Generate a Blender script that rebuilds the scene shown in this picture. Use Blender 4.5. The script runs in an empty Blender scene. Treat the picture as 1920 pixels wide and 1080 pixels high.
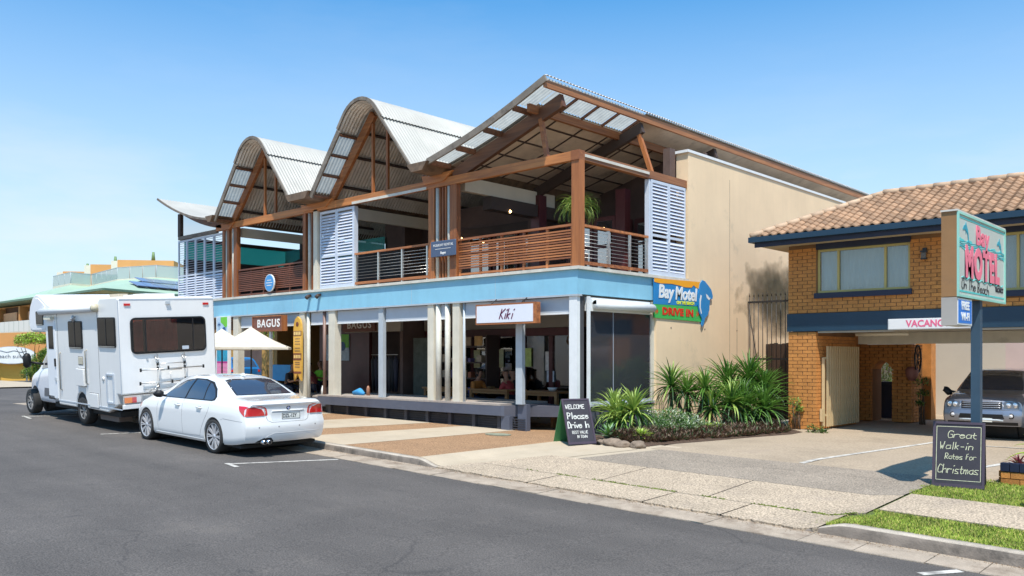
import bpy, bmesh, math, random
from mathutils import Vector, Matrix
from mathutils.bvhtree import BVHTree

rnd = random.Random(11)
scene = bpy.context.scene
col = scene.collection
R = math.radians

# ---------------------------------------------------------------- camera
cam_d = bpy.data.cameras.new('camera'); cam = bpy.data.objects.new('camera', cam_d); col.objects.link(cam)
cam.location = (0, 0, 1.85); cam.rotation_euler = (R(90), 0, R(42.872))
cam_d.sensor_width = 36; cam_d.lens = 36 * 1605 / 1920; cam_d.shift_y = 128 / 1920
cam_d.clip_start = 0.1; cam_d.clip_end = 3000
scene.camera = cam

# ---------------------------------------------------------------- sky and sun
SUN_EL, SUN_AZ = R(63), math.atan2(.30, -.30)          # azimuth measured from +Y towards +X
world = bpy.data.worlds.new('World'); scene.world = world; world.use_nodes = True
wn = world.node_tree; wn.nodes.clear()
def WN(t, **k):
    n = wn.nodes.new(t)
    for a, v in k.items(): setattr(n, a, v)
    return n
sky = WN('ShaderNodeTexSky', sky_type='NISHITA', sun_disc=False, sun_elevation=SUN_EL, sun_rotation=SUN_AZ, air_density=1.0, dust_density=0.6, ozone_density=1.6)
bg = WN('ShaderNodeBackground'); bg.inputs['Strength'].default_value = 0.12
wo = WN('ShaderNodeOutputWorld')
tc = WN('ShaderNodeTexCoord')
mp = WN('ShaderNodeMapping'); mp.inputs['Scale'].default_value = (1.0, 1.0, 4.2)
nz = WN('ShaderNodeTexNoise'); nz.inputs['Scale'].default_value = 2.3; nz.inputs['Detail'].default_value = 7; nz.inputs['Roughness'].default_value = .58
cr = WN('ShaderNodeValToRGB'); cr.color_ramp.elements[0].position = .48; cr.color_ramp.elements[1].position = .66
sx = WN('ShaderNodeSeparateXYZ')
lowr = WN('ShaderNodeMapRange'); lowr.inputs[1].default_value = .0; lowr.inputs[2].default_value = .26; lowr.inputs[3].default_value = .85; lowr.inputs[4].default_value = .06
mul = WN('ShaderNodeMath', operation='MULTIPLY')
hz = WN('ShaderNodeMapRange'); hz.inputs[1].default_value = .0; hz.inputs[2].default_value = .40; hz.inputs[3].default_value = .95; hz.inputs[4].default_value = .0
mx = WN('ShaderNodeMath', operation='MAXIMUM')
tint = WN('ShaderNodeMix', data_type='RGBA', blend_type='MULTIPLY'); tint.inputs[0].default_value = 1.0; tint.inputs[7].default_value = (.33, .87, 1.12, 1)
mix = WN('ShaderNodeMix', data_type='RGBA'); mix.inputs[7].default_value = (4.35, 4.6, 4.7, 1)
L = wn.links.new
L(tc.outputs['Generated'], mp.inputs[0]); L(mp.outputs[0], nz.inputs['Vector']); L(nz.outputs[0], cr.inputs[0])
L(tc.outputs['Generated'], sx.inputs[0]); L(sx.outputs[2], lowr.inputs[0]); L(sx.outputs[2], hz.inputs[0])
L(cr.outputs[0], mul.inputs[0]); L(lowr.outputs[0], mul.inputs[1]); L(hz.outputs[0], mx.inputs[0]); mx.inputs[1].default_value = 0
L(sky.outputs[0], tint.inputs[6]); L(tint.outputs[2], mix.inputs[6]); L(mx.outputs[0], mix.inputs[0]); cloud = WN('ShaderNodeMix', data_type='RGBA'); cloud.inputs[7].default_value = (4.75, 4.8, 4.85, 1); L(mul.outputs[0], cloud.inputs[0]); L(mix.outputs[2], cloud.inputs[6]); L(cloud.outputs[2], bg.inputs[0]); L(bg.outputs[0], wo.inputs[0])
sun_d = bpy.data.lights.new('sun', 'SUN'); sun = bpy.data.objects.new('sun', sun_d); col.objects.link(sun)
sun_d.energy = 3.6; sun_d.angle = R(.6); sun_d.color = (1, .95, .87)
sv = Vector((math.sin(SUN_AZ) * math.cos(SUN_EL), math.cos(SUN_AZ) * math.cos(SUN_EL), math.sin(SUN_EL)))
sun.rotation_euler = sv.to_track_quat('Z', 'Y').to_euler()
scene.view_settings.view_transform = 'Standard'; scene.view_settings.look = 'None'
scene.view_settings.exposure = 0.75; scene.view_settings.gamma = 1; scene.view_settings.use_curve_mapping = False
scene.cycles.max_bounces = 8; scene.cycles.transparent_max_bounces = 16

# ---------------------------------------------------------------- materials
MATS = {}
def M(name, c, rough=.7, metal=0, var=.12, vs=2.0, bump=0, bs=40, coat=0, rand=0, spec=.5, stain=None, fine=0, fs=120, streak=0):
    """principled colour with broad variation, optional fine speckle, stain colour, relief and per-object variation"""
    if name in MATS: return MATS[name]
    m = bpy.data.materials.new(name); m.use_nodes = True; MATS[name] = m
    nt = m.node_tree; b = nt.nodes['Principled BSDF']; l = nt.links.new
    def N(t, **k):
        n = nt.nodes.new(t)
        for a, v in k.items(): setattr(n, a, v)
        return n
    b.inputs['Roughness'].default_value = rough; b.inputs['Metallic'].default_value = metal
    b.inputs['Coat Weight'].default_value = coat; b.inputs['Coat Roughness'].default_value = .04; b.inputs['Specular IOR Level'].default_value = spec
    t = N('ShaderNodeTexCoord')
    n1 = N('ShaderNodeTexNoise'); n1.inputs['Scale'].default_value = vs; n1.inputs['Detail'].default_value = 6; n1.inputs['Roughness'].default_value = .65
    l(t.outputs['Object'], n1.inputs['Vector'])
    r = N('ShaderNodeMapRange'); r.inputs[1].default_value = .3; r.inputs[2].default_value = .7; r.inputs[3].default_value = 1 - var; r.inputs[4].default_value = 1 + var
    l(n1.outputs[0], r.inputs[0])
    last = r.outputs[0]
    if fine:
        n2 = N('ShaderNodeTexNoise'); n2.inputs['Scale'].default_value = fs; n2.inputs['Detail'].default_value = 2
        l(t.outputs['Object'], n2.inputs['Vector'])
        r2 = N('ShaderNodeMapRange'); r2.inputs[1].default_value = .35; r2.inputs[2].default_value = .65; r2.inputs[3].default_value = 1 - fine; r2.inputs[4].default_value = 1 + fine
        l(n2.outputs[0], r2.inputs[0]); mm = N('ShaderNodeMath', operation='MULTIPLY'); l(last, mm.inputs[0]); l(r2.outputs[0], mm.inputs[1]); last = mm.outputs[0]
    if streak:
        mp_ = N('ShaderNodeMapping'); mp_.inputs['Scale'].default_value = (5, 5, .35); n5 = N('ShaderNodeTexNoise'); n5.inputs['Scale'].default_value = 1.0; n5.inputs['Detail'].default_value = 8; n5.inputs['Roughness'].default_value = .7
        l(t.outputs['Object'], mp_.inputs[0]); l(mp_.outputs[0], n5.inputs['Vector'])
        r5 = N('ShaderNodeMapRange'); r5.inputs[1].default_value = .45; r5.inputs[2].default_value = .78; r5.inputs[3].default_value = 1; r5.inputs[4].default_value = 1 - streak
        l(n5.outputs[0], r5.inputs[0]); mm = N('ShaderNodeMath', operation='MULTIPLY'); l(last, mm.inputs[0]); l(r5.outputs[0], mm.inputs[1]); last = mm.outputs[0]
    if rand:
        oi = N('ShaderNodeObjectInfo'); r3 = N('ShaderNodeMapRange'); r3.inputs[3].default_value = 1 - rand; r3.inputs[4].default_value = 1 + rand
        l(oi.outputs['Random'], r3.inputs[0]); mm = N('ShaderNodeMath', operation='MULTIPLY'); l(last, mm.inputs[0]); l(r3.outputs[0], mm.inputs[1]); last = mm.outputs[0]
    vm = N('ShaderNodeVectorMath', operation='SCALE'); vm.inputs[0].default_value = c[:3]; l(last, vm.inputs['Scale'])
    cc = vm.outputs[0]
    if stain:
        n4 = N('ShaderNodeTexNoise'); n4.inputs['Scale'].default_value = stain[1]; n4.inputs['Detail'].default_value = 8; n4.inputs['Roughness'].default_value = .7
        l(t.outputs['Object'], n4.inputs['Vector'])
        r4 = N('ShaderNodeMapRange'); r4.inputs[1].default_value = stain[2]; r4.inputs[2].default_value = stain[2] + .16; r4.inputs[3].default_value = 0; r4.inputs[4].default_value = stain[3]
        l(n4.outputs[0], r4.inputs[0]); mm = N('ShaderNodeMix', data_type='RGBA'); l(r4.outputs[0], mm.inputs[0]); l(cc, mm.inputs[6]); mm.inputs[7].default_value = (*stain[0], 1); cc = mm.outputs[2]
    l(cc, b.inputs['Base Color'])
    if bump:
        n3 = N('ShaderNodeTexNoise'); n3.inputs['Scale'].default_value = bs; n3.inputs['Detail'].default_value = 4
        l(t.outputs['Object'], n3.inputs['Vector']); bp = N('ShaderNodeBump'); bp.inputs['Strength'].default_value = bump; bp.inputs['Distance'].default_value = .02
        l(n3.outputs[0], bp.inputs['Height']); l(bp.outputs[0], b.inputs['Normal'])
    return m
def wood(name, c, c2, rough=.55, axis=0, scale=14):
    if name in MATS: return MATS[name]
    m = bpy.data.materials.new(name); m.use_nodes = True; MATS[name] = m
    nt = m.node_tree; b = nt.nodes['Principled BSDF']; l = nt.links.new; b.inputs['Roughness'].default_value = rough
    t = nt.nodes.new('ShaderNodeTexCoord'); mpn = nt.nodes.new('ShaderNodeMapping'); s = [scale] * 3; s[axis] = scale * .06; mpn.inputs['Scale'].default_value = s
    n = nt.nodes.new('ShaderNodeTexNoise'); n.inputs['Detail'].default_value = 6; n.inputs['Scale'].default_value = 1.0; n.inputs['Distortion'].default_value = .6
    oi = nt.nodes.new('ShaderNodeObjectInfo'); ad = nt.nodes.new('ShaderNodeMath'); ad.operation = 'MULTIPLY_ADD'; ad.inputs[1].default_value = .35; 
    mixn = nt.nodes.new('ShaderNodeMix'); mixn.data_type = 'RGBA'; mixn.inputs[6].default_value = (*c, 1); mixn.inputs[7].default_value = (*c2, 1)
    r = nt.nodes.new('ShaderNodeMapRange'); r.inputs[1].default_value = .42; r.inputs[2].default_value = .88
    l(t.outputs['Object'], mpn.inputs[0]); l(mpn.outputs[0], n.inputs['Vector']); l(oi.outputs['Random'], ad.inputs[0]); l(n.outputs[0], ad.inputs[2]); l(ad.outputs[0], r.inputs[0])
    l(r.outputs[0], mixn.inputs[0]); l(mixn.outputs[2], b.inputs['Base Color'])
    return m
def glass(name, tint=(1, 1, 1), ior=1.5, rough=.0, base=0.04, haze=0):
    """thin pane: tinted see-through plus fresnel reflection"""
    if name in MATS: return MATS[name]
    m = bpy.data.materials.new(name); m.use_nodes = True; MATS[name] = m
    nt = m.node_tree; nt.nodes.clear(); l = nt.links.new
    o = nt.nodes.new('ShaderNodeOutputMaterial'); tr = nt.nodes.new('ShaderNodeBsdfTransparent'); tr.inputs[0].default_value = (*tint, 1)
    g = nt.nodes.new('ShaderNodeBsdfGlossy'); g.inputs['Roughness'].default_value = rough
    f = nt.nodes.new('ShaderNodeFresnel'); f.inputs[0].default_value = ior; mx_ = nt.nodes.new('ShaderNodeMixShader')
    ad = nt.nodes.new('ShaderNodeMath'); ad.operation = 'MULTIPLY_ADD'; ad.inputs[1].default_value = 1.4; ad.inputs[2].default_value = base; ad.use_clamp = True
    l(f.outputs[0], ad.inputs[0]); l(ad.outputs[0], mx_.inputs[0]); l(g.outputs[0], mx_.inputs[2])
    if haze:
        d = nt.nodes.new('ShaderNodeBsdfDiffuse'); d.inputs[0].default_value = (.55, .57, .66, 1); m2 = nt.nodes.new('ShaderNodeMixShader'); m2.inputs[0].default_value = haze
        l(tr.outputs[0], m2.inputs[1]); l(d.outputs[0], m2.inputs[2]); l(m2.outputs[0], mx_.inputs[1])
    else: l(tr.outputs[0], mx_.inputs[1])
    l(mx_.outputs[0], o.inputs[0])
    return m
def translucent(name, c, rough=.5, amt=.5):
    if name in MATS: return MATS[name]
    m = bpy.data.materials.new(name); m.use_nodes = True; MATS[name] = m
    nt = m.node_tree; l = nt.links.new; b = nt.nodes['Principled BSDF']; o = nt.nodes['Material Output']
    b.inputs['Roughness'].default_value = rough
    t = nt.nodes.new('ShaderNodeBsdfTranslucent'); mm = nt.nodes.new('ShaderNodeMixShader'); mm.inputs[0].default_value = amt
    tcn = nt.nodes.new('ShaderNodeTexCoord'); n = nt.nodes.new('ShaderNodeTexNoise'); n.inputs['Scale'].default_value = 5; n.inputs['Detail'].default_value = 5
    r = nt.nodes.new('ShaderNodeMapRange'); r.inputs[3].default_value = .7; r.inputs[4].default_value = 1.25
    v = nt.nodes.new('ShaderNodeVectorMath'); v.operation = 'SCALE'; v.inputs[0].default_value = c
    l(tcn.outputs['Object'], n.inputs['Vector']); l(n.outputs[0], r.inputs[0]); l(r.outputs[0], v.inputs['Scale']); l(v.outputs[0], b.inputs['Base Color']); l(v.outputs[0], t.inputs[0])
    l(b.outputs[0], mm.inputs[1]); l(t.outputs[0], mm.inputs[2]); l(mm.outputs[0], o.inputs[0])
    return m
def emit(name, c, s):
    if name in MATS: return MATS[name]
    m = bpy.data.materials.new(name); m.use_nodes = True; MATS[name] = m
    b = m.node_tree.nodes['Principled BSDF']; b.inputs['Base Color'].default_value = (*c, 1); b.inputs['Emission Color'].default_value = (*c, 1); b.inputs['Emission Strength'].default_value = s
    return m

# ---------------------------------------------------------------- object helpers
LOCAL = set()
def org(p):
    v = Vector((0, 0, 0))
    while p is not None:
        if p.name in LOCAL: break
        v += p.location; p = p.parent
    return v
def thing(name, label, cat, loc=(0, 0, 0), rot=None, group=None):
    o = bpy.data.objects.new(name, None); col.objects.link(o); o.location = loc; o.empty_display_size = .2
    if rot is not None: o.rotation_euler = rot; LOCAL.add(o.name)
    o['label'] = label; o['category'] = cat
    if group: o['group'] = group
    return o
def tag(o, label=None, cat=None, group=None, kind=None):
    if label: o['label'] = label
    if cat: o['category'] = cat
    if group: o['group'] = group
    if kind: o['kind'] = kind
    return o
class MB:
    """collects faces and links them as one mesh object"""
    def __init__(s): s.v = []; s.f = []; s.m = []; s.mats = []; s.cur = 0; s.sm = []
    def mat(s, m):
        if m not in s.mats: s.mats.append(m)
        s.cur = s.mats.index(m); return s
    def add(s, vs, fs, smooth=False):
        n = len(s.v); s.v += [tuple(v) for v in vs]
        for f in fs: s.f.append(tuple(i + n for i in f)); s.m.append(s.cur); s.sm.append(smooth)
        return s
    def box(s, x0, x1, y0, y1, z0, z1, tf=None):
        vs = [Vector((x, y, z)) for z in (z0, z1) for y in (y0, y1) for x in (x0, x1)]
        if tf is not None: vs = [tf @ v for v in vs]
        return s.add(vs, [(0, 2, 3, 1), (4, 5, 7, 6), (0, 1, 5, 4), (2, 6, 7, 3), (0, 4, 6, 2), (1, 3, 7, 5)])
    def beam(s, a, b, w, h, up=(0, 0, 1)):
        a = Vector(a); b = Vector(b); d = (b - a).normalized(); u = Vector(up)
        sd = d.cross(u).normalized() * (w / 2); uu = sd.normalized().cross(d).normalized() * (h / 2)
        vs = [p + i * sd + j * uu for p in (a, b) for i, j in ((-1, -1), (1, -1), (1, 1), (-1, 1))]
        return s.add(vs, [(3, 2, 1, 0), (4, 5, 6, 7), (0, 1, 5, 4), (1, 2, 6, 5), (2, 3, 7, 6), (3, 0, 4, 7)])
    def tube(s, pts, r, n=8, cap=True):
        pts = [Vector(p) for p in pts]; k = len(pts); rr = r if isinstance(r, (list, tuple)) else [r] * k
        ref = Vector((0, 0, 1)); vs = []
        for i, p in enumerate(pts):
            d = (pts[min(i + 1, k - 1)] - pts[max(i - 1, 0)]).normalized()
            a = d.cross(ref if abs(d.z) < .9 else Vector((1, 0, 0))).normalized(); b = d.cross(a)
            for j in range(n):
                t = 2 * math.pi * j / n; vs.append(p + (a * math.cos(t) + b * math.sin(t)) * rr[i])
        fs = [(i * n + j, i * n + (j + 1) % n, (i + 1) * n + (j + 1) % n, (i + 1) * n + j) for i in range(k - 1) for j in range(n)]
        if cap: fs += [tuple(range(n))[::-1], tuple((k - 1) * n + j for j in range(n))]
        return s.add(vs, fs, True)
    def cyl(s, a, b, r, n=16, r2=None): return s.tube([a, b], [r, r if r2 is None else r2], n)
    def prism(s, poly, o, u, v, d):
        """polygon in the plane (u, v) at o, extruded by vector d"""
        o, u, v, d = map(Vector, (o, u, v, d)); n = len(poly)
        vs = [o + u * p[0] + v * p[1] for p in poly]; vs += [q + d for q in vs]
        return s.add(vs, [tuple(range(n))[::-1], tuple(range(n, 2 * n))] + [(i, (i + 1) % n, n + (i + 1) % n, n + i) for i in range(n)])
    def build(s, name, mat=None, parent=None, smooth=None, local=False):
        me = bpy.data.meshes.new(name)
        off = Vector((0, 0, 0)) if local else org(parent)
        me.from_pydata([(v[0] - off.x, v[1] - off.y, v[2] - off.z) for v in s.v], [], s.f)
        ms = s.mats if s.mats else [mat]
        for m in ms: me.materials.append(m)
        if s.mats: me.polygons.foreach_set('material_index', s.m)
        me.polygons.foreach_set('use_smooth', [bool(x) if smooth is None else smooth for x in s.sm])
        me.update()
        o = bpy.data.objects.new(name, me); col.objects.link(o)
        if parent is not None: o.parent = parent
        return o
def bx(name, x0, x1, y0, y1, z0, z1, mat, parent=None):
    return MB().box(min(x0, x1), max(x0, x1), min(y0, y1), max(y0, y1), min(z0, z1), max(z0, z1)).build(name, mat, parent)
CACHE = {}
def piece(name, size, loc, mat, parent=None, rot=None, bev=0.0):
    """box piece sharing its mesh with alike pieces; loc = world centre"""
    k = (tuple(round(a, 3) for a in size), mat.name, bev)
    if k not in CACHE:
        bm = bmesh.new(); bmesh.ops.create_cube(bm, size=1)
        for v in bm.verts: v.co = Vector((v.co.x * size[0], v.co.y * size[1], v.co.z * size[2]))
        if bev: bmesh.ops.bevel(bm, geom=bm.edges[:], offset=bev, segments=1, affect='EDGES')
        me = bpy.data.meshes.new(name); bm.to_mesh(me); bm.free(); me.materials.append(mat); CACHE[k] = me
    o = bpy.data.objects.new(name, CACHE[k]); col.objects.link(o); o.parent = parent
    o.location = Vector(loc) - org(parent)
    if rot: o.rotation_euler = rot
    return o
def inst(name, me, loc, parent=None, rot=None, scale=None):
    o = bpy.data.objects.new(name, me); col.objects.link(o); o.parent = parent; o.location = Vector(loc) - org(parent)
    if rot: o.rotation_euler = rot
    if scale: o.scale = scale
    return o
def text(s, size, parent, mat, o, u, v, align='CENTER', bold=0, depth=.004, shear=0, name='lettering', sx=1.0, spacing=1.0):
    """flat lettering: o = anchor, u = reading direction, v = up, in the parent's space"""
    cu = bpy.data.curves.new('t', 'FONT'); cu.body = s; cu.size = size; cu.align_x = align; cu.align_y = 'CENTER'; cu.offset = bold; cu.extrude = depth; cu.shear = shear; cu.space_character = spacing
    cu.resolution_u = 3
    to = bpy.data.objects.new('t', cu); col.objects.link(to)
    me = bpy.data.meshes.new_from_object(to); bpy.data.objects.remove(to)
    u = Vector(u).normalized(); v = Vector(v).normalized(); w = u.cross(v); oo = Vector(o) - org(parent)
    me.transform(Matrix(((u.x * sx, v.x, w.x, oo.x), (u.y * sx, v.y, w.y, oo.y), (u.z * sx, v.z, w.z, oo.z), (0, 0, 0, 1))))
    me.materials.clear(); me.materials.append(mat)
    ob = bpy.data.objects.new(name, me); col.objects.link(ob); ob.parent = parent
    return ob
GLY = {  # one-stroke letters, digit pairs on a 0-6 grid, baseline 2, x-height 5, cap 8
 'G': ['47280603122334443424'], 'W': ['0802', ], 'r': ['1512', '14354544'[:8]], 'e': ['0444352504031232430'[:18]], 'a': ['45251504031222334', ], 't': ['1713223', '0535'],
}
GLY = {
 'A': ['022842', '1434'], 'B': ['0208', '08283736250525343322'+'02'], 'C': ['4738180603123243'], 'D': ['0208', '08284643220'+'2'], 'E': ['48080242', '0535'], 'G': ['4738180603123243'+'4525'],
 'H': ['0802', '4842', '0545'], 'I': ['2822'], 'K': ['0802', '480542'], 'L': ['080242'], 'M': ['0208254842'], 'N': ['02084248'], 'O': ['1806031232434638'+'18'], 'P': ['0208284735'+'05'], 'R': ['02082847350542'],
 'S': ['4738180705354332'+'1203'], 'T': ['0848', '2822'], 'U': ['08031232'+'4348'], 'V': ['082248'], 'W': ['0812253248'], 'Y': ['082548', '2522'],
 'a': ['453515040312324345', '4542'], 'b': ['0802', '0515354443'+'3212'], 'c': ['4515040312'+'42'], 'd': ['4842', '4515040312'+'42'], 'e': ['044435150403123243'], 'f': ['3828171202'[:8], '0535'], 'h': ['0802', '04153544'+'42'], 'i': ['1512', '1717'],
 'k': ['0802', '350432'], 'l': ['1812'], 'm': ['0502', '041524', '2422', '24354442'], 'n': ['0502', '04153544'+'42'], 'o': ['150403123243'+'443515'], 'r': ['0502', '04153545'], 's': ['4515043342'+'02'], 't': ['171322'+'32', '0535'],
 'u': ['0503123243', '4542'], 'v': ['052245'], 'y': ['051343', '454130'+'10'], '-': ['0434'], 'p': ['0500', '051535444332'+'12'],
}
def chalk(s, h, parent, mat, o, u, v, w=.012, slant=.12, jit=.25, adv=5.2, name='lettering', depth=.004, squash=.8, align='L'):
    """handwritten lettering drawn as thin ribbons with thickness; h = cap height"""
    rr = random.Random(s); k = h / 6.0; mb = MB(); u = Vector(u).normalized(); v = Vector(v).normalized(); nrm = u.cross(v); x = 0
    wid = {'i': 3, 'l': 3, 'I': 3, ' ': 3.4, 't': 4.4, 'r': 4.8, 'm': 5.6, '-': 4.4, 'W': 5.8, 'M': 5.8}
    total = sum(wid.get(c, adv) for c in s) * k * squash
    x0 = -total / 2 if align == 'C' else 0
    for c in s:
        for st in GLY.get(c, []):
            pts = []
            for i in range(0, len(st) - 1, 2):
                a = int(st[i]) + rr.uniform(-jit, jit); b = int(st[i + 1]) - 2 + rr.uniform(-jit, jit)
                pts.append((x0 + (x + a) * k * squash + b * k * slant, b * k))
            if len(pts) == 2 and abs(pts[0][0] - pts[1][0]) + abs(pts[0][1] - pts[1][1]) < k * .9: pts[1] = (pts[0][0] + k * .7, pts[0][1] + k * .5)
            for p, q in zip(pts, pts[1:]):
                a = Vector(o) + u * p[0] + v * p[1]; b = Vector(o) + u * q[0] + v * q[1]; d = (b - a)
                if d.length < 1e-5: continue
                d.normalize(); sd = d.cross(nrm) * (w / 2); a = a - d * w * .3; b = b + d * w * .3
                vs = [a - sd, a + sd, b + sd, b - sd]; vs += [p_ + nrm * depth for p_ in vs]
                mb.add(vs, [(4, 5, 6, 7), (0, 1, 5, 4), (1, 2, 6, 5), (2, 3, 7, 6), (3, 0, 4, 7)])
        x += wid.get(c, adv)
    return mb.build(name, mat, parent)

# ---------------------------------------------------------------- lie of the land
KY = 9.93
def sm(t): t = max(0., min(1., t)); return t * t * (3 - 2 * t)
def zr(X): return max(-.375, min(.30, .025 * (-X - 15)))
def zbk(X): return max(-.0, min(.36, .01 * (-X - 15) + .16))
def kerb_h(X):
    if X < -11.5: return .13
    if X > -3.9: return .155
    if X < -11.0: return .13 - .10 * sm((X + 11.5) / .5)
    if X > -4.5: return .03 + .125 * sm((X + 4.5) / .6)
    return .03
def zs(X, Y):
    t = max(0., min(1., (Y - KY) / 4.4)); k = zr(X) + kerb_h(X)
    return k * (1 - t) + zbk(X) * t
def quad(mb, p, dz, n=10, m=10, f=zs, under=0):
    """patch over four ground corners (x, y), following the ground at height dz"""
    vs = []
    for j in range(m + 1):
        for i in range(n + 1):
            a = i / n; b = j / m
            X = (p[0][0] * (1 - a) + p[1][0] * a) * (1 - b) + (p[3][0] * (1 - a) + p[2][0] * a) * b
            Y = (p[0][1] * (1 - a) + p[1][1] * a) * (1 - b) + (p[3][1] * (1 - a) + p[2][1] * a) * b
            vs.append((X, Y, f(X, Y) + dz))
    fs = [(j * (n + 1) + i, j * (n + 1) + i + 1, (j + 1) * (n + 1) + i + 1, (j + 1) * (n + 1) + i) for j in range(m) for i in range(n)]
    mb.add(vs, fs); return mb
# ================================================================= GROUND
m_asph = M('asphalt', (.094, .082, .073), .86, var=.18, vs=.45, bump=.4, bs=90, fine=.38, fs=60, stain=((.135, .115, .095), .9, .60, .5))
def asphalt_wear(m):
    nt = m.node_tree; b = nt.nodes['Principled BSDF']; l = nt.links.new; src = b.inputs['Base Color'].links[0].from_socket
    t = nt.nodes.new('ShaderNodeTexCoord')
    def N(ty, **k):
        n = nt.nodes.new(ty)
        for a, v in k.items(): setattr(n, a, v)
        return n
    # fine wandering cracks, broken up so they come and go
    dn = N('ShaderNodeTexNoise'); dn.inputs['Scale'].default_value = 1.3; dn.inputs['Detail'].default_value = 6
    av = N('ShaderNodeVectorMath', operation='MULTIPLY_ADD'); av.inputs[1].default_value = (.9, .9, 0); l(t.outputs['Object'], dn.inputs['Vector']); l(dn.outputs[1], av.inputs[0]); l(t.outputs['Object'], av.inputs[2])
    vo = N('ShaderNodeTexVoronoi', feature='DISTANCE_TO_EDGE'); vo.inputs['Scale'].default_value = .42; l(av.outputs[0], vo.inputs['Vector'])
    r1 = N('ShaderNodeMapRange'); r1.inputs[1].default_value = .0; r1.inputs[2].default_value = .010; r1.inputs[3].default_value = .45; r1.inputs[4].default_value = 0; l(vo.outputs[0], r1.inputs[0])
    mk = N('ShaderNodeTexNoise'); mk.inputs['Scale'].default_value = .35; l(t.outputs['Object'], mk.inputs['Vector']); r2 = N('ShaderNodeMapRange'); r2.inputs[1].default_value = .50; r2.inputs[2].default_value = .60; l(mk.outputs[0], r2.inputs[0])
    mu = N('ShaderNodeMath', operation='MULTIPLY'); l(r1.outputs[0], mu.inputs[0]); l(r2.outputs[0], mu.inputs[1])
    m1 = N('ShaderNodeMix', data_type='RGBA'); l(mu.outputs[0], m1.inputs[0]); l(src, m1.inputs[6]); m1.inputs[7].default_value = (.03, .027, .026, 1)
    # long lengthwise wear from tyres and resurfacing
    mp = N('ShaderNodeMapping'); mp.inputs['Scale'].default_value = (.10, 1.1, 1); sn = N('ShaderNodeTexNoise'); sn.inputs['Scale'].default_value = 1; sn.inputs['Detail'].default_value = 5
    l(t.outputs['Object'], mp.inputs[0]); l(mp.outputs[0], sn.inputs['Vector']); r3 = N('ShaderNodeMapRange'); r3.inputs[1].default_value = .3; r3.inputs[2].default_value = .7; r3.inputs[3].default_value = .84; r3.inputs[4].default_value = 1.16; l(sn.outputs[0], r3.inputs[0])
    vs_ = N('ShaderNodeVectorMath', operation='SCALE'); l(m1.outputs[2], vs_.inputs[0]); l(r3.outputs[0], vs_.inputs['Scale'])
    # scattered oil drips
    sp = N('ShaderNodeTexVoronoi'); sp.inputs['Scale'].default_value = 1.5; l(av.outputs[0], sp.inputs['Vector']); r4 = N('ShaderNodeMapRange'); r4.inputs[1].default_value = .04; r4.inputs[2].default_value = .11; r4.inputs[3].default_value = .45; r4.inputs[4].default_value = 0; l(sp.outputs[0], r4.inputs[0])
    m2 = N('ShaderNodeMix', data_type='RGBA'); l(r4.outputs[0], m2.inputs[0]); l(vs_.outputs[0], m2.inputs[6]); m2.inputs[7].default_value = (.04, .037, .036, 1); l(m2.outputs[2], b.inputs['Base Color'])
asphalt_wear(m_asph)
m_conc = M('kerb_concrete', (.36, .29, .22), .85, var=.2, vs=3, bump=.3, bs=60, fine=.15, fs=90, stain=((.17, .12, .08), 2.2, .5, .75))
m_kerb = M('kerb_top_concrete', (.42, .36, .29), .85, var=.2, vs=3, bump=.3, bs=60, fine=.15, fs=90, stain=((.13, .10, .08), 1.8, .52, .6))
m_tan = M('tan_exposed_paving', (.30, .175, .09), .85, var=.12, vs=1.5, bump=.3, bs=70, fine=.45, fs=45)
m_cream = M('cream_paving', (.44, .36, .26), .85, var=.10, vs=1.2, bump=.15, bs=90, fine=.08, fs=80, stain=((.38, .28, .18), .9, .55, .5))
m_agg = M('exposed_aggregate', (.40, .315, .225), .85, var=.12, vs=1.0, bump=.5, bs=50, fine=.46, fs=42, stain=((.26, .21, .17), 1.1, .55, .5))
m_agg_dk = M('grey_aggregate', (.265, .218, .168), .85, var=.14, vs=1.0, bump=.5, bs=50, fine=.40, fs=42)
m_lot = M('parking_concrete', (.35, .275, .195), .85, var=.16, vs=.7, bump=.15, bs=60, fine=.16, fs=30, stain=((.27, .21, .16), .7, .53, .6))
m_kface = M('kerb_face_shade_weathered', (.20, .165, .135), .9, var=.3, vs=4, bump=.3, bs=60, stain=((.07, .06, .05), 2.5, .48, .8))  # darker than the kerb top: shade put into the colour, plus weathered stains
m_white = M('road_paint', (.50, .47, .42), .8, var=.25, vs=6, fine=.2, fs=40, stain=((.16, .145, .13), 5, .50, .8))
m_soil = M('garden_soil', (.075, .045, .028), .95, var=.3, vs=8, bump=.8, bs=30, fine=.4, fs=60)
m_grassbase = M('grass_soil', (.085, .115, .02), .95, var=.3, vs=5, fine=.3, fs=60)
m_moss = M('moss', (.15, .19, .03), .95, var=.4, vs=9)
m_dark = M('crack_dark', (.035, .028, .022), .95, var=.3, vs=9)
m_terr = M('terrain', (.30, .26, .20), .95, var=.2, vs=.05)

def struct(o): o['kind'] = 'structure'; return o
g = MB(); g.add([(-1500, -1500, -.62), (1500, -1500, -.62), (1500, 1500, -.62), (-1500, 1500, -.62)], [(0, 1, 2, 3)]); struct(g.build('ground', m_terr))
fr = lambda X, Y: zr(X)
g = MB(); quad(g, [(-90, -14), (-28, -14), (-28, 9.42), (-90, 9.42)], 0, 12, 6, fr); quad(g, [(-28, -14), (16, -14), (16, 9.42), (-28, 9.42)], 0, 88, 20, fr)
quad(g, [(-60, 9.42), (-31, 9.42), (-31, 60), (-60, 60)], -.002, 12, 8, fr)       # side street at the far left
struct(g.build('road', m_asph))
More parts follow.
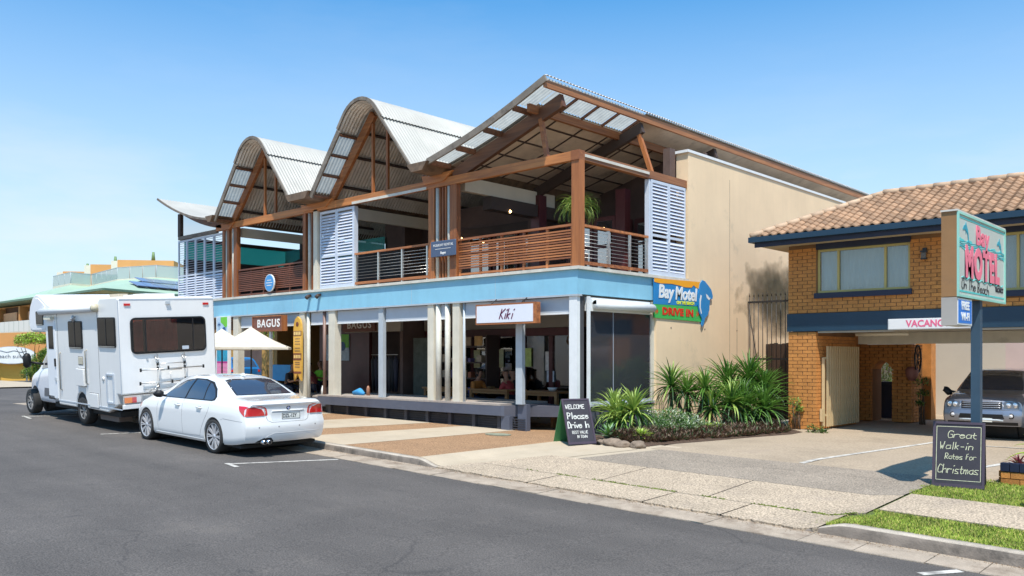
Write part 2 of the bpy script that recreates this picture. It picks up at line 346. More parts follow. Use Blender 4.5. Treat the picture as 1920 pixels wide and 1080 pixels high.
# gutter, built as cast lengths, and the kerb in two runs with the driveway crossing between
rg = random.Random(3)
X = -31.0
gutter = struct(MB().add([(-31.0, 9.40, zr(-31) - .05), (12, 9.40, zr(12) - .05), (12, 9.41, zr(12) - .05)], [(0, 1, 2)]).build('gutter', m_conc))
while X < 12:
    w = rg.uniform(.85, 1.25) if X < -4.6 else rg.uniform(.45, .75)
    a, b = X + .006, X + w - .006; dz = rg.uniform(.001, .008); j1 = rg.uniform(-.03, .03); j2 = rg.uniform(-.03, .03)
    za, zb_ = zr(a), zr(b)
    mb = MB(); mb.add([(a, 9.41 + j1, za + .004 + dz), (b, 9.41 + j2, zb_ + .004 + dz), (b, KY + .02, zb_ + .014 + dz), (a, KY + .02, za + .014 + dz),
                       (a, 9.41 + j1, za - .06), (b, 9.41 + j2, zb_ - .06), (b, KY + .02, zb_ - .06), (a, KY + .02, za - .06)],
                      [(0, 1, 2, 3), (4, 5, 1, 0), (5, 6, 2, 1), (7, 4, 0, 3), (6, 7, 3, 2)])
    mb.build('gutter_length', m_conc, gutter); X += w
def kerb_run(x0, x1):
    n = int((x1 - x0) / .12); pr = [(KY, -.05), (KY + .012, .6), (KY + .022, .90), (KY + .040, 1.0), (KY + .17, 1.0), (KY + .17, -.5)]
    vs = []; 
    for i in range(n + 1):
        x = x0 + (x1 - x0) * i / n; h = max(.012, kerb_h(x) + .006); w = .004 * math.sin(x * 9) + .003 * math.sin(x * 23)
        for (y, t) in pr: vs.append((x, y + w, zr(x) + (h * t if t > 0 else t * .3)))
    k = len(pr); fs = [(i * k + j, (i + 1) * k + j, (i + 1) * k + j + 1, i * k + j + 1) for i in range(n) for j in range(k - 1)]
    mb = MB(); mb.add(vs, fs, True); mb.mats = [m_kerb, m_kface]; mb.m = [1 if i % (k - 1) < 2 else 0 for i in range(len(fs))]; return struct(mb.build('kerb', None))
kerb_run(-31, -11.0); kerb_run(-4.5, 12)
# footpath base (tan), cream bands, driveway apron, lot
g = MB(); quad(g, [(-31, 10.05), (-11.2, 10.05), (-11.2, 18.5), (-31, 18.5)], 0, 60, 20); struct(g.build('footpath', m_tan))
def band(x0, y0, x1, y1, x2, y2, x3, y3, m, dz=.004, name='paving_band', n=8, mm=16):
    g = MB(); quad(g, [(x0, y0), (x1, y1), (x2, y2), (x3, y3)], dz, n, mm); return struct(g.build(name, m))
band(-18.95, 10.05, -16.95, 10.05, -16.2, 14.5, -18.4, 14.5, m_cream)
band(-15.72, 10.05, -13.9, 10.05, -13.35, 14.5, -14.95, 14.5, m_cream)
band(-22.8, 10.05, -21.0, 10.05, -20.4, 14.5, -22.2, 14.5, m_cream)
band(-11.6, 10.04, -10.6, 10.04, -9.35, 13.6, -11.28, 13.6, m_cream, .008)
band(-10.3, 12.05, -8.9, 12.05, -8.8, 14.3, -10.3, 14.3, m_cream, .002)
# driveway apron slabs (pieces with real joints), running Y 9.93 -> 10.72 and 10.74 -> 12.1
apron = struct(MB().add([(-11.0, 9.96, zr(-11) - .09), (-4.0, 9.96, zr(-4) - .09), (-4.0, 12.1, zs(-4, 12.1) - .09), (-11., 12.1, zs(-11, 12.1) - .02)], [(0, 1, 2, 3)]).build('driveway', m_dark))
def slab(c, dz=.012, m=m_agg, par=None, ragged=0, n=10, mm=6):
    g = MB(); quad(g, c, dz, n, mm); k = len(g.v)
    if ragged:
        rr = random.Random(ragged)
        g.v = [((v[0], v[1] + (rr.uniform(-.035, .03) if i <= n and 0 < i < n else 0), v[2]) if i <= n else v) for i, v in enumerate(g.v)]
    # skirts so the slab has an edge
    b = [i for i in range(n + 1)]; vs = [g.v[i] for i in b] + [(g.v[i][0], g.v[i][1] + .01, g.v[i][2] - .06) for i in b]
    g.add(vs, [(i, n + 1 + i, n + 2 + i, i + 1) for i in range(n)])
    return g.build('paving_slab', m, par)
xs = [-11.02, -8.9, -6.75, -5.55, -4.25]
for i in range(4):
    slab([(xs[i] + .012, 9.93), (xs[i + 1] - .012, 9.93), (xs[i + 1] - .012 + .05, 10.70), (xs[i] + .012 + (.25 if i == 0 else .05), 10.70)], .014, m_agg, apron, 5 + i, 22, 8)
xs = [-10.72, -8.1, -6.2, -3.98]
for i in range(3):
    slab([(xs[i] + .01, 10.73), (xs[i + 1] - .01, 10.73), (xs[i + 1] - .01, 12.10), (xs[i] + .01 + (.45 if i == 0 else 0), 12.10)], .012, m_agg, apron)
slab([(-9.62, 12.115), (-4.0, 12.115), (-3.93, 13.3), (-9.3, 12.98)], .012, m_agg_dk, apron, 0, 24, 10)
slab([(-9.3, 12.985), (-3.93, 13.305), (-3.9, 13.80), (-8.95, 13.80)], .0125, m_agg_dk, apron, 0, 24, 6)
# moss in the joint
g = MB()
for i in range(700):
    x = rnd.uniform(-9.6, -4.1); y = 10.715 + rnd.gauss(0, .012)
    if math.sin(x * 2.3) + math.sin(x * 7.1 + 1) < rnd.uniform(-1.2, .6): continue
    s = rnd.uniform(.008, .026); z = zs(x, y) + .014
    g.add([(x - s, y, z), (x + s, y - s * .4, z), (x + rnd.uniform(-s, s), y + rnd.uniform(-.01, .01), z + s * .9)], [(0, 1, 2)])
tag(g.build('moss', m_moss), 'yellow-green moss growing in the joint of the driveway crossing', 'moss', kind='stuff')
# the motel's lot
g = MB(); quad(g, [(-9.2, 13.815), (14, 13.815), (14, 34), (-9.2, 34)], .006, 40, 30); struct(g.build('parking_lot', m_lot))
def line(x0, y0, x1, y1, w=.10, f=zs, dz=.012, seg=12):
    d = Vector((x1 - x0, y1 - y0)).normalized(); p = Vector((-d.y, d.x)) * w / 2
    g = MB(); quad(g, [(x0 - p.x, y0 - p.y), (x1 - p.x, y1 - p.y), (x1 + p.x, y1 + p.y), (x0 + p.x, y0 + p.y)], dz, seg, 1, f); return struct(g.build('painted_line', m_white))
line(-6.22, 13.85, -5.62, 18.9, .11); line(-5.62, 18.9, -5.3, 23.5, .09); line(-5.6, 18.75, 4, 19.6, .09, dz=.016); line(-4.15, 13.6, -3.2, 18.8, .12); line(-3.25, 18.9, -2.9, 23, .09, dz=.016)
# parking bay marks in the road
line(-13.8, 7.55, -13.05, 9.36, .09, fr, .004); line(-13.85, 7.58, -13.35, 7.5, .09, fr, .008, 2)
line(-19.65, 7.72, -19.25, 9.3, .08, fr, .004); line(-25.0, 7.8, -24.4, 9.3, .09, fr, .004); line(-25.1, 7.86, -24.2, 7.76, .07, fr, .008, 3)
line(-2.80, 8.95, -2.55, 9.38, .10, fr, .004)
cov = struct(MB().prism([(.34 * math.cos(k * .2618), .22 * math.sin(k * .2618)) for k in range(24)], (-13.0, 13.55, zs(-13, 13.55) + .002), (1, 0, 0), (0, 1, 0), (0, 0, .012)).build('utility_cover', M('green_grey_cover', (.24, .25, .18), .8, var=.25, vs=9)))
MB().prism([(.30 * math.cos(k * .2618), .18 * math.sin(k * .2618)) for k in range(24)], (-13.0, 13.55, zs(-13, 13.55) + .0145), (1, 0, 0), (0, 1, 0), (0, 0, .004)).build('cover_plate', M('green_grey_cover', (.24, .25, .18), .8), cov)
g = MB().mat(M('gutter_grit', (.20, .12, .06), .95, var=.4, vs=20))
for i in range(2600):
    x = rnd.uniform(-22, 2); y = KY - abs(rnd.gauss(0, .09)) - .01; s = rnd.uniform(.004, .018); z = zr(x) + .019; a = rnd.uniform(0, 6.28)
    g.add([(x, y, z), (x + s * math.cos(a), y + s * math.sin(a), z + .003), (x + s * math.cos(a + 1.3), y + s * math.sin(a + 1.3), z + .006)], [(0, 1, 2)])
tag(g.build('grit', None), 'brown grit and leaf crumbs lying in the gutter', 'grit', kind='stuff')
# right verge: soil + path slabs + grass
g = MB(); quad(g, [(-4.3, 10.09), (12, 10.09), (12, 14.2), (-4.0, 14.2)], -.004, 60, 20); struct(g.build('verge', m_grassbase))
path = struct(MB().add([(-3.9, 10.96, -.2), (8, 10.96, -.2), (8, 12.2, -.2)], [(0, 1, 2)]).build('path', m_agg))
for a, b in ((-3.93, -1.75), (-1.73, .4), (.42, 2.6), (2.62, 4.8)): slab([(a, 10.95), (b, 10.95), (b, 12.2), (a, 12.2)], .02, m_agg, path, 0, 12, 8)
m_blade = M('grass_blade', (.24, .32, .035), .8, var=.45, vs=2.5); m_blade2 = M('grass_blade_yellow', (.42, .38, .10), .8, var=.45, vs=2.5)
g = MB().mat(m_blade)
def blades(x0, x1, y0, y1, n, f):
    for i in range(n):
        x = x0 + (x1 - x0) * rnd.random() ** 1.25; y = rnd.uniform(y0, y1)
        if not f(x, y): continue
        g.mat(m_blade if rnd.random() < .72 else m_blade2)
        h = rnd.uniform(.015, .042); a = rnd.uniform(0, 6.28); w = rnd.uniform(.004, .009); z = zs(x, y) - .006
        g.add([(x - w * math.cos(a), y - w * math.sin(a), z), (x + w * math.cos(a), y + w * math.sin(a), z), (x + rnd.uniform(-.02, .02), y + rnd.uniform(-.02, .02), z + h)], [(0, 1, 2)])
blades(-4.5, 1.2, 10.08, 10.97, 26000, lambda x, y: x > -4.25 + (y - 10.08) * .45 + .12 * math.sin(y * 9) or rnd.random() < .05)
blades(-4.05, 2.5, 12.17, 13.95, 42000, lambda x, y: x > -3.98 + .05 * math.sin(y * 14) + rnd.uniform(-.03, .03))
tag(g.build('grass', None), 'bright green mown grass of the verge beside the path', 'grass', kind='stuff')
# ================================================================= RESTAURANT BUILDING
F = 14.40
m_blue = M('blue_fascia_paint', (.25, .52, .66), .6, streak=.08, var=.08, vs=1.2, bump=.05, bs=40, stain=((.22, .40, .50), 2.5, .62, .5))
m_crm = M('cream_render', (.64, .59, .48), .75, streak=.10, var=.08, vs=2.5, bump=.1, bs=60, stain=((.33, .30, .24), 2.2, .62, .6))
m_wht = M('white_paint', (.74, .75, .74), .5, var=.06, vs=3, stain=((.45, .44, .40), 3, .64, .5))
m_cap = M('capping', (.60, .56, .48), .6, var=.15, vs=4)
m_gry = M('grey_steel', (.42, .46, .49), .45, var=.08, vs=4)
m_pipe = M('weathered_downpipe', (.55, .53, .46), .6, var=.12, vs=4, stain=((.20, .15, .08), 5, .6, .8))
m_roll = M('roller_blind_box', (.44, .48, .53), .5, var=.05, vs=2)
m_tim = wood('red_brown_timber', (.44, .155, .045), (.21, .068, .022), axis=2)
m_timx = wood('red_brown_beam', (.54, .205, .058), (.25, .085, .028), axis=0)
m_timy = wood('red_brown_beam_deep', (.42, .175, .062), (.20, .075, .03), axis=1)
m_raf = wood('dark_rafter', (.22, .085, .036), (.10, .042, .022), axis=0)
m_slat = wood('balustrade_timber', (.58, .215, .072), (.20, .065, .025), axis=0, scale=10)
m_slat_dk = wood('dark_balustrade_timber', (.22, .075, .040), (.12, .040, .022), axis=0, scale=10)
m_barge = M('weathered_barge', (.20, .165, .13), .75, var=.25, vs=3, stain=((.08, .06, .045), 4, .5, .7))
m_roof = M('weathered_white_roofing', (.41, .395, .355), .5, var=.14, vs=.8, stain=((.45, .42, .36), 1.3, .6, .5), metal=0)
m_under = M('galvanised_underside', (.62, .57, .50), .5, var=.22, vs=1.2, metal=.1, stain=((.12, .10, .09), 1.5, .55, .6))
m_poly = translucent('polycarbonate_sheet', (.50, .51, .47), .35, .72)
m_pan = M('valley_pan', (.20, .125, .075), .55, var=.4, vs=2.5, stain=((.07, .045, .03), 3, .5, .8), metal=.3)
m_ply = M('ply_lining', (.56, .46, .36), .7, var=.22, vs=1.1, stain=((.13, .10, .08), 1.2, .55, .6))
m_batten = M('dark_batten', (.06, .04, .032), .7)
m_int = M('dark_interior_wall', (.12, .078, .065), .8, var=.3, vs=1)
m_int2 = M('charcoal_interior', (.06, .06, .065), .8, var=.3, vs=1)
m_ceil = M('interior_ceiling', (.30, .27, .23), .85, var=.1)
m_bulk = M('beige_bulkhead', (.36, .32, .27), .8, var=.06)
m_crmi = M('cream_bulkhead', (.62, .55, .43), .8, var=.06)
m_mar = M('maroon_frame', (.095, .022, .024), .4, var=.2, vs=3)
m_pane = glass('window_glass', (.72, .76, .76), base=.11)
m_teal = glass('teal_glass', (.25, .86, .83), base=.03, haze=.60)
m_teal.node_tree.nodes['Diffuse BSDF'].inputs[0].default_value = (.16, .72, .68, 1)
m_pvc = glass('clear_pvc_blind', (.72, .72, .80), base=.02, rough=.08, haze=.07)
m_ledge = M('slate_blue_deck', (.09, .10, .135), .55, var=.10, vs=2, bump=.08, bs=30)
m_ledgetop = M('worn_deck_top', (.36, .31, .27), .7, var=.15, vs=5)
m_shut = M('blue_grey_shutter', (.60, .62, .70), .45, var=.05, vs=3)
m_shutf = M('shutter_frame', (.55, .60, .68), .45, var=.05, vs=3)
m_ss = M('stainless', (.62, .60, .56), .3, metal=.8, var=.08)
m_conw = M('painted_concrete_wall', (.80, .60, .385), .85, streak=.05, var=.09, vs=.35, bump=.08, bs=25, stain=((.40, .33, .23), .8, .60, .55))

bld = thing('restaurant_building', 'two storey timber restaurant building with curved corrugated roofs and a pale blue fascia band', 'building', (-20, F, 0))
B = bld
m_flr = wood('interior_floor_boards', (.40, .24, .13), (.28, .16, .085), axis=1)
m_pane2 = glass('film_glass', (.55, .60, .64), base=.38)
def corr(mb, prof, y0, y1, pitch=.11, amp=.019, dz=0):
    """corrugated sheet: profile (x, z) extruded along Y, corrugations running down the profile"""
    n = len(prof); k = max(2, int(round((y1 - y0) / pitch))) * 4; nr = []
    for i in range(n):
        a = Vector(prof[max(i - 1, 0)]); b = Vector(prof[min(i + 1, n - 1)]); d = (b - a).normalized(); nr.append((-d.y, d.x))
    vs = []
    for j in range(k + 1):
        y = y0 + (y1 - y0) * j / k; o = amp * math.sin(j * math.pi / 2) + dz
        for (x, z), (nx, nz) in zip(prof, nr): vs.append((x + nx * o, y, z + nz * o))
    mb.add(vs, [(j * n + i, j * n + i + 1, (j + 1) * n + i + 1, (j + 1) * n + i) for j in range(k) for i in range(n - 1)], True)
    return mb
def strip(mb, prof, y0, y1, d0, d1):
    """solid plank following a profile between two normal offsets"""
    n = len(prof); nr = []
    for i in range(n):
        a = Vector(prof[max(i - 1, 0)]); b = Vector(prof[min(i + 1, n - 1)]); d = (b - a).normalized(); nr.append((-d.y, d.x))
    vs = []
    for (x, z), (nx, nz) in zip(prof, nr):
        for (y, o) in ((y0, d0), (y1, d0), (y1, d1), (y0, d1)): vs.append((x + nx * o, y, z + nz * o))
    fs = [(i * 4 + j, (i + 1) * 4 + j, (i + 1) * 4 + (j + 1) % 4, i * 4 + (j + 1) % 4) for i in range(n - 1) for j in range(4)]
    fs += [(0, 1, 2, 3), ((n - 1) * 4 + 3, (n - 1) * 4 + 2, (n - 1) * 4 + 1, (n - 1) * 4)]
    mb.add(vs, fs); return mb
YF = 13.80
def vault(xc, zo=0.0, yb=30, steep=0):
    def pt(t):                                     # t -1..1 across; straight legs and a round crown
        w = 2.27
        ang = R(50.5); Rr = .85; zc = 7.77 + zo
        s = t * 2.906
        arc = ang * Rr
        if abs(s) <= arc: a = s / Rr; return (xc + Rr * math.sin(a), zc + Rr * math.cos(a))
        e = (abs(s) - arc); x = Rr * math.sin(ang) + e * math.cos(ang); z = zc + Rr * math.cos(ang) - e * math.sin(ang)
        return (xc + math.copysign(x, s), z)
    def prof(a, b, n): return [pt(a + (b - a) * i / n) for i in range(n + 1)]
    E = 1.12; cap = .41
    top = MB(); corr(top, prof(-E, -cap + .03, 8), YF + .64, yb, dz=0); corr(top, prof(cap - .03, E, 8), YF, yb)
    top.build('roof_sheet', m_roof, B)
    c = MB(); corr(c, prof(-cap, cap, 14), YF, yb, dz=.045); strip(c, prof(-cap, -cap + .02, 1), YF, yb, 0, .05); c.build('ridge_sheet', m_roof, B)
    u = MB(); corr(u, prof(-E, E, 26), YF + .62, yb, dz=-.03); corr(u, prof(-cap, E, 20), YF + .01, YF + .62, dz=-.03); u.build('roof_underside', m_under, B)
    # overhang: translucent sheets on the left slope, steel on the top
    ts = [-E, -.86, -.645, -.43]
    for a, b in zip(ts[:-1], ts[1:]):
        s_ = MB(); corr(s_, prof(a, b - .012, 4), YF + .02, YF + .64, dz=0); s_.build('skylight_sheet', m_poly, B)
    s_ = MB(); corr(s_, prof(-.43, -cap + .04, 2), YF, YF + .64); s_.build('roof_sheet', m_roof, B)
    # outriggers and barge boards
    for t in (-1.09, -.86, -.645, -.43):
        x, z = pt(t); d = Vector(pt(t + .01)) - Vector(pt(t - .01)); d.normalize(); nx, nz = -d.y, d.x
        MB().beam((x - nx * .09, YF + .04, z - nz * .09), (x - nx * .09, F + .04, z - nz * .09), .05, .12, up=(nx, 0, nz)).build('outrigger', m_raf, B)
    for side, rng in ((-1, prof(-E, -.40, 10)), (1, prof(.40, E, 10))):
        MB().add([], []); s_ = MB(); strip(s_, rng, YF - .02, YF + .03, .02 if side < 0 else .02, -.14 if side < 0 else -.03); s_.build('barge_board', m_barge, B)
    s_ = MB(); strip(s_, prof(-.40, .40, 14), YF - .02, YF + .01, .07, -.02); s_.build('barge_board', m_barge, B)
    # purlins seen under the sheets
    for t in (-.95, -.62, -.36, .3, .56, .82):
        x, z = pt(t); d = Vector(pt(t + .01)) - Vector(pt(t - .01)); d.normalize(); nx, nz = -d.y, d.x
        MB().beam((x - nx * .10, F + .1, z - nz * .10), (x - nx * .10, 20, z - nz * .10), .05, .09, up=(nx, 0, nz)).build('purlin', m_batten, B)
    # gable chords, studs
    zb_ = 6.27
    pk = (xc, 8.36 + zo)
    for s, w in ((-1, .26), (1, .20)):
        MB().beam((xc + s * 2.22, F + .05, 6.20), (xc + s * .05, F + .05, pk[1] - .02), .09, w, up=(0, 1, 0)).build('gable_chord', m_timx, B) if False else None
        a = Vector((xc + s * 2.20, 6.22)); b = Vector((xc + s * .16, 8.40 + zo)); d = (b - a).normalized(); n_ = Vector((-d.y, d.x)) * w / 2
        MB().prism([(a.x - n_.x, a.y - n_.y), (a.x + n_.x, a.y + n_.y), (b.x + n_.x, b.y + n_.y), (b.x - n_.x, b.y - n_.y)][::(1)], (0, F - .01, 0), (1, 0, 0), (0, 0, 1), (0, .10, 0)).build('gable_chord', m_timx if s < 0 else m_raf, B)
    for x in (xc - .20, xc + .42): bx('gable_stud', x - .035, x + .035, F + .01, F + .08, 6.26, 8.15 + zo if x < xc else 7.92 + zo, m_tim, B)
    return pt
vault(-18.34); vault(-23.80, -.08)
# mono-pitch roof at the right-hand end
def r1(t): return (-15.62 + 3.78 * t, 6.60 + 1.20 * t - .10 * math.sin(math.pi * t))
P1 = [r1(i / 10) for i in range(11)]
def P1s(a, b, n=8): return [r1(a + (b - a) * i / n) for i in range(n + 1)]
t_ = MB(); corr(t_, P1s(0, .80), YF + .62, 33.6); corr(t_, P1s(.80, 1.0, 3), 17.6, 33.6); t_.build('roof_sheet', m_roof, B)
u = MB(); strip(u, P1s(0.01, .80), F + .08, 33.6, -.05, -.065); strip(u, P1s(.80, .97, 3), 17.6, 33.6, -.05, -.065); u.build('ply_lining', m_ply, B)
for a, b in ((.03, .26), (.27, .50), (.51, .74), (.75, .99)):
    s_ = MB(); corr(s_, P1s(a, b, 3), YF + .02, YF + .63); s_.build('skylight_sheet', m_poly, B)
for a, b in ((14.45, 15.15), (15.17, 15.95), (15.97, 16.75), (16.77, 17.58)):
    s_ = MB(); corr(s_, P1s(.805, .99, 3), a, b); s_.build('skylight_sheet', m_poly, B)
for t in (.035, .265, .505, .745):
    x, z = r1(t); MB().beam((x, YF + .03, z - .10), (x, F + .05, z - .10), .06, .12).build('outrigger', m_raf, B)
for y in (15.16, 15.96, 16.76, 17.59):
    a = r1(.80); b = r1(.97); MB().beam((a[0], y, a[1] - .05), (b[0], y, b[1] - .05), .04, .06).build('purlin', m_raf, B)
s_ = MB(); strip(s_, P1, YF - .03, YF + .02, .03, -.12); s_.build('barge_board', m_barge, B)
e = r1(.985); MB().beam((e[0] + .02, YF, e[1] - .12), (e[0] + .02, 33.6, e[1] - .12), .06, .16).build('edge_beam', m_timy, B)
e2 = r1(.80); MB().beam((e2[0], YF + .3, e2[1] - .16), (e2[0], 20.5, e2[1] - .16), .09, .18).build('roof_beam', m_timy, B)
g = MB(); corr(g, [(e[0] + .03, e[1] + .06), (e[0] + .10, e[1] + .035)], YF, 33.6, amp=.014); g.build('roof_edge_flashing', m_under, B)
for t in (.12, .30, .48, .66):
    x, z = r1(t); MB().beam((x, F + .12, z - .075), (x, 20.5, z - .075), .045, .03).build('ceiling_batten', m_batten, B)
for y in (15.3, 16.3, 17.3, 18.3, 19.3):
    mb = MB(); strip(mb, P1s(.02, .79), y, y + .04, -.066, -.085); mb.build('ceiling_batten', m_batten, B)
for y, mm, w in ((F, m_raf, .30), (17.45, m_batten, .26), (21.0, m_batten, .26)):
    a = Vector((-15.35, 6.28)); b = Vector((-11.90, 7.44)); d = (b - a).normalized(); n_ = Vector((-d.y, d.x)) * w / 2
    MB().prism([(a.x - n_.x, a.y - n_.y), (a.x + n_.x, a.y + n_.y), (b.x + n_.x, b.y + n_.y), (b.x - n_.x, b.y - n_.y)], (0, y, 0), (1, 0, 0), (0, 0, 1), (0, .12, 0)).build('rafter', mm, B)
MB().beam((-12.34, F + .04, 6.25), (-12.52, F + .04, 7.15), .10, .09, up=(0, 1, 0)).build('strut', m_timx, B)
MB().beam((-11.62, 17.50, 6.25), (-12.0, 17.50, 7.3), .10, .09, up=(0, 1, 0)).build('strut', m_tim, B)
# up-swept roof at the left-hand end
def r0(t): return (-26.05 - 4.05 * t, 6.36 + 1.12 * t ** 1.7)
P0 = [r0(i / 12) for i in range(13)][::-1]
t_ = MB(); corr(t_, P0, YF, 30); t_.build('roof_sheet', m_roof, B)
u = MB(); corr(u, P0, YF + .02, 30, dz=-.03); u.build('roof_underside', m_under, B)
s_ = MB(); strip(s_, P0, YF - .02, YF + .02, .02, -.05); s_.build('barge_board', m_barge, B)
PB = [(x, z - .14) for x, z in P0[2:]]
s_ = MB(); strip(s_, PB, F - .02, F + .08, .10, -.12); s_.build('curved_rafter', m_raf, B)
# valley pans between the roofs
for xa, xb, zz in ((-16.20, -15.55, 6.50), (-21.62, -20.55, 6.44), (-26.35, -25.95, 6.36)):
    mb = MB(); mb.prism([(xa - .05, .06), (xb + .05, .06), (xb - .12, -.14), (xa + .12, -.14)], (0, YF - .12, zz), (1, 0, 0), (0, 0, 1), (0, 16, 0)); mb.build('valley_pan', m_pan, B)
    mb = MB(); mb.prism([(0, 0), (xb - xa + .5, 0), (xb - xa + .15, -.22), (.1, -.22)], (xa - .25, F - .06, zz - .10), (1, 0, 0), (0, 0, 1), (0, .3, 0)); mb.build('valley_bracket', m_timx, B)
# main timber beams
bx('facade_beam', -27.0, -11.62, F - .02, F + .10, 6.07, 6.27, m_timx, B)
bx('corner_block', -11.62, -11.40, F - .025, F + .19, 6.07, 6.28, m_timx, B)
bx('side_beam', -11.58, -11.44, F + .19, 18.80, 6.09, 6.27, m_timy, B)
bx('beam_flashing', -19.4, -16.3, F - .035, F - .022, 6.06, 6.13, m_cap, B)
bx('beam_flashing', -11.436, -11.42, F + .2, 17.1, 6.16, 6.22, m_cap, B)
bx('facade_beam', -29.75, -27.0, F - .01, F + .09, 6.02, 6.14, m_barge, B)
# clerestory glass at the left bay
mb = MB(); vs = [(-29.55, 6.16), (-26.6, 6.16), (-26.9, 6.30), (-27.7, 6.42), (-28.6, 6.62), (-29.45, 6.88)]
mb.prism([(x, z) for x, z in vs], (0, F + .04, 0), (1, 0, 0), (0, 0, 1), (0, .008, 0)); mb.build('clerestory_glass', m_teal, B)
bx('clerestory_post', -29.75, -29.56, F - .02, F + .10, 6.14, 6.95, m_batten, B)
# floor slab edge, fascia
bx('floor_slab', -29.9, -11.75, F + .14, 24, 3.25, 3.74, m_ceil, B)
bx('front_fascia', -29.95, -11.45, F, F + .14, 3.19, 3.72, m_blue, B)
bx('side_fascia', -11.59, -11.45, F + .14, 17.62, 3.19, 3.72, m_blue, B)
for x in (-13.9, -16.9, -19.4, -22.4, -25.0): bx('fascia_joint', x - .004, x + .004, F - .002, F + .01, 3.19, 3.72, m_gry, B)
bx('fascia_capping', -30.0, -11.38, F - .06, F + .22, 3.722, 3.79, m_cap, B)
bx('fascia_capping', -11.60, -11.38, F + .22, 18.78, 3.722, 3.79, m_cap, B)
bx('drip_edge', -29.95, -11.44, F - .01, F + .15, 3.15, 3.188, m_gry, B)
bx('soffit', -29.9, -11.6, F + .16, 18.0, 3.15, 3.20, m_ceil, B)
bx('balcony_floor', -29.8, -11.6, F + .2, 18.7, 3.742, 3.775, m_flr, B)
# ---- ground floor columns
def colu(x0, x1, m=m_crm, z0=.15, z1=3.15, y=F + .02, d=.22): return bx('column', x0, x1, y, y + d, z0, z1, m, B)
colu(-11.70, -11.48, m_wht, .12, d=.10); colu(-15.38, -15.14, z0=.74); colu(-16.30, -16.08, z0=.74); colu(-20.57, -20.27, z0=.74); colu(-22.06, -21.80, z0=.14)
colu(-25.92, -25.60, z0=.2); colu(-29.8, -29.5, z0=.2); colu(-11.60, -11.50, m_int2, .12, 3.15, F + .14, .14)
for x, r_, z0, mm in ((-15.62, .07, .7, m_pipe), (-15.95, .075, .7, m_pipe), (-15.03, .03, .7, m_gry), (-20.85, .05, .72, M('brown_pipe', (.22, .13, .10), .5)), (-21.66, .055, .14, m_pipe)):
    MB().cyl((x, F + .08, z0), (x, F + .08, 3.15), r_, 12).build('downpipe', mm, B)
for x0, x1 in ((-18.34, -18.08), (-13.32, -13.06)): bx('steel_post', x0 + .03, x1 - .03, F + .04, F + .14, .75, 3.15, m_gry, B)
bx('steel_post', -13.30, -13.02, F + .12, F + .24, .12, .75, m_ledge, B)
bx('corner_pipe', -11.44, -11.38, F + .30, F + .36, .1, 3.15, m_wht, B)
# ---- roller blind boxes
def rollbox(x0, x1):
    bx('roller_blind', x0, x1, F + .10, F + .26, 2.82, 3.14, m_roll, B); bx('blind_rail', x0, x1, F + .09, F + .17, 2.77, 2.815, m_wht, B)
for a, b in ((-15.10, -13.32), (-13.06, -11.75), (-16.05, -15.70), (-18.06, -16.33), (-20.24, -18.36), (-21.55, -20.6), (-25.55, -22.1)): rollbox(a, b)
# ---- raised seating deck along the footpath
ledge = thing('seating_deck', 'long slate blue raised deck with a dark louvred base under the restaurant windows', 'deck', (-17, F, .14))
bx('deck_board', -21.02, -13.70, F - .05, 16.05, .70, .745, m_ledgetop, ledge)
mb = MB(); mb.prism([(-21.0, 0), (-13.66, 0), (-13.30, .36), (-13.30, .46), (-21.0, .46)], (0, F - .06, .47), (1, 0, 0), (0, 1, 0), (0, 0, .225)); mb.build('deck_front', m_ledge, ledge)
mb = MB(); mb.prism([(-13.70, 1.64), (-12.45, .85), (-13.29, .30), (-13.66, 0), (-13.70, 0)][::-1], (0, F - .05, .455), (1, 0, 0), (0, 1, 0), (0, 0, .245)); mb.build('deck_return', M('dark_slate_return', (.075, .075, .095), .6), ledge)
m_skp = M('near_black_slate', (.045, .045, .055), .7, var=.2)
bx('skirt', -20.9, -13.75, F + .16, F + .22, .10, .47, m_int2, ledge)
for i in range(9):
    x = -20.6 + i * .84; bx('skirt_post', x, x + .10, F + .04, F + .13, .12, .47, m_skp, ledge)
    for k in range(5): bx('skirt_louvre', x + .12, x + .82, F + .10, F + .13, .17 + k * .055, .190 + k * .055, m_skp, ledge)
bx('skirt_post', -13.72, -13.45, F + .0, F + .2, .10, .47, m_ledge, ledge)
d2 = thing('seating_deck', 'short dark slate deck behind the white sedan, left of the long deck', 'deck', (-23, F, .14))
bx('deck_board', -25.3, -21.05, F + .3, 16.0, .63, .67, m_ledgetop, d2); bx('deck_front', -25.3, -21.05, F + .28, F + .36, .38, .63, m_ledge, d2)
bx('skirt', -25.2, -21.1, F + .5, F + .55, .12, .38, m_int2, d2)
for i in range(5): bx('skirt_post', -25.2 + i * 1.0, -25.1 + i * 1.0, F + .40, F + .48, .14, .38, m_ledge, d2)
# ---- ground floor interior
bx('interior_floor', -29.6, -11.6, 16.05, 23, .10, .19, m_flr, B)
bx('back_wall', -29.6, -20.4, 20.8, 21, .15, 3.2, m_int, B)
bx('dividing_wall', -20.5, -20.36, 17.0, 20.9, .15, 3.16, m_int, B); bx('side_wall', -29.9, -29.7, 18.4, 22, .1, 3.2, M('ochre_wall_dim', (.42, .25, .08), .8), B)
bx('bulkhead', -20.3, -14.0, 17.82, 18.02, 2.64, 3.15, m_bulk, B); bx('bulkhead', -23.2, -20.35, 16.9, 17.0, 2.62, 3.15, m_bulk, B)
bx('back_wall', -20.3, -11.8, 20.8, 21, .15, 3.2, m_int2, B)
bx('glazing_head', -20.3, -14.35, 17.84, 17.98, 2.42, 2.63, m_mar, B); bx('glazing_sill', -20.3, -14.35, 17.85, 17.97, .19, .34, m_mar, B)
xx = -20.3
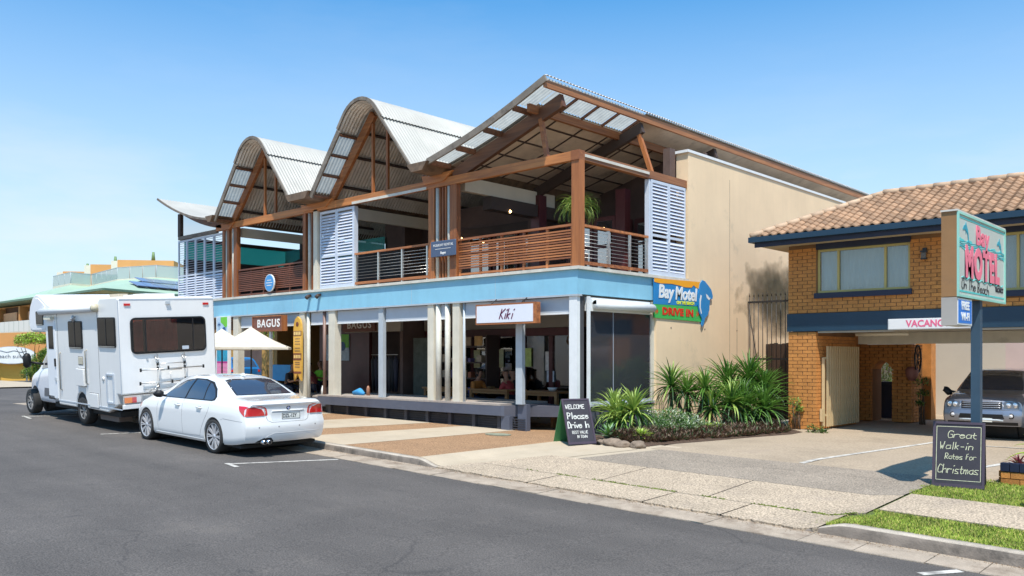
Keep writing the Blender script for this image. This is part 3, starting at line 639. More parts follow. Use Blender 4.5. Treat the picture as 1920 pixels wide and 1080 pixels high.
while xx < -14.4:
    fr_ = bx('door_frame', xx, xx + .13, 17.85, 17.97, .34, 2.41, m_mar, B)
    if xx < -15.0:
        p_ = bx('door_pane', xx + .13, xx + 1.02, 17.90, 17.91, .34, 2.41, m_pane, B)
    xx += 1.02
for x, zt, cc in ((-18.0, 2.03, (.62, .60, .35)), (-17.05, 2.05, (.66, .66, .40)), (-15.98, 2.08, (.55, .68, .22)), (-15.2, 1.98, (.75, .75, .75)), (-15.15, 1.45, (.62, .68, .78))):
    o = bx('notice', x - .13, x + .13, 17.86, 17.868, zt - (.52 if zt > 1.9 else .3), zt, M('notice_%02d' % int(-x * 10 + zt), cc, .7, var=.2, vs=12), B)
MB().tube([( -14.36 + .13 * math.cos(a * .524), 17.78, 2.28 + .13 * math.sin(a * .524)) for a in range(13)], .03, 6).build('wreath', M('wreath_brown', (.12, .06, .03), .9), B)
# right side room behind the clear blind
bx('dado_wall', -11.62, -11.47, F + .46, 17.34, .08, .74, m_ledge, B); bx('dado_sill', -11.64, -11.43, F + .46, 17.34, .742, .80, m_gry, B)
bx('blind_housing', -11.54, -11.47, F + .36, 17.2, 2.84, 3.14, m_wht, B)
MB().cyl((-11.38, F + .55, 2.98), (-11.38, 17.18, 2.98), .10, 14).build('blind_roll', m_wht, B)
bx('blind_roll_cover', -11.47, -11.36, F + .55, 17.18, 2.99, 3.08, m_wht, B)
bx('clear_blind', -11.505, -11.50, F + .48, 17.25, .81, 2.90, m_pvc, B); bx('blind_batten', -11.53, -11.48, F + .48, 17.25, .80, .85, m_gry, B)
bx('blind_seam', -11.507, -11.498, 15.75, 15.765, .86, 2.9, m_roll, B)
bx('side_frame', -11.58, -11.46, 17.26, 17.36, .08, 3.15, m_crm, B)
# ---- upper floor rooms
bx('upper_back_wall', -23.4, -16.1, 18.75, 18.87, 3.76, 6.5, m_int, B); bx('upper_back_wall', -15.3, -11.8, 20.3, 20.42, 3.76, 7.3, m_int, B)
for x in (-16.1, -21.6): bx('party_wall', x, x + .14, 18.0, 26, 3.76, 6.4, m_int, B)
bx('cream_bulkhead', -15.42, -15.28, F + .35, 18.2, 5.95, 6.30, m_crmi, B); bx('cream_bulkhead', -20.62, -20.50, F + .3, 18.7, 5.88, 6.22, m_crmi, B); bx('cream_bulkhead', -25.95, -25.83, F + .3, 18.7, 5.80, 6.10, m_crmi, B)
bx('dark_lintel', -15.5, -15.2, 15.6, 18.7, 5.60, 5.93, m_batten, B); bx('dark_lintel', -20.3, -16.2, 18.6, 18.74, 5.5, 5.8, m_batten, B)
bx('interior_post', -15.45, -15.15, 17.4, 17.7, 3.76, 6.2, m_mar, B); bx('interior_post', -11.95, -11.75, 18.5, 18.75, 3.8, 7.1, m_int, B)
# glazed doors of the first floor
for x0, x1, y in ((-19.2, -18.2, 18.70), (-18.1, -17.1, 18.70), (-17.0, -16.2, 18.70), (-15.1, -14.1, 20.25), (-14.0, -13.0, 20.25), (-12.95, -11.95, 20.25)):
    fr_ = MB(); 
    for a in ((x0, x0 + .10, 3.8, 5.75), (x1 - .10, x1, 3.8, 5.75), (x0 + .1, x1 - .1, 5.62, 5.75), (x0 + .1, x1 - .1, 3.8, 4.0), (x0 + .1, x1 - .1, 5.0, 5.08)): fr_.box(a[0], a[1], y - .05, y + .0, a[2], a[3])
    f_ = fr_.build('door_frame', m_mar, B); MB().box(x0 + .1, x1 - .1, y - .03, y - .022, 4.0, 5.62).build('pane', m_pane2, f_)
# glass doors parallel to the street set between bay one's posts
for x0, x1 in ((-14.95, -14.05), (-14.0, -13.3)):
    fr_ = MB()
    for a in ((x0, x0 + .09, 3.8, 5.55), (x1 - .09, x1, 3.8, 5.55), (x0 + .09, x1 - .09, 5.44, 5.55), (x0 + .09, x1 - .09, 4.72, 4.82)): fr_.box(a[0], a[1], 18.3, 18.37, a[2], a[3])
    f_ = fr_.build('door_frame', m_mar, B); MB().box(x0 + .09, x1 - .09, 18.33, 18.336, 3.8, 5.44).build('pane', m_pane2, f_)
bx('interior_post', -13.25, -12.95, 18.25, 18.5, 3.76, 6.2, m_mar, B)
# left bay: glazed side strip
bx('side_sill', -29.75, -29.6, F + .2, 22, 3.76, 5.35, m_int2, B); bx('side_glass', -29.70, -29.69, F + .2, 22, 5.36, 6.0, m_teal, B); bx('side_head', -29.78, -29.6, F + .1, 24, 6.0, 6.12, m_batten, B)
bx('rear_sill', -29.5, -22.0, 18.60, 18.74, 3.76, 5.45, m_int2, B)
for x in (-28.2, -26.6): bx('interior_post', x, x + .16, 18.45, 18.6, 5.15, 6.3, m_batten, B)
bx('rear_glass_strip', -29.5, -23.3, 18.64, 18.65, 5.46, 5.98, m_teal, B)
MB().beam((-29.3, 18.5, 5.3), (-25.5, 18.5, 6.0), .1, .14, up=(0, 1, 0)).build('brace', m_batten, B)
# ---- posts between the bays
def post(x0, x1, m=m_tim, d=.14): bx('timber_post', x0, x1, F + .0, F + d, 3.79, 6.07, m, B)
post(-11.62, -11.40, m_tim, .18); post(-15.46, -15.22); post(-16.25, -16.03); post(-21.85, -21.70); post(-26.60, -26.45); post(-26.28, -26.15); post(-25.86, -25.66)
for x in (-15.86, -15.75, -15.64, -21.42, -21.33, -26.05): bx('screen_batten', x - .022, x + .022, F + .03, F + .09, 3.80, 6.06, m_tim, B)
for x, r_ in ((-15.95, .05), (-15.53, .045), (-21.55, .05), (-26.37, .045), (-25.95, .045)): MB().cyl((x, F + .05, 3.79), (x, F + .05, 6.06), r_, 12).build('downpipe', m_pipe, B)
bx('cream_post', -21.27, -21.08, F - .02, F + .14, 3.79, 6.20, m_crm, B)
# ---- louvred shutters
def shutter(x0, x1, z0, z1, y=F + .04, leaves=2, rail=None, open_top=False, axis='x', const=None):
    """framed leaves of tilted louvres; axis y: runs along Y in the plane X=const"""
    w = (x1 - x0) / leaves
    for i in range(leaves):
        a = x0 + i * w + .006; b = x0 + (i + 1) * w - .006; fr_ = MB(); t = .045
        segs = [(a, a + .05, z0, z1), (b - .05, b, z0, z1), (a + .05, b - .05, z1 - .07, z1), (a + .05, b - .05, z0, z0 + .10)]
        if rail: segs.append((a + .05, b - .05, rail - .03, rail + .03))
        for (p, q, r_, s) in segs:
            if axis == 'x': fr_.box(p, q, y, y + t, r_, s)
            else: fr_.box(const - t, const, p, q, r_, s)
        fo = fr_.build('shutter_frame', m_shutf, B)
        z = z0 + .145
        while z < z1 - .10:
            if not rail or abs(z - rail) > .06:
                tilt = R(28 if not (open_top and z > rail) else 80)
                if axis == 'x': piece('louvre', (b - a - .10, .075, .010), ((a + b) / 2, y + .024, z), m_shut, fo, (R(90) - tilt if False else R(62) if not (open_top and z > rail) else R(8), 0, 0))
                else: piece('louvre', (.075, b - a - .10, .010), (const - .024, (a + b) / 2, z), m_shut, fo, (0, R(62) , 0))
            z += .084
shutter(-21.03, -19.42, 3.80, 6.03, rail=4.72); bx('shutter_return', -19.42, -19.37, F + .03, F + .16, 3.8, 6.03, m_shutf, B)
shutter(17.20, 18.74, 3.80, 6.07, rail=4.75, axis='y', const=-11.44); bx('shutter_return', -11.58, -11.46, 17.13, 17.19, 3.8, 6.07, m_shutf, B)
shutter(-29.85, -26.62, 3.72, 6.0, leaves=5, rail=4.72, open_top=True)
# ---- balustrades
def bal_timber(x0, x1, m, n, z0, z1, top):
    b_ = MB().box(x0, x1, F + .03, F + .11, top - .05, top); bo = b_.build('balustrade', m, B)
    k = 5 if x1 - x0 > 3 else 4
    for i in range(k + 1):
        x = x0 + .03 + (x1 - x0 - .06) * i / k; piece('baluster_post', (.055, .05, top - 3.83), (x, F + .085, (top + 3.73) / 2), m, bo)
    for i in range(n): piece('slat', (x1 - x0 - .04, .022, .036), ((x0 + x1) / 2, F + .045, z0 + (z1 - z0) * i / (n - 1)), m, bo)
    piece('bottom_rail', (x1 - x0, .06, .05), ((x0 + x1) / 2, F + .10, 3.85), m, bo)
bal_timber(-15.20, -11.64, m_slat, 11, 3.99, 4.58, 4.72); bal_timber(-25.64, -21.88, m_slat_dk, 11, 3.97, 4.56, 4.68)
bo = MB().box(-19.36, -16.27, F + .03, F + .11, 4.66, 4.71).build('balustrade', m_slat, B)
piece('bottom_rail', (3.08, .06, .07), (-17.815, F + .07, 3.87), m_slat, bo)
for i in range(4): piece('baluster_post', (.05, .05, .86), (-19.33 + i * .99, F + .07, 4.23), m_ss, bo)
for k in range(8): MB().cyl((-19.35, F + .07, 4.0 + k * .082), (-16.28, F + .07, 4.0 + k * .082), .006, 5).build('wire', m_ss, bo)
bo = MB().box(-11.53, -11.45, F + .19, 17.10, 4.66, 4.71).build('balustrade', m_slat, B)
piece('bottom_rail', (.06, 2.5, .07), (-11.49, F + 1.45, 3.88), m_slat, bo)
for y in (F + .24, F + 1.15, F + 1.98, 17.06): piece('baluster_post', (.05, .05, .86), (-11.49, y, 4.23), m_ss, bo)
for k in range(8): MB().cyl((-11.49, F + .2, 4.0 + k * .082), (-11.49, 17.1, 4.0 + k * .082), .006, 5).build('wire', m_ss, bo)
# ---- concrete side wall
w_ = MB().box(-11.75, -11.40, 17.36, 33.4, -.05, 3.70); w_.box(-11.75, -11.40, 18.80, 33.4, 3.70, 6.98); wall = w_.build('concrete_wall', m_conw, B)
bx('wall_capping', -11.80, -11.37, 18.74, 33.4, 6.982, 7.05, m_wht, B)
bx('wall_groove', -11.401, -11.396, 21.30, 21.315, 1.2, 2.9, m_barge, wall); bx('wall_groove', -11.401, -11.396, 20.9, 20.91, .6, 6.6, m_barge, wall)
for y in (18.0, 19.6, 21.3): 
    for z in (1.3, 2.55): MB().cyl((-11.402, y, z), (-11.393, y, z), .022, 8).build('tie_hole', m_barge, wall)
# soft shade painted on the wall below the motel eave, as a dark overlay
mm_ = M('painted_shade', (.11, .09, .05), .9, var=.4, vs=3)
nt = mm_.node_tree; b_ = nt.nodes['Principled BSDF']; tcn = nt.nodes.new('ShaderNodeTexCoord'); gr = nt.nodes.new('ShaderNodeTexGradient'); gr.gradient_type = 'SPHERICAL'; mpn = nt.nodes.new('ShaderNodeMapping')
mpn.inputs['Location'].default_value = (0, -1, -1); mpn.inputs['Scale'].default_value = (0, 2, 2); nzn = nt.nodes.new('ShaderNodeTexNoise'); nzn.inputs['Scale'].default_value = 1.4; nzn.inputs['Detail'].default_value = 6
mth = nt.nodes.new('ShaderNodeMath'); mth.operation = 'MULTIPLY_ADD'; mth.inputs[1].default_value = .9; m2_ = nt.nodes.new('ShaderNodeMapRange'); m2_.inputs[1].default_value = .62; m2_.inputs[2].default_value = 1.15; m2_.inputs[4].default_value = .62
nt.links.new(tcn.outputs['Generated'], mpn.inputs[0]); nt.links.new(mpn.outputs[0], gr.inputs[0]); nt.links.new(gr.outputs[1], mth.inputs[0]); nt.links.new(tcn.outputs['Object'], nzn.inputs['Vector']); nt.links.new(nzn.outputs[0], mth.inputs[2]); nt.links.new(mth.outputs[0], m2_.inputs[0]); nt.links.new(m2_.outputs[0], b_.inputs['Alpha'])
mb = MB(); mb.box(-11.399, -11.394, 21.1, 26.5, 2.2, 4.9); mb.build('painted_shade_patch', mm_, wall)
# small lamps that are lit, spotlights under the fascia
m_bulb = emit('warm_bulb', (1, .62, .25), 9)
for p in ((-15.2, 16.3, 5.62), (-12.2, 18.2, 5.72), (-19.6, 18.2, 5.45), (-19.0, 18.2, 5.45), (-20.5, 20.2, 2.6)):
    mb = MB(); mb.tube([(p[0], p[1], p[2] + .035), (p[0], p[1], p[2]), (p[0], p[1], p[2] - .035)], [.015, .035, .02], 10); mb.build('lit_bulb', m_bulb, B)
for x in (-20.95, -21.45):
    mb = MB(); mb.box(x - .05, x + .05, F - .07, F, 3.60, 3.66).cyl((x, F - .06, 3.62), (x, F - .14, 3.55), .05, 10, .06); mb.build('floodlight', m_batten, B)
# ================================================================= VEHICLES
m_cw = M('white_car_paint', (.76, .76, .75), .10, var=.015, vs=1, coat=1.0)
m_cs = M('silver_car_paint', (.24, .25, .29), .30, metal=.6, var=.02, coat=1.0)
m_cg = M('tinted_car_glass', (.035, .04, .055), .03, var=.05, spec=1.0, coat=1.0)
m_cg2 = M('dark_window', (.007, .005, .005), .06, var=.3, vs=3, spec=.14)
m_blk = M('black_plastic', (.014, .014, .015), .5, var=.1, spec=.3)
m_rub = M('tyre_rubber', (.022, .021, .020), .8, var=.2, vs=8)
m_alloy = M('alloy_rim', (.62, .62, .64), .3, metal=.45, var=.08)
m_alloyd = M('rim_barrel', (.16, .16, .17), .45, metal=.7, var=.1)
m_red = M('red_lens', (.55, .012, .015), .12, var=.1, coat=1, spec=.8)
m_redd = M('dark_red_lens', (.26, .008, .010), .12, var=.1, coat=1)
m_clr = M('clear_lens', (.62, .60, .60), .1, var=.1, coat=1)
m_amb = M('amber_lens', (.80, .20, .02), .15, var=.1, coat=1)
m_plate = M('number_plate', (.70, .71, .66), .5, var=.05)
m_ink = M('plate_ink', (.03, .03, .04), .5)
m_chr = M('chrome', (.75, .75, .77), .12, metal=1, var=.03)
m_gap = M('panel_gap', (.16, .16, .165), .6, var=.05)
m_under_v = M('underbody', (.02, .019, .018), .9)
def interp(tab, x):
    if x <= tab[0][0]: return tab[0][1]
    if x >= tab[-1][0]: return tab[-1][1]
    for i in range(len(tab) - 1):
        if tab[i][0] <= x <= tab[i + 1][0]:
            x0, y0 = tab[i]; x1, y1 = tab[i + 1]; h = x1 - x0
            def sl(j):
                if j <= 0 or j >= len(tab) - 1: 
                    k = min(max(j, 0), len(tab) - 2); return (tab[k + 1][1] - tab[k][1]) / (tab[k + 1][0] - tab[k][0])
                a = (tab[j][1] - tab[j - 1][1]) / (tab[j][0] - tab[j - 1][0]); b = (tab[j + 1][1] - tab[j][1]) / (tab[j + 1][0] - tab[j][0])
                return 0 if a * b <= 0 else 2 * a * b / (a + b)
            t = (x - x0) / h; m0, m1 = sl(i) * h, sl(i + 1) * h
            return (2 * t ** 3 - 3 * t * t + 1) * y0 + (t ** 3 - 2 * t * t + t) * m0 + (-2 * t ** 3 + 3 * t * t) * y1 + (t ** 3 - t * t) * m1
def lerp_tab(tab, z):
    return interp(tab, z)
def loft(T, Lg, dx=.06, bow=.14, endprof=None, frontprof=None, ny=16):
    """car body as one closed skin; x from the near end (0) to Lg. T: tables zt, zs, w, wr, zb"""
    xs = []; x = 0
    while x < Lg - 1e-6: xs.append(x); x += dx * (.5 if x < .3 or x > Lg - .3 else 1)
    xs.append(Lg)
    def half(x):
        zt, zsd, w, wr, zb = (interp(T[k], x) for k in ('zt', 'zs', 'w', 'wr', 'zb'))
        wb = w * .935; P = [(0, zb + .04), (.45 * w, zb + .04), (.80 * w, zb + .03), (.945 * w, zb), (.985 * w, zb + .05), (.995 * w, zb + .14)]
        for f in (.22, .40, .58, .74): P.append((w * (1.0 + .004 * math.sin(f * 3.1)) * (1 - .012 * f), zb + .14 + (zsd - zb - .14) * f))
        P += [(w * .978, zsd - .055), (w * .962, zsd - .02), (wb + .008, zsd)]
        h = zt - zsd; ga = wb - .012
        for f in (.18, .40, .62, .82):
            b = .035 * math.sin(math.pi * f) * min(1, h / .4)
            P.append((ga + (wr - ga) * f + b, zsd + .004 + (h * .93) * f))
        P += [(wr - .01, zsd + h * .955), (wr * .86, zsd + h * .985), (wr * .6, zt + .002), (wr * .3, zt + .008), (0, zt + .010)]
        return P
    rows = [half(x) for x in xs]; n = len(rows[0])
    def defo(x, y, z):
        f = max(0, 1 - x / .9); x2 = x + bow * (abs(y) / .9) ** 2.6 * f * 1.0
        if endprof: x2 += interp(endprof, z) * max(0, 1 - x / .55)
        f = max(0, 1 - (Lg - x) / .9); x2 -= bow * 1.3 * (abs(y) / .9) ** 2.4 * f
        if frontprof: x2 -= interp(frontprof, z) * max(0, 1 - (Lg - x) / .55)
        return (x2, y, z)
    vs = []; fs = []
    loop = 2 * n - 2
    for x, P in zip(xs, rows):
        for (y, z) in P: vs.append(defo(x, y, z))
        for (y, z) in P[-2:0:-1]: vs.append(defo(x, -y, z))
    for i in range(len(xs) - 1):
        for j in range(loop):
            a, b = i * loop + j, i * loop + (j + 1) % loop; fs.append((a, b, b + loop, a + loop))
    for end, i in ((0, 0), (1, len(xs) - 1)):
        x = xs[i]; P = rows[i]; prev = None
        for j in range(0, n):
            y, z = P[j]; row = []
            if j == 0 or j == n - 1: prev_row = [i * loop + (0 if j == 0 else n - 1)]; row = prev_row
            else:
                row = [i * loop + j]
                for k in range(1, ny):
                    yy = y * (1 - 2 * k / ny); vs.append(defo(x, yy, z)); row.append(len(vs) - 1)
                row.append(i * loop + (loop - j))
            if prev is not None:
                if len(prev) == 1:
                    for k in range(len(row) - 1): fs.append((prev[0], row[k], row[k + 1]) if end else (prev[0], row[k + 1], row[k]))
                elif len(row) == 1:
                    for k in range(len(prev) - 1): fs.append((row[0], prev[k + 1], prev[k]) if end else (row[0], prev[k], prev[k + 1]))
                else:
                    for k in range(len(row) - 1):
                        q = (prev[k], row[k], row[k + 1], prev[k + 1]); fs.append(q if end else q[::-1])
            prev = row
    return vs, fs
def fixn(o):
    bm = bmesh.new(); bm.from_mesh(o.data); bmesh.ops.recalc_face_normals(bm, faces=bm.faces); bm.to_mesh(o.data); bm.free(); return o
def cut_arches(vs, fs, wheels, r, w_in, name, mat, parent):
    me = bpy.data.meshes.new(name); me.from_pydata(vs, [], fs); bm = bmesh.new(); bm.from_mesh(me)
    bmesh.ops.remove_doubles(bm, verts=bm.verts, dist=.0005); bmesh.ops.recalc_face_normals(bm, faces=bm.faces); bm.to_mesh(me); bm.free()
    o = bpy.data.objects.new(name, me); col.objects.link(o); cutters = []
    for (x, z) in wheels:
        for s in (-1, 1):
            cb = fixn(MB().cyl((x, s * w_in, z), (x, s * 1.4, z), r, 40).build('cut')); cutters.append(cb)
            md = o.modifiers.new('b', 'BOOLEAN'); md.object = cb; md.operation = 'DIFFERENCE'; md.solver = 'EXACT'
    def ev_(): return bpy.data.meshes.new_from_object(o.evaluated_get(bpy.context.evaluated_depsgraph_get()))
    me2 = ev_(); o.modifiers.clear()
    if max(abs(v.co.y) for v in me2.vertices) > 1.2:
        for c in cutters:                              # one cut at a time, trying the other solver when one fails
            for solver, sf, ds in (('FAST', False, .001), ('FAST', False, .0037), ('FAST', False, .0071), ('EXACT', True, 0)):
                md = o.modifiers.new('b', 'BOOLEAN'); md.object = c; md.operation = 'DIFFERENCE'; md.solver = solver
                if solver == 'EXACT': md.use_self = sf
                c.location = (ds, ds * .7, ds * .5)
                m_ = ev_(); o.modifiers.clear()
                if max(abs(v.co.y) for v in m_.vertices) < 1.2 and len(m_.vertices) > len(vs) * .7: o.data = m_; break
        me2 = o.data
    o.modifiers.clear(); o.data = me2; me2.materials.clear(); me2.materials.append(mat)
    for p in me2.polygons: p.use_smooth = True; p.material_index = 0
    for c in cutters: bpy.data.objects.remove(c)
    try: me2.set_sharp_from_angle(angle=R(38))
    except Exception: pass
    o.parent = parent
    return o
def bvh_of(vs, fs): return BVHTree.FromPolygons([Vector(v) for v in vs], fs)
def patch(bvh, poly, axis, off, name, mat, parent, cell=.06, depth=.012, smooth=True):
    """a piece laid on the body: polygon seen along an axis ('y+','y-','x-','x+'), gridded, projected and given an edge"""
    bm = bmesh.new(); f = bm.faces.new([bm.verts.new((p[0], p[1], 0)) for p in poly])
    x0 = min(p[0] for p in poly); x1 = max(p[0] for p in poly); y0 = min(p[1] for p in poly); y1 = max(p[1] for p in poly)
    for ax, a, b in ((0, x0, x1), (1, y0, y1)):
        c = a + cell
        while c < b - .005:
            pl = (c, 0, 0) if ax == 0 else (0, c, 0); no = (1, 0, 0) if ax == 0 else (0, 1, 0)
            bmesh.ops.bisect_plane(bm, geom=bm.verts[:] + bm.edges[:] + bm.faces[:], plane_co=pl, plane_no=no); c += cell
    bad = []
    for v in bm.verts:
        a, b = v.co.x, v.co.y
        if axis[0] == 'y': s = 1 if axis[1] == '+' else -1; ori = Vector((a, 3 * s, b)); d = Vector((0, -s, 0))
        else: s = 1 if axis[1] == '+' else -1; ori = Vector((8 * s if s > 0 else -3, a, b)); d = Vector((-s, 0, 0))
        hit, nr, idx, dist = bvh.ray_cast(ori, d)
        if hit is None: bad.append(v); continue
        v.co = hit - d * off
    for v in bad: bm.verts.remove(v)
    if not bm.faces: bm.free(); return None
    ex = bmesh.ops.extrude_face_region(bm, geom=bm.faces[:]); 
    nv = [e for e in ex['geom'] if isinstance(e, bmesh.types.BMVert)]
    dd = Vector((0, -1 if axis[1] == '+' else 1, 0)) if axis[0] == 'y' else Vector((-1 if axis[1] == '+' else 1, 0, 0))
    for v in nv: v.co = v.co + dd * depth
    bmesh.ops.recalc_face_normals(bm, faces=bm.faces)
    me = bpy.data.meshes.new(name); bm.to_mesh(me); bm.free(); me.materials.append(mat)
    for p in me.polygons: p.use_smooth = smooth
    try: me.set_sharp_from_angle(angle=R(50))
    except Exception: pass
    o = bpy.data.objects.new(name, me); col.objects.link(o); o.parent = parent; return o
def seam(bvh, pts, axis, mat, parent, w=.006, name='panel_seam'):
    """thin shut line following the body"""
    for i in range(1):
        P = []
        for (p, q) in zip(pts, pts[1:]):
            n = max(1, int(math.hypot(q[0] - p[0], q[1] - p[1]) / .05))
            for k in range(n): P.append((p[0] + (q[0] - p[0]) * k / n, p[1] + (q[1] - p[1]) * k / n))
        P.append(pts[-1]); W = []
        for a, b in P:
            s = 1 if axis[1] == '+' else -1
            if axis[0] == 'y': ori = Vector((a, 3 * s, b)); d = Vector((0, -s, 0))
            elif axis[0] == 'z': ori = Vector((a, b, 4)); d = Vector((0, 0, -1))
            else: ori = Vector((8 * s if s > 0 else -3, a, b)); d = Vector((-s, 0, 0))
            hit = bvh.ray_cast(ori, d)[0]
            if hit is not None: W.append(hit)
        if len(W) > 1: MB().tube(W, w / 2, 5).build(name, mat, parent, local=True)
def wheel(parent, x, y, z, r, s, spokes=10, rim=.80, w=.23, m_r=None, dbl=True):
    """tyre with rounded shoulders, barrel, spokes and hub; s = side the face points to"""
    m_r = m_r or m_alloy
    o = MB(); prof = [(r * rim, -w / 2), (r * .93, -w / 2 - .006), (r * .985, -w / 2 + .02), (r, -w / 2 + .05), (r, w / 2 - .05), (r * .985, w / 2 - .02), (r * .93, w / 2 + .006), (r * rim, w / 2)]
    n = 48; vs = [(x + a * math.cos(2 * math.pi * i / n), y + b, z + a * math.sin(2 * math.pi * i / n)) for i in range(n) for a, b in prof]; k = len(prof)
    o.add(vs, [(i * k + j, ((i + 1) % n) * k + j, ((i + 1) % n) * k + j + 1, i * k + j + 1) for i in range(n) for j in range(k - 1)], True)
    wo_ = o.build('wheel', m_rub, parent, local=True)
    yo = y + s * (w / 2 - .012); b = MB()
    pr = [(r * rim, 0), (r * rim * .965, .012), (r * rim * .93, 0), (r * rim * .90, -.05), (r * rim * .86, -.15)]
    vs = [(x + a * math.cos(2 * math.pi * i / n), yo + s * c, z + a * math.sin(2 * math.pi * i / n)) for i in range(n) for a, c in pr]; k = len(pr)
    b.mat(m_r).add(vs, [(i * k + j, ((i + 1) % n) * k + j, ((i + 1) % n) * k + j + 1, i * k + j + 1) for i in range(n) for j in range(2)], True)
    b.mat(m_alloyd).add(vs, [(i * k + j, ((i + 1) % n) * k + j, ((i + 1) % n) * k + j + 1, i * k + j + 1) for i in range(n) for j in (2, 3)], True)
    vs2 = [(x + r * rim * .9 * math.cos(2 * math.pi * i / n), yo - s * .10, z + r * rim * .9 * math.sin(2 * math.pi * i / n)) for i in range(n)]
    b.mat(m_alloyd).add(vs2, [tuple(range(n))])
    b.mat(m_r)
    for i in range(spokes):
        for off in ((-.10, .10) if dbl else (0,)):
            a0 = 2 * math.pi * i / spokes; a1 = a0 + off * 10 / spokes * .9
            p = Vector((x + r * .13 * math.cos(a0), yo - s * .022, z + r * .13 * math.sin(a0))); q = Vector((x + r * rim * .94 * math.cos(a1), yo - s * .012, z + r * rim * .94 * math.sin(a1)))
            b.beam(p, q, .022 if dbl else .036, .026, up=(0, 1, 0))
    b.cyl((x, yo - s * .06, z), (x, yo - s * .008, z), r * .15, 16)
    b.build('rim', None, wo_, local=True)
    return wo_

# ---------------------------------------------------------------- white sedan
sed = thing('sedan', 'white four door sedan parked at the kerb right behind the motorhome', 'car', (-14.10, 8.97, zr(-14.1) + .006), rot=(R(-.6), R(-1.43), math.pi))
T = dict(
 zt=[(0, .985), (.10, 1.035), (.45, 1.055), (.72, 1.075), (.86, 1.12), (1.2, 1.275), (1.55, 1.39), (1.85, 1.43), (2.25, 1.445), (2.7, 1.425), (3.05, 1.345), (3.45, 1.17), (3.68, 1.06), (3.85, 1.02), (4.3, .93), (4.62, .83), (4.84, .70)],
 zs=[(0, .93), (.3, .96), (1.0, .965), (2.0, .945), (3.0, .92), (3.7, .90), (4.3, .83), (4.84, .62)],
 w=[(0, .845), (.12, .875), (.4, .905), (1.1, .925), (1.7, .915), (2.4, .915), (3.7, .92), (4.2, .905), (4.6, .86), (4.84, .76)],
 wr=[(0, .72), (.5, .70), (.8, .68), (1.2, .615), (1.7, .575), (2.4, .575), (3.0, .565), (3.5, .60), (3.75, .68), (4.3, .66), (4.84, .5)],
 zb=[(0, .27), (.25, .23), (.7, .20), (1.3, .185), (3.5, .185), (4.3, .19), (4.7, .2), (4.84, .24)])
EP = [(.2, .10), (.27, .05), (.33, .0), (.45, -.035), (.60, -.05), (.665, -.045), (.68, -.01), (.80, .0), (.92, -.005), (.985, -.035), (1.02, -.02), (1.05, .02)]
vs, fs = loft(T, 4.84, endprof=EP); bv = bvh_of(vs, fs)
body = cut_arches(vs, fs, [(1.12, .33), (4.01, .33)], .365, .60, 'body', m_cw, sed)
for wx in (1.12, 4.01):
    for s in (-1, 1):
        MB().cyl((wx, s * .59, .34), (wx, s * .905, .34), .362, 32).build('wheel_arch', m_under_v, sed, local=True) if False else None
        wheel(sed, wx, s * .80, .328, .328, s, spokes=10, rim=.79, w=.24)
    MB().cyl((wx, -.68, .33), (wx, .68, .33), .33, 24).build('wheel_well', m_under_v, sed, local=True)
for s in ('+', '-'):
    A = 'y' + s
    side = [(1.30, .985), (3.42, .955), (3.30, 1.02), (3.0, 1.215), (2.72, 1.325), (2.35, 1.375), (1.95, 1.375), (1.62, 1.33), (1.36, 1.21), (1.20, 1.07), (1.21, 1.0)]
    patch(bv, side, A, .003, 'window_surround', m_blk, sed)
    wf = [(2.42, .982), (3.36, .968), (3.26, 1.03), (2.98, 1.20), (2.70, 1.305), (2.38, 1.352), (2.36, 1.34)]
    wr_ = [(1.66, .998), (2.36, .986), (2.29, 1.352), (1.97, 1.352), (1.76, 1.325)]
    wq = [(1.31, 1.002), (1.62, .998), (1.71, 1.312), (1.62, 1.29), (1.40, 1.19), (1.25, 1.06), (1.26, 1.02)]
    for pl in (wf, wr_, wq): patch(bv, pl, A, .007, 'side_window', m_cg, sed)
    seam(bv, [(2.40, .975), (2.415, .60), (2.36, .30)], A, m_gap, sed)
    seam(bv, [(1.29, .99), (1.34, .80), (1.50, .60), (1.60, .45), (1.66, .30), (2.36, .275)], A, m_gap, sed)
    seam(bv, [(3.44, .95), (3.50, .70), (3.46, .40), (3.40, .27), (2.36, .275)], A, m_gap, sed)
    seam(bv, [(.16, .665), (.74, .69)], A, m_gap, sed); seam(bv, [(.74, .70), (.86, .66)], A, m_gap, sed, .004)
    for hx in (1.62, 2.52):
        hz_ = .84
        hit = bv.ray_cast(Vector((hx, 3 if s == '+' else -3, hz_)), Vector((0, -1 if s == '+' else 1, 0)))[0]; sg = 1 if s == '+' else -1
        MB().tube([hit + Vector((-.02, -.005 * sg, 0)), hit + Vector((.0, .028 * sg, 0)), hit + Vector((.15, .028 * sg, .006)), hit + Vector((.18, -.005 * sg, .006))], [.012, .014, .014, .012], 8).build('door_handle', m_cw, sed, local=True)
        patch(bv, [(hx + .01, hz_ - .03), (hx + .14, hz_ - .025), (hx + .15, hz_ + .03), (hx + .0, hz_ + .028)], A, .001, 'handle_recess', M('recess_white', (.42, .42, .42), .4), sed)
    # mirror
    sg = 1 if s == '+' else -1
    mb = MB(); mb.tube([(3.18, sg * .86, .985), (3.20, sg * .95, 1.0)], .022, 8); mb.tube([(3.14, sg * .94, 1.02), (3.16, sg * .99, 1.03), (3.20, sg * 1.06, 1.03), (3.24, sg * 1.10, 1.02)], [.045, .075, .07, .03], 12); mb.build('side_mirror', m_blk if s == '+' else m_cw, sed, local=True)
    seam(bv, [(1.52, .235), (3.55, .235)], A, M('sill_shadow', (.45, .45, .45), .4), sed, .02, 'sill_shade_strip')  # grey strip painted for the shade along the sill, not a separate part
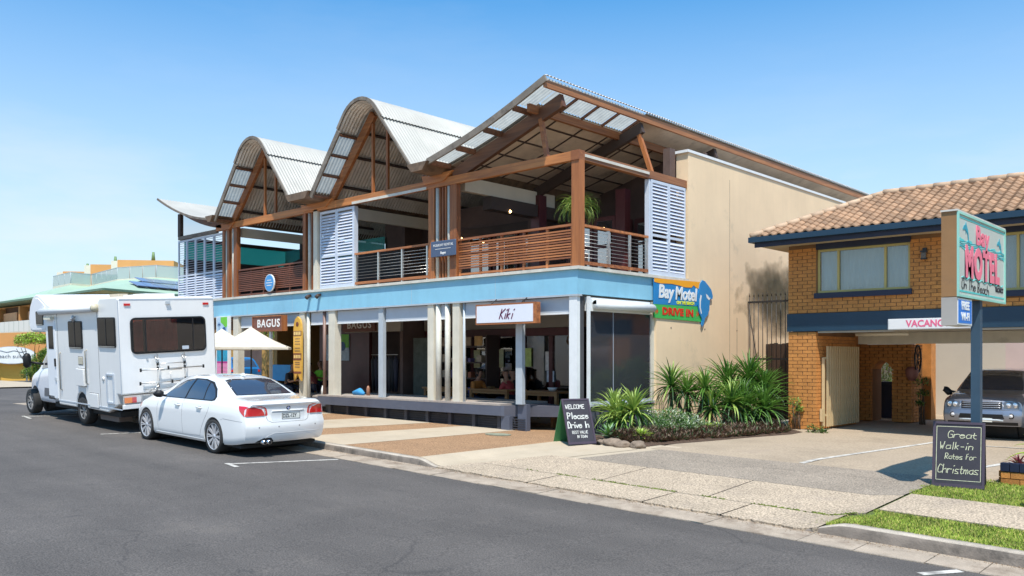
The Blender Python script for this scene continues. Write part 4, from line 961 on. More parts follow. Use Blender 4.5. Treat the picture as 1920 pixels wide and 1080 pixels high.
# rear window, lamps, plate
patch(bv, [(-.60, 1.105), (.60, 1.105), (.555, 1.25), (.50, 1.36), (.35, 1.385), (-.35, 1.385), (-.50, 1.36), (-.555, 1.25)], 'x-', .004, 'window_surround', m_blk, sed, cell=.05)
patch(bv, [(-.575, 1.115), (.575, 1.115), (.53, 1.25), (.475, 1.35), (.33, 1.375), (-.33, 1.375), (-.475, 1.35), (-.53, 1.25)], 'x-', .010, 'rear_window', m_cg, sed, cell=.05)
for s in (-1, 1):
    patch(bv, [(s * .845, .93), (s * .70, .945), (s * .55, .90), (s * .50, .83), (s * .485, .775), (s * .845, .765)][::s], 'x-', .012, 'tail_light', m_red, sed, cell=.04, depth=.03)
    patch(bv, [(s * .80, .948), (s * .69, .956), (s * .56, .912), (s * .555, .897), (s * .69, .937), (s * .80, .93)][::s], 'x-', .017, 'reverse_lens', m_clr, sed, cell=.04, depth=.02)
    ax = 'y+' if s > 0 else 'y-'
    patch(bv, [(-.02, .95), (.30, .955), (.24, .86), (.13, .775), (-.02, .765)], ax, .008, 'tail_light', m_red, sed, cell=.04, depth=.02)
    for yy in (.22, .60):
        hit = bv.ray_cast(Vector((-3, s * yy, .56)), Vector((1, 0, 0)))[0]; MB().cyl(hit + Vector((.004, 0, 0)), hit + Vector((-.002, 0, 0)), .013, 10).build('parking_sensor', m_gap, sed, local=True)
# boot lid outline and plate recess
seam(bv, [(-.50, .93), (-.47, .80), (-.43, .68), (-.36, .645), (.36, .645), (.43, .68), (.47, .80), (.50, .93)], 'x-', m_gap, sed, .008)
patch(bv, [(-.34, .675), (.34, .675), (.37, .83), (.33, .842), (-.33, .842), (-.37, .83)], 'x-', .003, 'plate_recess', M('plate_recess_white', (.66, .67, .67), .3, coat=.5), sed, cell=.05)
seam(bv, [(-.34, .848), (.34, .848)], 'x-', m_cw, sed, .03, 'boot_grip')
seam(bv, [(-.33, .834), (.33, .834)], 'x-', m_gap, sed, .008, 'boot_grip_shadow')
hx_ = bv.ray_cast(Vector((-3, 0, .76)), Vector((1, 0, 0)))[0].x - .004
pl = MB().box(hx_ - .014, hx_, -.19 - .05, .19 - .05 + .0, .695, .805).build('number_plate', m_plate, sed, local=True)
text('DZL-12Y', .095, pl, m_ink, (hx_ - .0155, -.02, .75), (0, -1, 0), (0, 0, 1), bold=.002, depth=.001, sx=.82, name='plate_lettering')
fr_ = MB()
for a in ((-.243, .143, .69, .696), (-.243, .143, .804, .81), (-.243, -.237, .696, .804), (.137, .143, .696, .804)): fr_.box(hx_ - .017, hx_ - .010, a[0], a[1], a[2], a[3])
fr_.build('plate_frame', m_blk, pl, local=True)
hb = bv.ray_cast(Vector((-3, 0, .90)), Vector((1, 0, 0)))[0]
mb = MB().mat(m_blk).cyl(hb + Vector((.005, 0, 0)), hb + Vector((-.006, 0, 0)), .041, 20)
mb.mat(m_chr)
for q in range(4):
    a0 = q * math.pi / 2; mb.mat(M('badge_blue', (.03, .12, .45), .3) if q % 2 else m_clr)
    pts = [hb + Vector((-.0075, 0, 0))] + [hb + Vector((-.0075, .027 * math.cos(a0 + k * math.pi / 8), .027 * math.sin(a0 + k * math.pi / 8))) for k in range(5)]
    mb.add(pts, [(0, 1, 2, 3, 4, 5)])
mb.build('badge', None, sed, local=True)
# bumper crease, diffuser cutout and exhaust
seam(bv, [(-.74, .44), (.30, .44), (.42, .40), (.52, .31)], 'x-', M('bumper_crease', (.52, .52, .52), .4), sed, .010)
patch(bv, [(.28, .245), (.66, .245), (.60, .31), (.50, .36), (.36, .36), (.30, .30)], 'x-', .004, 'bumper_insert', m_under_v, sed, cell=.03)
for yy in (.42, .52): mb = MB(); mb.mat(m_chr).cyl((-.06, yy, .285), (.15, yy, .285), .040, 16); mb.mat(m_under_v).cyl((-.0605, yy, .285), (-.061, yy, .285), .033, 16); mb.build('exhaust_pipe', None, sed, local=True)
mb = MB(); mb.prism([(0, 0), (.16, .0), (.10, .06), (.04, .055)], (1.55, 0, 1.435), (1, 0, 0), (0, 0, 1), (0, .02, 0)); mb.build('roof_aerial', m_cw, sed, local=True)
bx_ = MB().box(.3, 4.6, -.8, .8, .16, .22).build('underbody', m_under_v, sed, local=True)

# ---------------------------------------------------------------- motorhome
moh = thing('motorhome', 'white motorhome with a curved cab-over bed and rear bike rack, parked ahead of the sedan', 'motorhome', (-19.34, 8.10, zr(-21) - .01), rot=(R(-3.3), R(-1.43), math.pi))
# local: x forward from the rear face, y: +0 is the road side face, negative y towards the kerb (local +y = world -Y)
m_mh = M('white_coach_panel', (.78, .765, .74), .3, streak=.03, var=.03, vs=.7, coat=.3, stain=((.52, .49, .43), .9, .66, .4))
W2 = 2.28
def mprism(poly, y0, y1, name, mat, par=None, bev=0):
    o = MB().prism(poly, (0, y0, 0), (1, 0, 0), (0, 0, 1), (0, y1 - y0, 0)).build(name, mat, par or moh, local=True)
    if bev:
        md = o.modifiers.new('bevel', 'BEVEL'); md.width = bev; md.segments = 3; md.limit_method = 'ANGLE'; md.angle_limit = R(35)
        for p in o.data.polygons: p.use_smooth = True
        try: o.data.set_sharp_from_angle(angle=R(30))
        except Exception: pass
    return o
y1 = .0; y0 = -W2
side = [(0, .84), (0, 2.98), (.05, 3.03), (1.02, 3.02), (1.10, 2.93), (3.95, 2.85), (4.35, 2.96), (4.65, 3.10), (4.9, 3.19), (5.1, 3.20), (5.32, 3.12), (5.54, 2.90), (5.66, 2.62), (5.66, 2.38), (5.58, 2.26), (5.40, 2.22), (4.50, 2.22), (4.48, .50), (3.8, .50), (3.78, .40), (2.66, .40), (2.63, .58), (2.52, .72), (2.38, .78), (2.24, .78), (2.10, .72), (2.0, .58), (1.98, .42), (.78, .40), (.26, .60), (.24, .84)]
mprism(side, y1, y0, 'body', m_mh, bev=.035)
ar = mprism([(1.90, .44), (2.72, .44), (2.64, .60), (2.52, .73), (2.38, .79), (2.24, .79), (2.10, .73), (1.98, .6)], y1 - .03, y1 - .5, 'wheel_well', m_under_v)
# luton side panel line and roof hatch
mprism([(4.42, 2.34), (4.50, 2.28), (5.40, 2.27), (5.54, 2.32), (5.60, 2.44), (5.60, 2.62), (5.48, 2.86), (5.28, 3.04), (5.1, 3.11), (4.88, 3.10), (4.64, 3.0), (4.42, 2.89)], y1 + .012, y1 - .01, 'cab_over_panel', M('white_coach_panel_b', (.78, .78, .80), .35, var=.03), bev=.01)
MB().box(.35, 1.0, y0 + .8, y0 + 1.5, 3.02, 3.11).build('roof_hatch', m_mh, moh, local=True)
MB().box(.15, .62, y1 - .9, y1 - .4, 3.02, 3.08).build('roof_hatch', m_mh, moh, local=True)
mb = MB().cyl((1.6, y1 - .75, 2.9), (1.6, y1 - .75, 3.05), .05, 10); mb.box(1.45, 1.95, y1 - .85, y1 - .62, 3.05, 3.13); mb.build('roof_lamp', M('aged_cream_plastic', (.62, .52, .38), .6), moh, local=True)
for x_ in (1.16, 3.66): MB().box(x_, x_ + .012, y1 - .005, y1 + .004, .5, 2.78).build('panel_seam', m_gap, moh, local=True)
MB().box(.0, .012, y1 - .004, y1 + .006, .84, 2.96).build('corner_trim', m_roll, moh, local=True); MB().box(-.006, .0, y0 + .03, y1 - .03, 2.955, 2.985).build('roof_trim', m_roll, moh, local=True); MB().box(.0, 3.78, y1 - .004, y1 + .010, .50, .525).build('skirt_rail', m_roll, moh, local=True)
# windows
def mwin(x0, x1, z0, z1, split=None, name='window', r=.05):
    def rr(a, b, c, d, q): 
        P = []
        for cx, cz, s in ((b - q, d - q, 0), (a + q, d - q, 90), (a + q, c + q, 180), (b - q, c + q, 270)):
            for k in range(4): t = R(s + k * 30); P.append((cx + q * math.cos(t), cz + q * math.sin(t)))
        return P
    o = mprism(rr(x0, x1, z0, z1, r), y1 + .022, y1 - .01, name, m_blk)
    mprism(rr(x0 + .03, x1 - .03, z0 + .035, z1 - .03, r * .7), y1 + .027, y1 + .02, 'pane', m_cg2, o)
    if split: MB().box(split - .012, split + .012, y1 + .02, y1 + .034, z0 + .03, z1 - .03).build('window_bar', m_blk, o, local=True)
    MB().box(x0 + .05, x1 - .05, y1 + .02, y1 + .036, z0 + .012, z0 + .026).build('window_rail', m_ss, o, local=True)
    return o
mwin(2.06, 2.90, 1.84, 2.50, 2.48); mwin(.16, 1.12, 1.90, 2.58, .64); mwin(4.55, 5.08, 2.40, 2.76, r=.04, name='cab_over_window')
# door with window and long grab rails
do = mprism([(3.80, .55), (4.42, .55), (4.42, 2.52), (3.80, 2.52)], y1 + .012, y1 - .01, 'entry_door', M('white_door_panel', (.77, .78, .80), .35, var=.03), bev=.006)
mprism([(3.93, 1.80), (4.27, 1.80), (4.27, 2.38), (3.93, 2.38)], y1 + .020, y1 + .01, 'door_window', m_cg2, do, bev=.01)
MB().box(3.83, 3.90, y1 + .01, y1 + .035, 1.36, 1.56).build('handle', m_blk, do, local=True); MB().box(3.84, 3.90, y1 + .01, y1 + .04, 1.00, 1.08).build('lock', m_gry, do, local=True)
for x, z0_, z1_ in ((3.52, .78, 1.72), (1.86, 1.0, 1.82)): MB().tube([(x, y1, z0_), (x, y1 + .045, z0_ + .03), (x, y1 + .045, z1_ - .03), (x, y1, z1_)], .016, 8).build('grab_rail', M('aged_rail', (.36, .33, .27), .5), moh, local=True)
# hatches and boxes on the side
def hatch(x0, x1, z0, z1, nm='locker_hatch', d=.02, m=None): 
    mprism([(x0 - .015, z0 - .015), (x1 + .015, z0 - .015), (x1 + .015, z1 + .015), (x0 - .015, z1 + .015)], y1 + .006, y1 - .01, 'hatch_frame', m_gap)
    return mprism([(x0, z0), (x1, z0), (x1, z1), (x0, z1)], y1 + d, y1 - .01, nm, m or m_mh, bev=.012)
hatch(1.96, 2.42, .95, 1.36, d=.07, nm='gas_locker'); hatch(2.12, 2.38, 1.46, 1.64, 'vent_grille', .015, M('cream_vent', (.50, .45, .34), .6)); hatch(1.28, 1.78, .47, .80)
fr_ = MB()
for a in ((.36, .40, .66, 1.26), (.72, .76, .66, 1.26), (.36, .76, 1.26, 1.30), (.36, .76, .62, .66)): fr_.box(a[0], a[1], y1 - .01, y1 + .03, a[2], a[3])
fr_.build('fold_table_frame', m_roll, moh, local=True)
MB().cyl((.95, y1, 1.17), (.95, y1 + .02, 1.17), .05, 12).build('filler_cap', m_mh, moh, local=True)
# awning case along the top edge, lamps
aw = MB(); aw.cyl((1.12, y1 + .06, 2.80), (4.58, y1 + .06, 2.74), .085, 14); aw.build('awning_case', M('awning_white', (.80, .79, .78), .35, var=.03), moh, local=True)
MB().cyl((1.06, y1 + .06, 2.80), (1.14, y1 + .06, 2.80), .095, 14).build('awning_end', M('aged_cream_cap', (.55, .49, .36), .5), moh, local=True)
MB().box(3.85, 4.30, y1, y1 + .10, 2.545, 2.62).build('porch_lamp', M('porch_lamp_cream', (.72, .66, .52), .5), moh, local=True)
MB().tube([(2.5, y1 + .02, 2.62), (2.5, y1 + .07, 2.55), (2.5, y1 + .02, 2.5)], .045, 8).build('spot_lamp', m_clr, moh, local=True)
MB().box(4.05, 4.45, y1 - .02, y1 + .012, .51, .60).build('step', m_under_v, moh, local=True)
# rear face, local -x
def rbox(name, ya, yb, za, zb_, d, m, par=None, bev=0):
    o = MB().box(-d, .0, -yb, -ya, za, zb_).build(name, m, par or moh, local=True)
    if bev: md = o.modifiers.new('bevel', 'BEVEL'); md.width = bev; md.segments = 3
    return o
def rrect(a, b, c, d, q):
    P = []
    for cx, cz, s in ((b - q, d - q, 0), (a + q, d - q, 90), (a + q, c + q, 180), (b - q, c + q, 270)):
        for k in range(5): t = R(s + k * 22.5); P.append((cx + q * math.cos(t), cz + q * math.sin(t)))
    return P
rw = MB().prism([(-a, b) for a, b in rrect(.25, 2.03, 1.74, 2.56, .12)], (.01, 0, 0), (0, 1, 0), (0, 0, 1), (-.04, 0, 0)).build('rear_window', m_blk, moh, local=True)
m_cur = M('rust_red_curtain', (.42, .07, .03), .85, var=.5, vs=3)
MB().prism([(-a, b) for a, b in rrect(.285, 1.995, 1.775, 2.525, .10)], (-.031, 0, 0), (0, 1, 0), (0, 0, 1), (-.003, 0, 0)).build('pane', m_cg2, rw, local=True)
# gathered curtains hanging behind the rear pane
for a, b in ((.31, .52), (.60, 1.32)):
    n = 60; vs = []
    for i in range(n + 1):
        y = -(a + (b - a) * i / n)
        for z in (1.80, 2.50): vs.append((-.0345 - .003 * (1 + math.sin(i * 1.05 + math.sin(i * .3))), y, z))
    MB().add(vs, [(i * 2, i * 2 + 1, i * 2 + 3, i * 2 + 2) for i in range(n)], True).build('curtain', m_cur, rw, local=True)
MB().prism([(-a, b) for a, b in rrect(.285, 1.995, 1.775, 2.525, .10)], (-.048, 0, 0), (0, 1, 0), (0, 0, 1), (-.002, 0, 0)).build('pane', glass('rear_pane_glass', (.70, .62, .62), base=.01), rw, local=True)
for y in (.57, 1.70): MB().box(-.052, -.03, -y - .012, -y + .012, 1.78, 2.52).build('window_bar', m_blk, rw, local=True)
MB().box(-.054, -.03, -1.58, -1.42, 1.80, 1.88).build('sticker', m_roll, rw, local=True)
for y, m in ((.20, m_red), (2.06, m_red)): rbox('marker_lamp', y - .07, y + .07, 2.83, 2.88, .02, m)
rbox('camera_housing', 1.08, 1.18, 2.86, 2.92, .05, m_gry)
bp_ = rbox('rear_bumper', .02, 2.26, .62, .82, .03, M('alloy_bumper', (.50, .48, .45), .4, metal=.3, var=.1)); rbox('valance', .0, 2.28, .52, .62, .05, m_mh, bev=.01)
for s in (0, 1):
    f = (lambda v: v) if s == 0 else (lambda v: W2 - v)
    a, b = sorted((f(.04), f(.20))); rbox('tail_light', a, b, .66, .78, .06, m_amb); a, b = sorted((f(.201), f(.30))); rbox('tail_light', a, b, .66, .78, .06, m_red); a, b = sorted((f(.301), f(.40))); rbox('reverse_light', a, b, .66, .78, .06, m_clr)
for y in (.68, .80): MB().cyl((-.03, -y, .76), (-.036, -y, .76), .02, 8).build('bolt', m_blk, moh, local=True)
# underside
MB().box(.4, 4.4, y0 + .1, y1 - .12, .30, .42).build('chassis', m_under_v, moh, local=True)
MB().box(.7, 1.75, y1 - .5, y1 - .2, .16, .42).build('mud_skirt', M('grey_mud_skirt', (.16, .12, .10), .8), moh, local=True)
MB().tube([(.3, y1 - .5, .33), (.15, y1 - 1.2, .28), (.1, y1 - 2.0, .28)], .03, 8).build('tow_frame', M('galv', (.28, .26, .24), .5), moh, local=True)
for s, yy in ((1, y1 - .13), (-1, y0 + .13)):
    wheel(moh, 2.31, yy, .34, .34, s, spokes=8, rim=.62, w=.22, m_r=M('steel_rim', (.32, .31, .30), .5, metal=.4), dbl=False)
    wheel(moh, 6.02, yy - s * .02, .34, .34, s, spokes=8, rim=.66, w=.22, m_r=M('steel_rim', (.32, .31, .30), .5, metal=.4), dbl=True)
# cab
CK = 1.17
def ck(x): return 4.42 + (x - 4.42) * CK
cabT = dict(zt=[(0, 2.18), (.5, 2.10), (1.0, 1.60), (1.35, 1.26), (1.7, 1.12), (2.0, .95), (2.15, .75)], zs=[(0, 1.30), (1.0, 1.18), (1.5, 1.08), (2.0, .88), (2.15, .65)],
            w=[(0, .98), (1.2, .97), (1.7, .93), (2.0, .84), (2.15, .72)], wr=[(0, .86), (.6, .80), (1.3, .78), (2.15, .6)], zb=[(0, .36), (2.15, .34)])
cabT = {k_: [(a_ * CK, b_) for a_, b_ in v_] for k_, v_ in cabT.items()}
cv, cf = loft(cabT, 2.15 * CK, bow=.12, ny=10)
cx0 = 4.42; cy0 = y1 - 1.14 + .0
cv = [(v[0] + cx0, v[1] + cy0, v[2]) for v in cv]; cbv = bvh_of(cv, cf)
me_cut = MB()
def cut_cab():
    c0 = [(v[0] - cx0, v[1] - cy0, v[2]) for v in cv]; o = cut_arches(c0, cf, [(6.02 - cx0, .36)], .40, .55, 'cab', M('white_cab_paint', (.74, .75, .80), .25, coat=.8, var=.02), moh); o.location = (cx0, cy0, 0); return o
    o = bpy.data.objects.new('cab', bpy.data.meshes.new('cab')); o.data.from_pydata(cv, [], cf); col.objects.link(o)
    bm = bmesh.new(); bm.from_mesh(o.data); bmesh.ops.remove_doubles(bm, verts=bm.verts, dist=.0005); bmesh.ops.recalc_face_normals(bm, faces=bm.faces); bm.to_mesh(o.data); bm.free()
    cs = []
    for s in (-1, 1):
        c = fixn(MB().cyl((5.72, cy0 + s * .55, .36), (5.72, cy0 + s * 1.4, .36), .40, 32).build('cut')); cs.append(c); md = o.modifiers.new('b', 'BOOLEAN'); md.object = c; md.operation = 'DIFFERENCE'
    me = bpy.data.meshes.new_from_object(o.evaluated_get(bpy.context.evaluated_depsgraph_get())); o.modifiers.clear(); o.data = me
    for c in cs: bpy.data.objects.remove(c)
    me.materials.clear(); me.materials.append(M('white_cab_paint', (.74, .75, .80), .25, coat=.8, var=.02))
    for p in me.polygons: p.use_smooth = True; p.material_index = 0
    try: me.set_sharp_from_angle(angle=R(40))
    except Exception: pass
    o.parent = moh
cut_cab()
MB().cyl((6.02, cy0 - .7, .36), (6.02, cy0 + .7, .36), .34, 20).build('wheel_well', m_under_v, moh, local=True)
for s in ('+', '-'): 
    patch(cbv, [(4.55, 1.34), (ck(5.42), 1.22), (ck(5.30), 1.42), (ck(4.98), 1.92), (4.55, 1.98)], 'y' + s, .008, 'cab_side_window', m_cg, moh)
    patch(cbv, [(4.5, .52), (5.30, .52), (5.24, .74), (4.5, .74)], 'y' + s, .008, 'side_moulding', M('grey_moulding', (.12, .12, .13), .6), moh)
pw = MB(); 
sg = 1
mb = MB().tube([(5.40, cy0 + .93, 1.36), (5.62, cy0 + 1.20, 1.42)], .03, 8); mb.tube([(5.59, cy0 + 1.24, 1.28), (5.60, cy0 + 1.26, 1.34), (5.60, cy0 + 1.26, 1.58), (5.59, cy0 + 1.24, 1.66)], [.05, .10, .10, .05], 12); mb.build('side_mirror', m_blk, moh, local=True)
# ---- bike rack on the rear wall: a thing clamped to the wall, moves with the motorhome
bk = MB().box(-.02, 0, -.62, -.58, 1.60, 1.64).build('bike_rack', m_gry, moh, local=True)
def rod(pts, r, m=m_ss, nm='rack_bar'): return MB().tube(pts, r, 8).build(nm, m, bk, local=True)
def ky(v): return -v
for y in (.78, 1.42):
    rod([(-.02, -y, 1.68), (-.06, -y, 1.62), (-.12, -y, 1.56), (-.12, -y, .98), (-.03, -y, .88)], .013)
    rod([(-.03, -y - .05, 1.70), (-.11, -y - .03, 1.62), (-.12, -y, 1.50)], .010)
    for z in (1.50, 1.40, 1.0): rod([(-.13, -y, z - .035), (-.13, -y, z + .035)], .028, m_blk, 'rack_clamp')
rod([(-.13, -.75, 1.50), (-.13, -1.45, 1.50)], .010)
rod([(-.14, -.40, 1.38), (-.14, -1.85, 1.38)], .015); rod([(-.14, -.38, 1.08), (-.14, -1.35, 1.08)], .015)
rod([(-.12, -.85, 1.35), (-.12, -1.35, 1.35)], .012)
for y, z in ((.38, 1.38), (1.87, 1.38), (.36, 1.08), (1.1, 1.08), (1.02, 1.40), (.72, .86), (1.42, 1.12)): rod([(-.15, -y, z - .04), (-.15, -y, z + .04)], .022, m_blk, 'rack_clamp')
rod([(-.12, -1.08, 1.30), (-.12, -1.08, 1.06)], .008); rod([(-.12, -1.16, .98), (-.12, -1.16, .78)], .010); rod([(-.05, -.6, .88), (-.2, -.75, 1.0), (-.05, -.85, 1.15)], .009)
rod([(-.03, -.50, .93), (-.10, -.9, .93), (-.10, -1.2, .95)], .008)

# ---------------------------------------------------------------- silver four wheel drive in the carport
suv = thing('four_wheel_drive', 'silver four wheel drive wagon facing out of the motel carport', 'car', (-5.08, 20.15, zbk(-5) + .012), rot=(0, 0, R(90) + R(3)))
suv.scale = (.84, .84, .84)
T = dict(
 zt=[(0, 1.0), (.06, 1.06), (.5, 1.13), (1.05, 1.19), (1.18, 1.24), (1.55, 1.50), (1.9, 1.69), (2.2, 1.745), (3.0, 1.77), (4.2, 1.76), (4.6, 1.65), (4.75, 1.3)],
 zs=[(0, .93), (.5, 1.04), (1.2, 1.08), (4.5, 1.12), (4.75, 1.05)],
 w=[(0, .88), (.12, .93), (.4, .965), (4.3, .965), (4.75, .90)], wr=[(0, .74), (.9, .80), (1.2, .78), (1.9, .66), (3, .68), (4.4, .68), (4.75, .65)], zb=[(0, .36), (.4, .30), (4.3, .32), (4.75, .4)])
EP2 = [(.3, .12), (.36, .05), (.45, .0), (.55, -.05), (.70, -.05), (.74, -.01), (.80, .0), (.95, .02), (1.03, .07), (1.1, .12)]
vs, fs = loft(T, 4.75, endprof=EP2, bow=.16, dx=.08); bs_ = bvh_of(vs, fs)
cut_arches(vs, fs, [(.93, .37), (3.67, .37)], .42, .62, 'body', m_cs, suv)
for wx in (.93, 3.67):
    for s in (-1, 1): wheel(suv, wx, s * .84, .37, .37, s, spokes=5, rim=.70, w=.25, dbl=True)
    MB().cyl((wx, -.7, .37), (wx, .7, .37), .38, 20).build('wheel_well', m_under_v, suv, local=True)
patch(bs_, [(-.74, 1.235), (.74, 1.235), (.69, 1.45), (.60, 1.655), (.4, 1.70), (-.4, 1.70), (-.60, 1.655), (-.69, 1.45)], 'x-', .006, 'windscreen', m_cg, suv, cell=.07)
for s in (-1, 1):
    lp = patch(bs_, [(s * .84, .96), (s * .55, .985), (s * .50, .97), (s * .50, .80), (s * .82, .79)][::s], 'x-', .006, 'headlight', M('headlight_housing', (.10, .10, .11), .25, coat=1), suv, cell=.04)
    for yy, rr_ in ((.60, .062), (.735, .062)):
        h = bs_.ray_cast(Vector((-3, s * yy, .885)), Vector((1, 0, 0)))[0]
        mb = MB().mat(m_chr).tube([h + Vector((-.012, 0, 0)), h + Vector((-.022, 0, 0)), h + Vector((-.012, 0, 0))], [rr_, rr_ * .9, rr_ * .6], 18, cap=False); mb.mat(m_clr).cyl(h + Vector((-.01, 0, 0)), h + Vector((-.02, 0, 0)), rr_ * .55, 14); mb.build('lamp_bowl', None, lp or suv, local=True)
    h = bs_.ray_cast(Vector((-3, s * .66, .62)), Vector((1, 0, 0)))[0]; mb = MB().mat(m_blk).cyl(h + Vector((.01, 0, 0)), h + Vector((-.006, 0, 0)), .07, 18).mat(m_clr).cyl(h, h + Vector((-.012, 0, 0)), .045, 16); mb.build('fog_lamp', None, suv, local=True)
    A = 'y+' if s > 0 else 'y-'
    patch(bs_, [(1.32, 1.14), (4.3, 1.17), (4.25, 1.55), (2.1, 1.58), (1.8, 1.50)], A, .006, 'side_window', m_cg, suv)
    patch(bs_, [(-.04, .96), (.20, .98), (.16, .83), (-.04, .80)], A, .006, 'indicator_lens', m_clr, suv, cell=.04)
    mb = MB().tube([(1.42, s * .90, 1.14), (1.44, s * 1.0, 1.16)], .03, 8); mb.tube([(1.40, s * 1.0, 1.10), (1.42, s * 1.05, 1.12), (1.43, s * 1.15, 1.22), (1.42, s * 1.14, 1.28)], [.04, .09, .09, .05], 12); mb.build('side_mirror', m_blk, suv, local=True)
gr_ = patch(bs_, [(-.46, .79), (.46, .79), (.46, .975), (-.46, .975)], 'x-', .008, 'grille', m_blk, suv, cell=.05)
for z in (.825, .875, .925, .962):
    seam(bs_, [(-.44, z), (.44, z)], 'x-', M('grille_silver', (.5, .5, .53), .3, metal=.7), gr_, .022, 'grille_bar')
for y in range(-10, 11): seam(bs_, [(y * .042, .80), (y * .042, .965)], 'x-', M('grille_silver', (.5, .5, .53), .3, metal=.7), gr_, .008, 'grille_mesh')
patch(bs_, [(-.52, .55), (.52, .55), (.48, .66), (-.48, .66)], 'x-', .005, 'lower_intake', m_blk, suv, cell=.05)
patch(bs_, [(-.80, .38), (.80, .38), (.80, .46), (-.80, .46)], 'x-', .004, 'lower_bumper', m_blk, suv, cell=.08)
seam(bs_, [(-.88, .765), (.88, .765)], 'x-', m_gap, suv, .012)
h = bs_.ray_cast(Vector((-3, 0, .5)), Vector((1, 0, 0)))[0].x - .02
pl = MB().box(h - .01, h, -.26, .14, .46, .56).build('number_plate', m_plate, suv, local=True)
MB().tube([(h, -.5, .50), (h - .05, -.4, .52), (h - .05, .4, .52), (h, .5, .50)], .02, 8).build('plate_bar', m_gry, suv, local=True)
seam(bs_, [(.10, -.70), (1.0, -.76)], 'z+', m_gap, suv, .008, 'bonnet_seam'); seam(bs_, [(.10, .70), (1.0, .76)], 'z+', m_gap, suv, .008, 'bonnet_seam')
# ---------------------------------------------------------------- cars seen through the patio
def far_car(name, label, loc, rz, m, Lg=4.2):
    c = thing(name, label, 'car', loc, rot=(0, 0, rz))
    T = dict(zt=[(0, .9), (.15, 1.05), (.5, 1.35), (.9, 1.46), (2.3, 1.47), (2.8, 1.30), (3.3, 1.02), (3.9, .88), (Lg, .68)], zs=[(0, .88), (2, .92), (3.4, .88), (Lg, .6)], w=[(0, .78), (.3, .85), (3.7, .85), (Lg, .7)], wr=[(0, .68), (.8, .60), (2.6, .58), (3.3, .68), (Lg, .5)], zb=[(0, .28), (1, .2), (Lg, .24)])
    v, f = loft(T, Lg, dx=.12, ny=8); b = bvh_of(v, f); cut_arches(v, f, [(.75, .31), (3.3, .31)], .34, .6, 'body', m, c)
    for wx in (.75, 3.3):
        for s in (-1, 1): wheel(c, wx, s * .74, .31, .31, s, spokes=6, rim=.7, w=.2)
    for A in ('y+', 'y-'): patch(b, [(.55, .96), (3.0, .93), (2.6, 1.24), (2.1, 1.38), (1.0, 1.38), (.6, 1.2)], A, .006, 'side_window', m_cg, c, cell=.12)
    patch(b, [(-.58, 1.0), (.58, 1.0), (.5, 1.36), (-.5, 1.36)], 'x-', .006, 'rear_window', m_cg, c, cell=.1)
    for s in (-1, 1): patch(b, [(s * .8, .95), (s * .6, .93), (s * .58, .78), (s * .8, .76)][::s], 'x-', .008, 'tail_light', m_red, c, cell=.1)
    return c
far_car('parked_car', 'small white car seen between the motorhome and the pink poster column', (-42.0, 19.4, .33), R(180), m_cw)
far_car('parked_car', 'blue car parked beyond the patio umbrellas', (-36.2, 20.8, .35), R(172), M('blue_car_paint', (.015, .13, .33), .2, coat=1))
# ================================================================= MOTEL
m_brick = M('orange_brick', (.55, .225, .052), .8, var=.12, vs=9, rand=.26, bump=.15, bs=80, fine=.12, fs=60)
m_brick_d = M('orange_brick_mass', (.53, .215, .052), .8, var=.20, vs=5, bump=.15, bs=80, fine=.12, fs=60)
m_mort = M('mortar', (.22, .115, .05), .9, var=.15)
m_navy = M('navy_paint', (.010, .038, .070), .45, var=.08, vs=2)
m_navyd = M('dark_navy_timber', (.012, .018, .045), .5, var=.1)
m_tile = M('terracotta_tile', (.315, .185, .105), .75, var=.18, vs=6, rand=.30, stain=((.22, .15, .10), 5, .56, .6))
m_hip = M('hip_mortar_tile', (.46, .32, .21), .8, var=.15, vs=5, rand=.12)
m_sof = M('beige_soffit', (.48, .38, .24), .7, var=.05)
m_wfr = M('gold_window_frame', (.50, .39, .12), .4, var=.05)
m_blind = M('pale_blind', (.74, .73, .70), .7, var=.06, vs=1)
m_cgate = M('cream_gate', (.58, .44, .24), .5, var=.08, vs=4)
m_slab = M('carport_soffit', (.40, .35, .28), .85, var=.1)
m_blk_s = M('black_steel', (.02, .018, .018), .5)
m_gold_rev = M('recess_wall', (.5, .42, .3), .8)
mot = thing('motel', 'two storey orange brick motel with a terracotta tiled roof, navy band and open carport', 'building', (-6, 19.7, .1))
ML = mot; FM = 19.70; GX = .09
bx('brick_backing', -9.17, -8.52, FM + .012, 22.14, .0, 2.435, m_mort, ML)
w_ = MB()
for a in ((-9.17, -8.47, 2.87, 4.62), (-8.47, -6.38, 2.87, 3.27), (-6.38, -4.98, 2.87, 4.62), (-4.98, -2.78, 2.87, 3.1), (-2.78, 3, 2.87, 4.62)): w_.box(a[0], a[1], FM + .012, FM + .25, a[2], a[3])
w_.build('brick_backing', m_mort, ML)
bx('side_wall', -9.165, -9.0, FM + .2, 24.3, 0, 4.6, m_brick_d, ML)
BR = []
def course_wall(u0, u1, z0, z1, place, holes=(), par=ML):
    """place(u, z) -> world centre; returns brick list"""
    r = 0; z = z0
    while z + .075 <= z1 + .004:
        u = u0 - (.12 if r % 2 else 0)
        while u < u1 - .02:
            a = max(u, u0); b = min(u + .23, u1)
            spans = [(a, b)]
            for h in holes:
                if z + .07 > h[2] and z < h[3]:
                    ns = []
                    for (p, q) in spans:
                        if q <= h[0] or p >= h[1]: ns.append((p, q))
                        else:
                            if p < h[0] - .03: ns.append((p, h[0]))
                            if q > h[1] + .03: ns.append((h[1], q))
                    spans = ns
            for (p, q) in spans:
                if q - p > .035: BR.append((place, (p + q) / 2, z + .0375, q - p - .0))
            u += .24
        r += 1; z += .0855
fr_place = lambda u, z: ((u, FM + .05, z), 'x')
course_wall(-9.18, -8.49, .12, 2.43, fr_place)
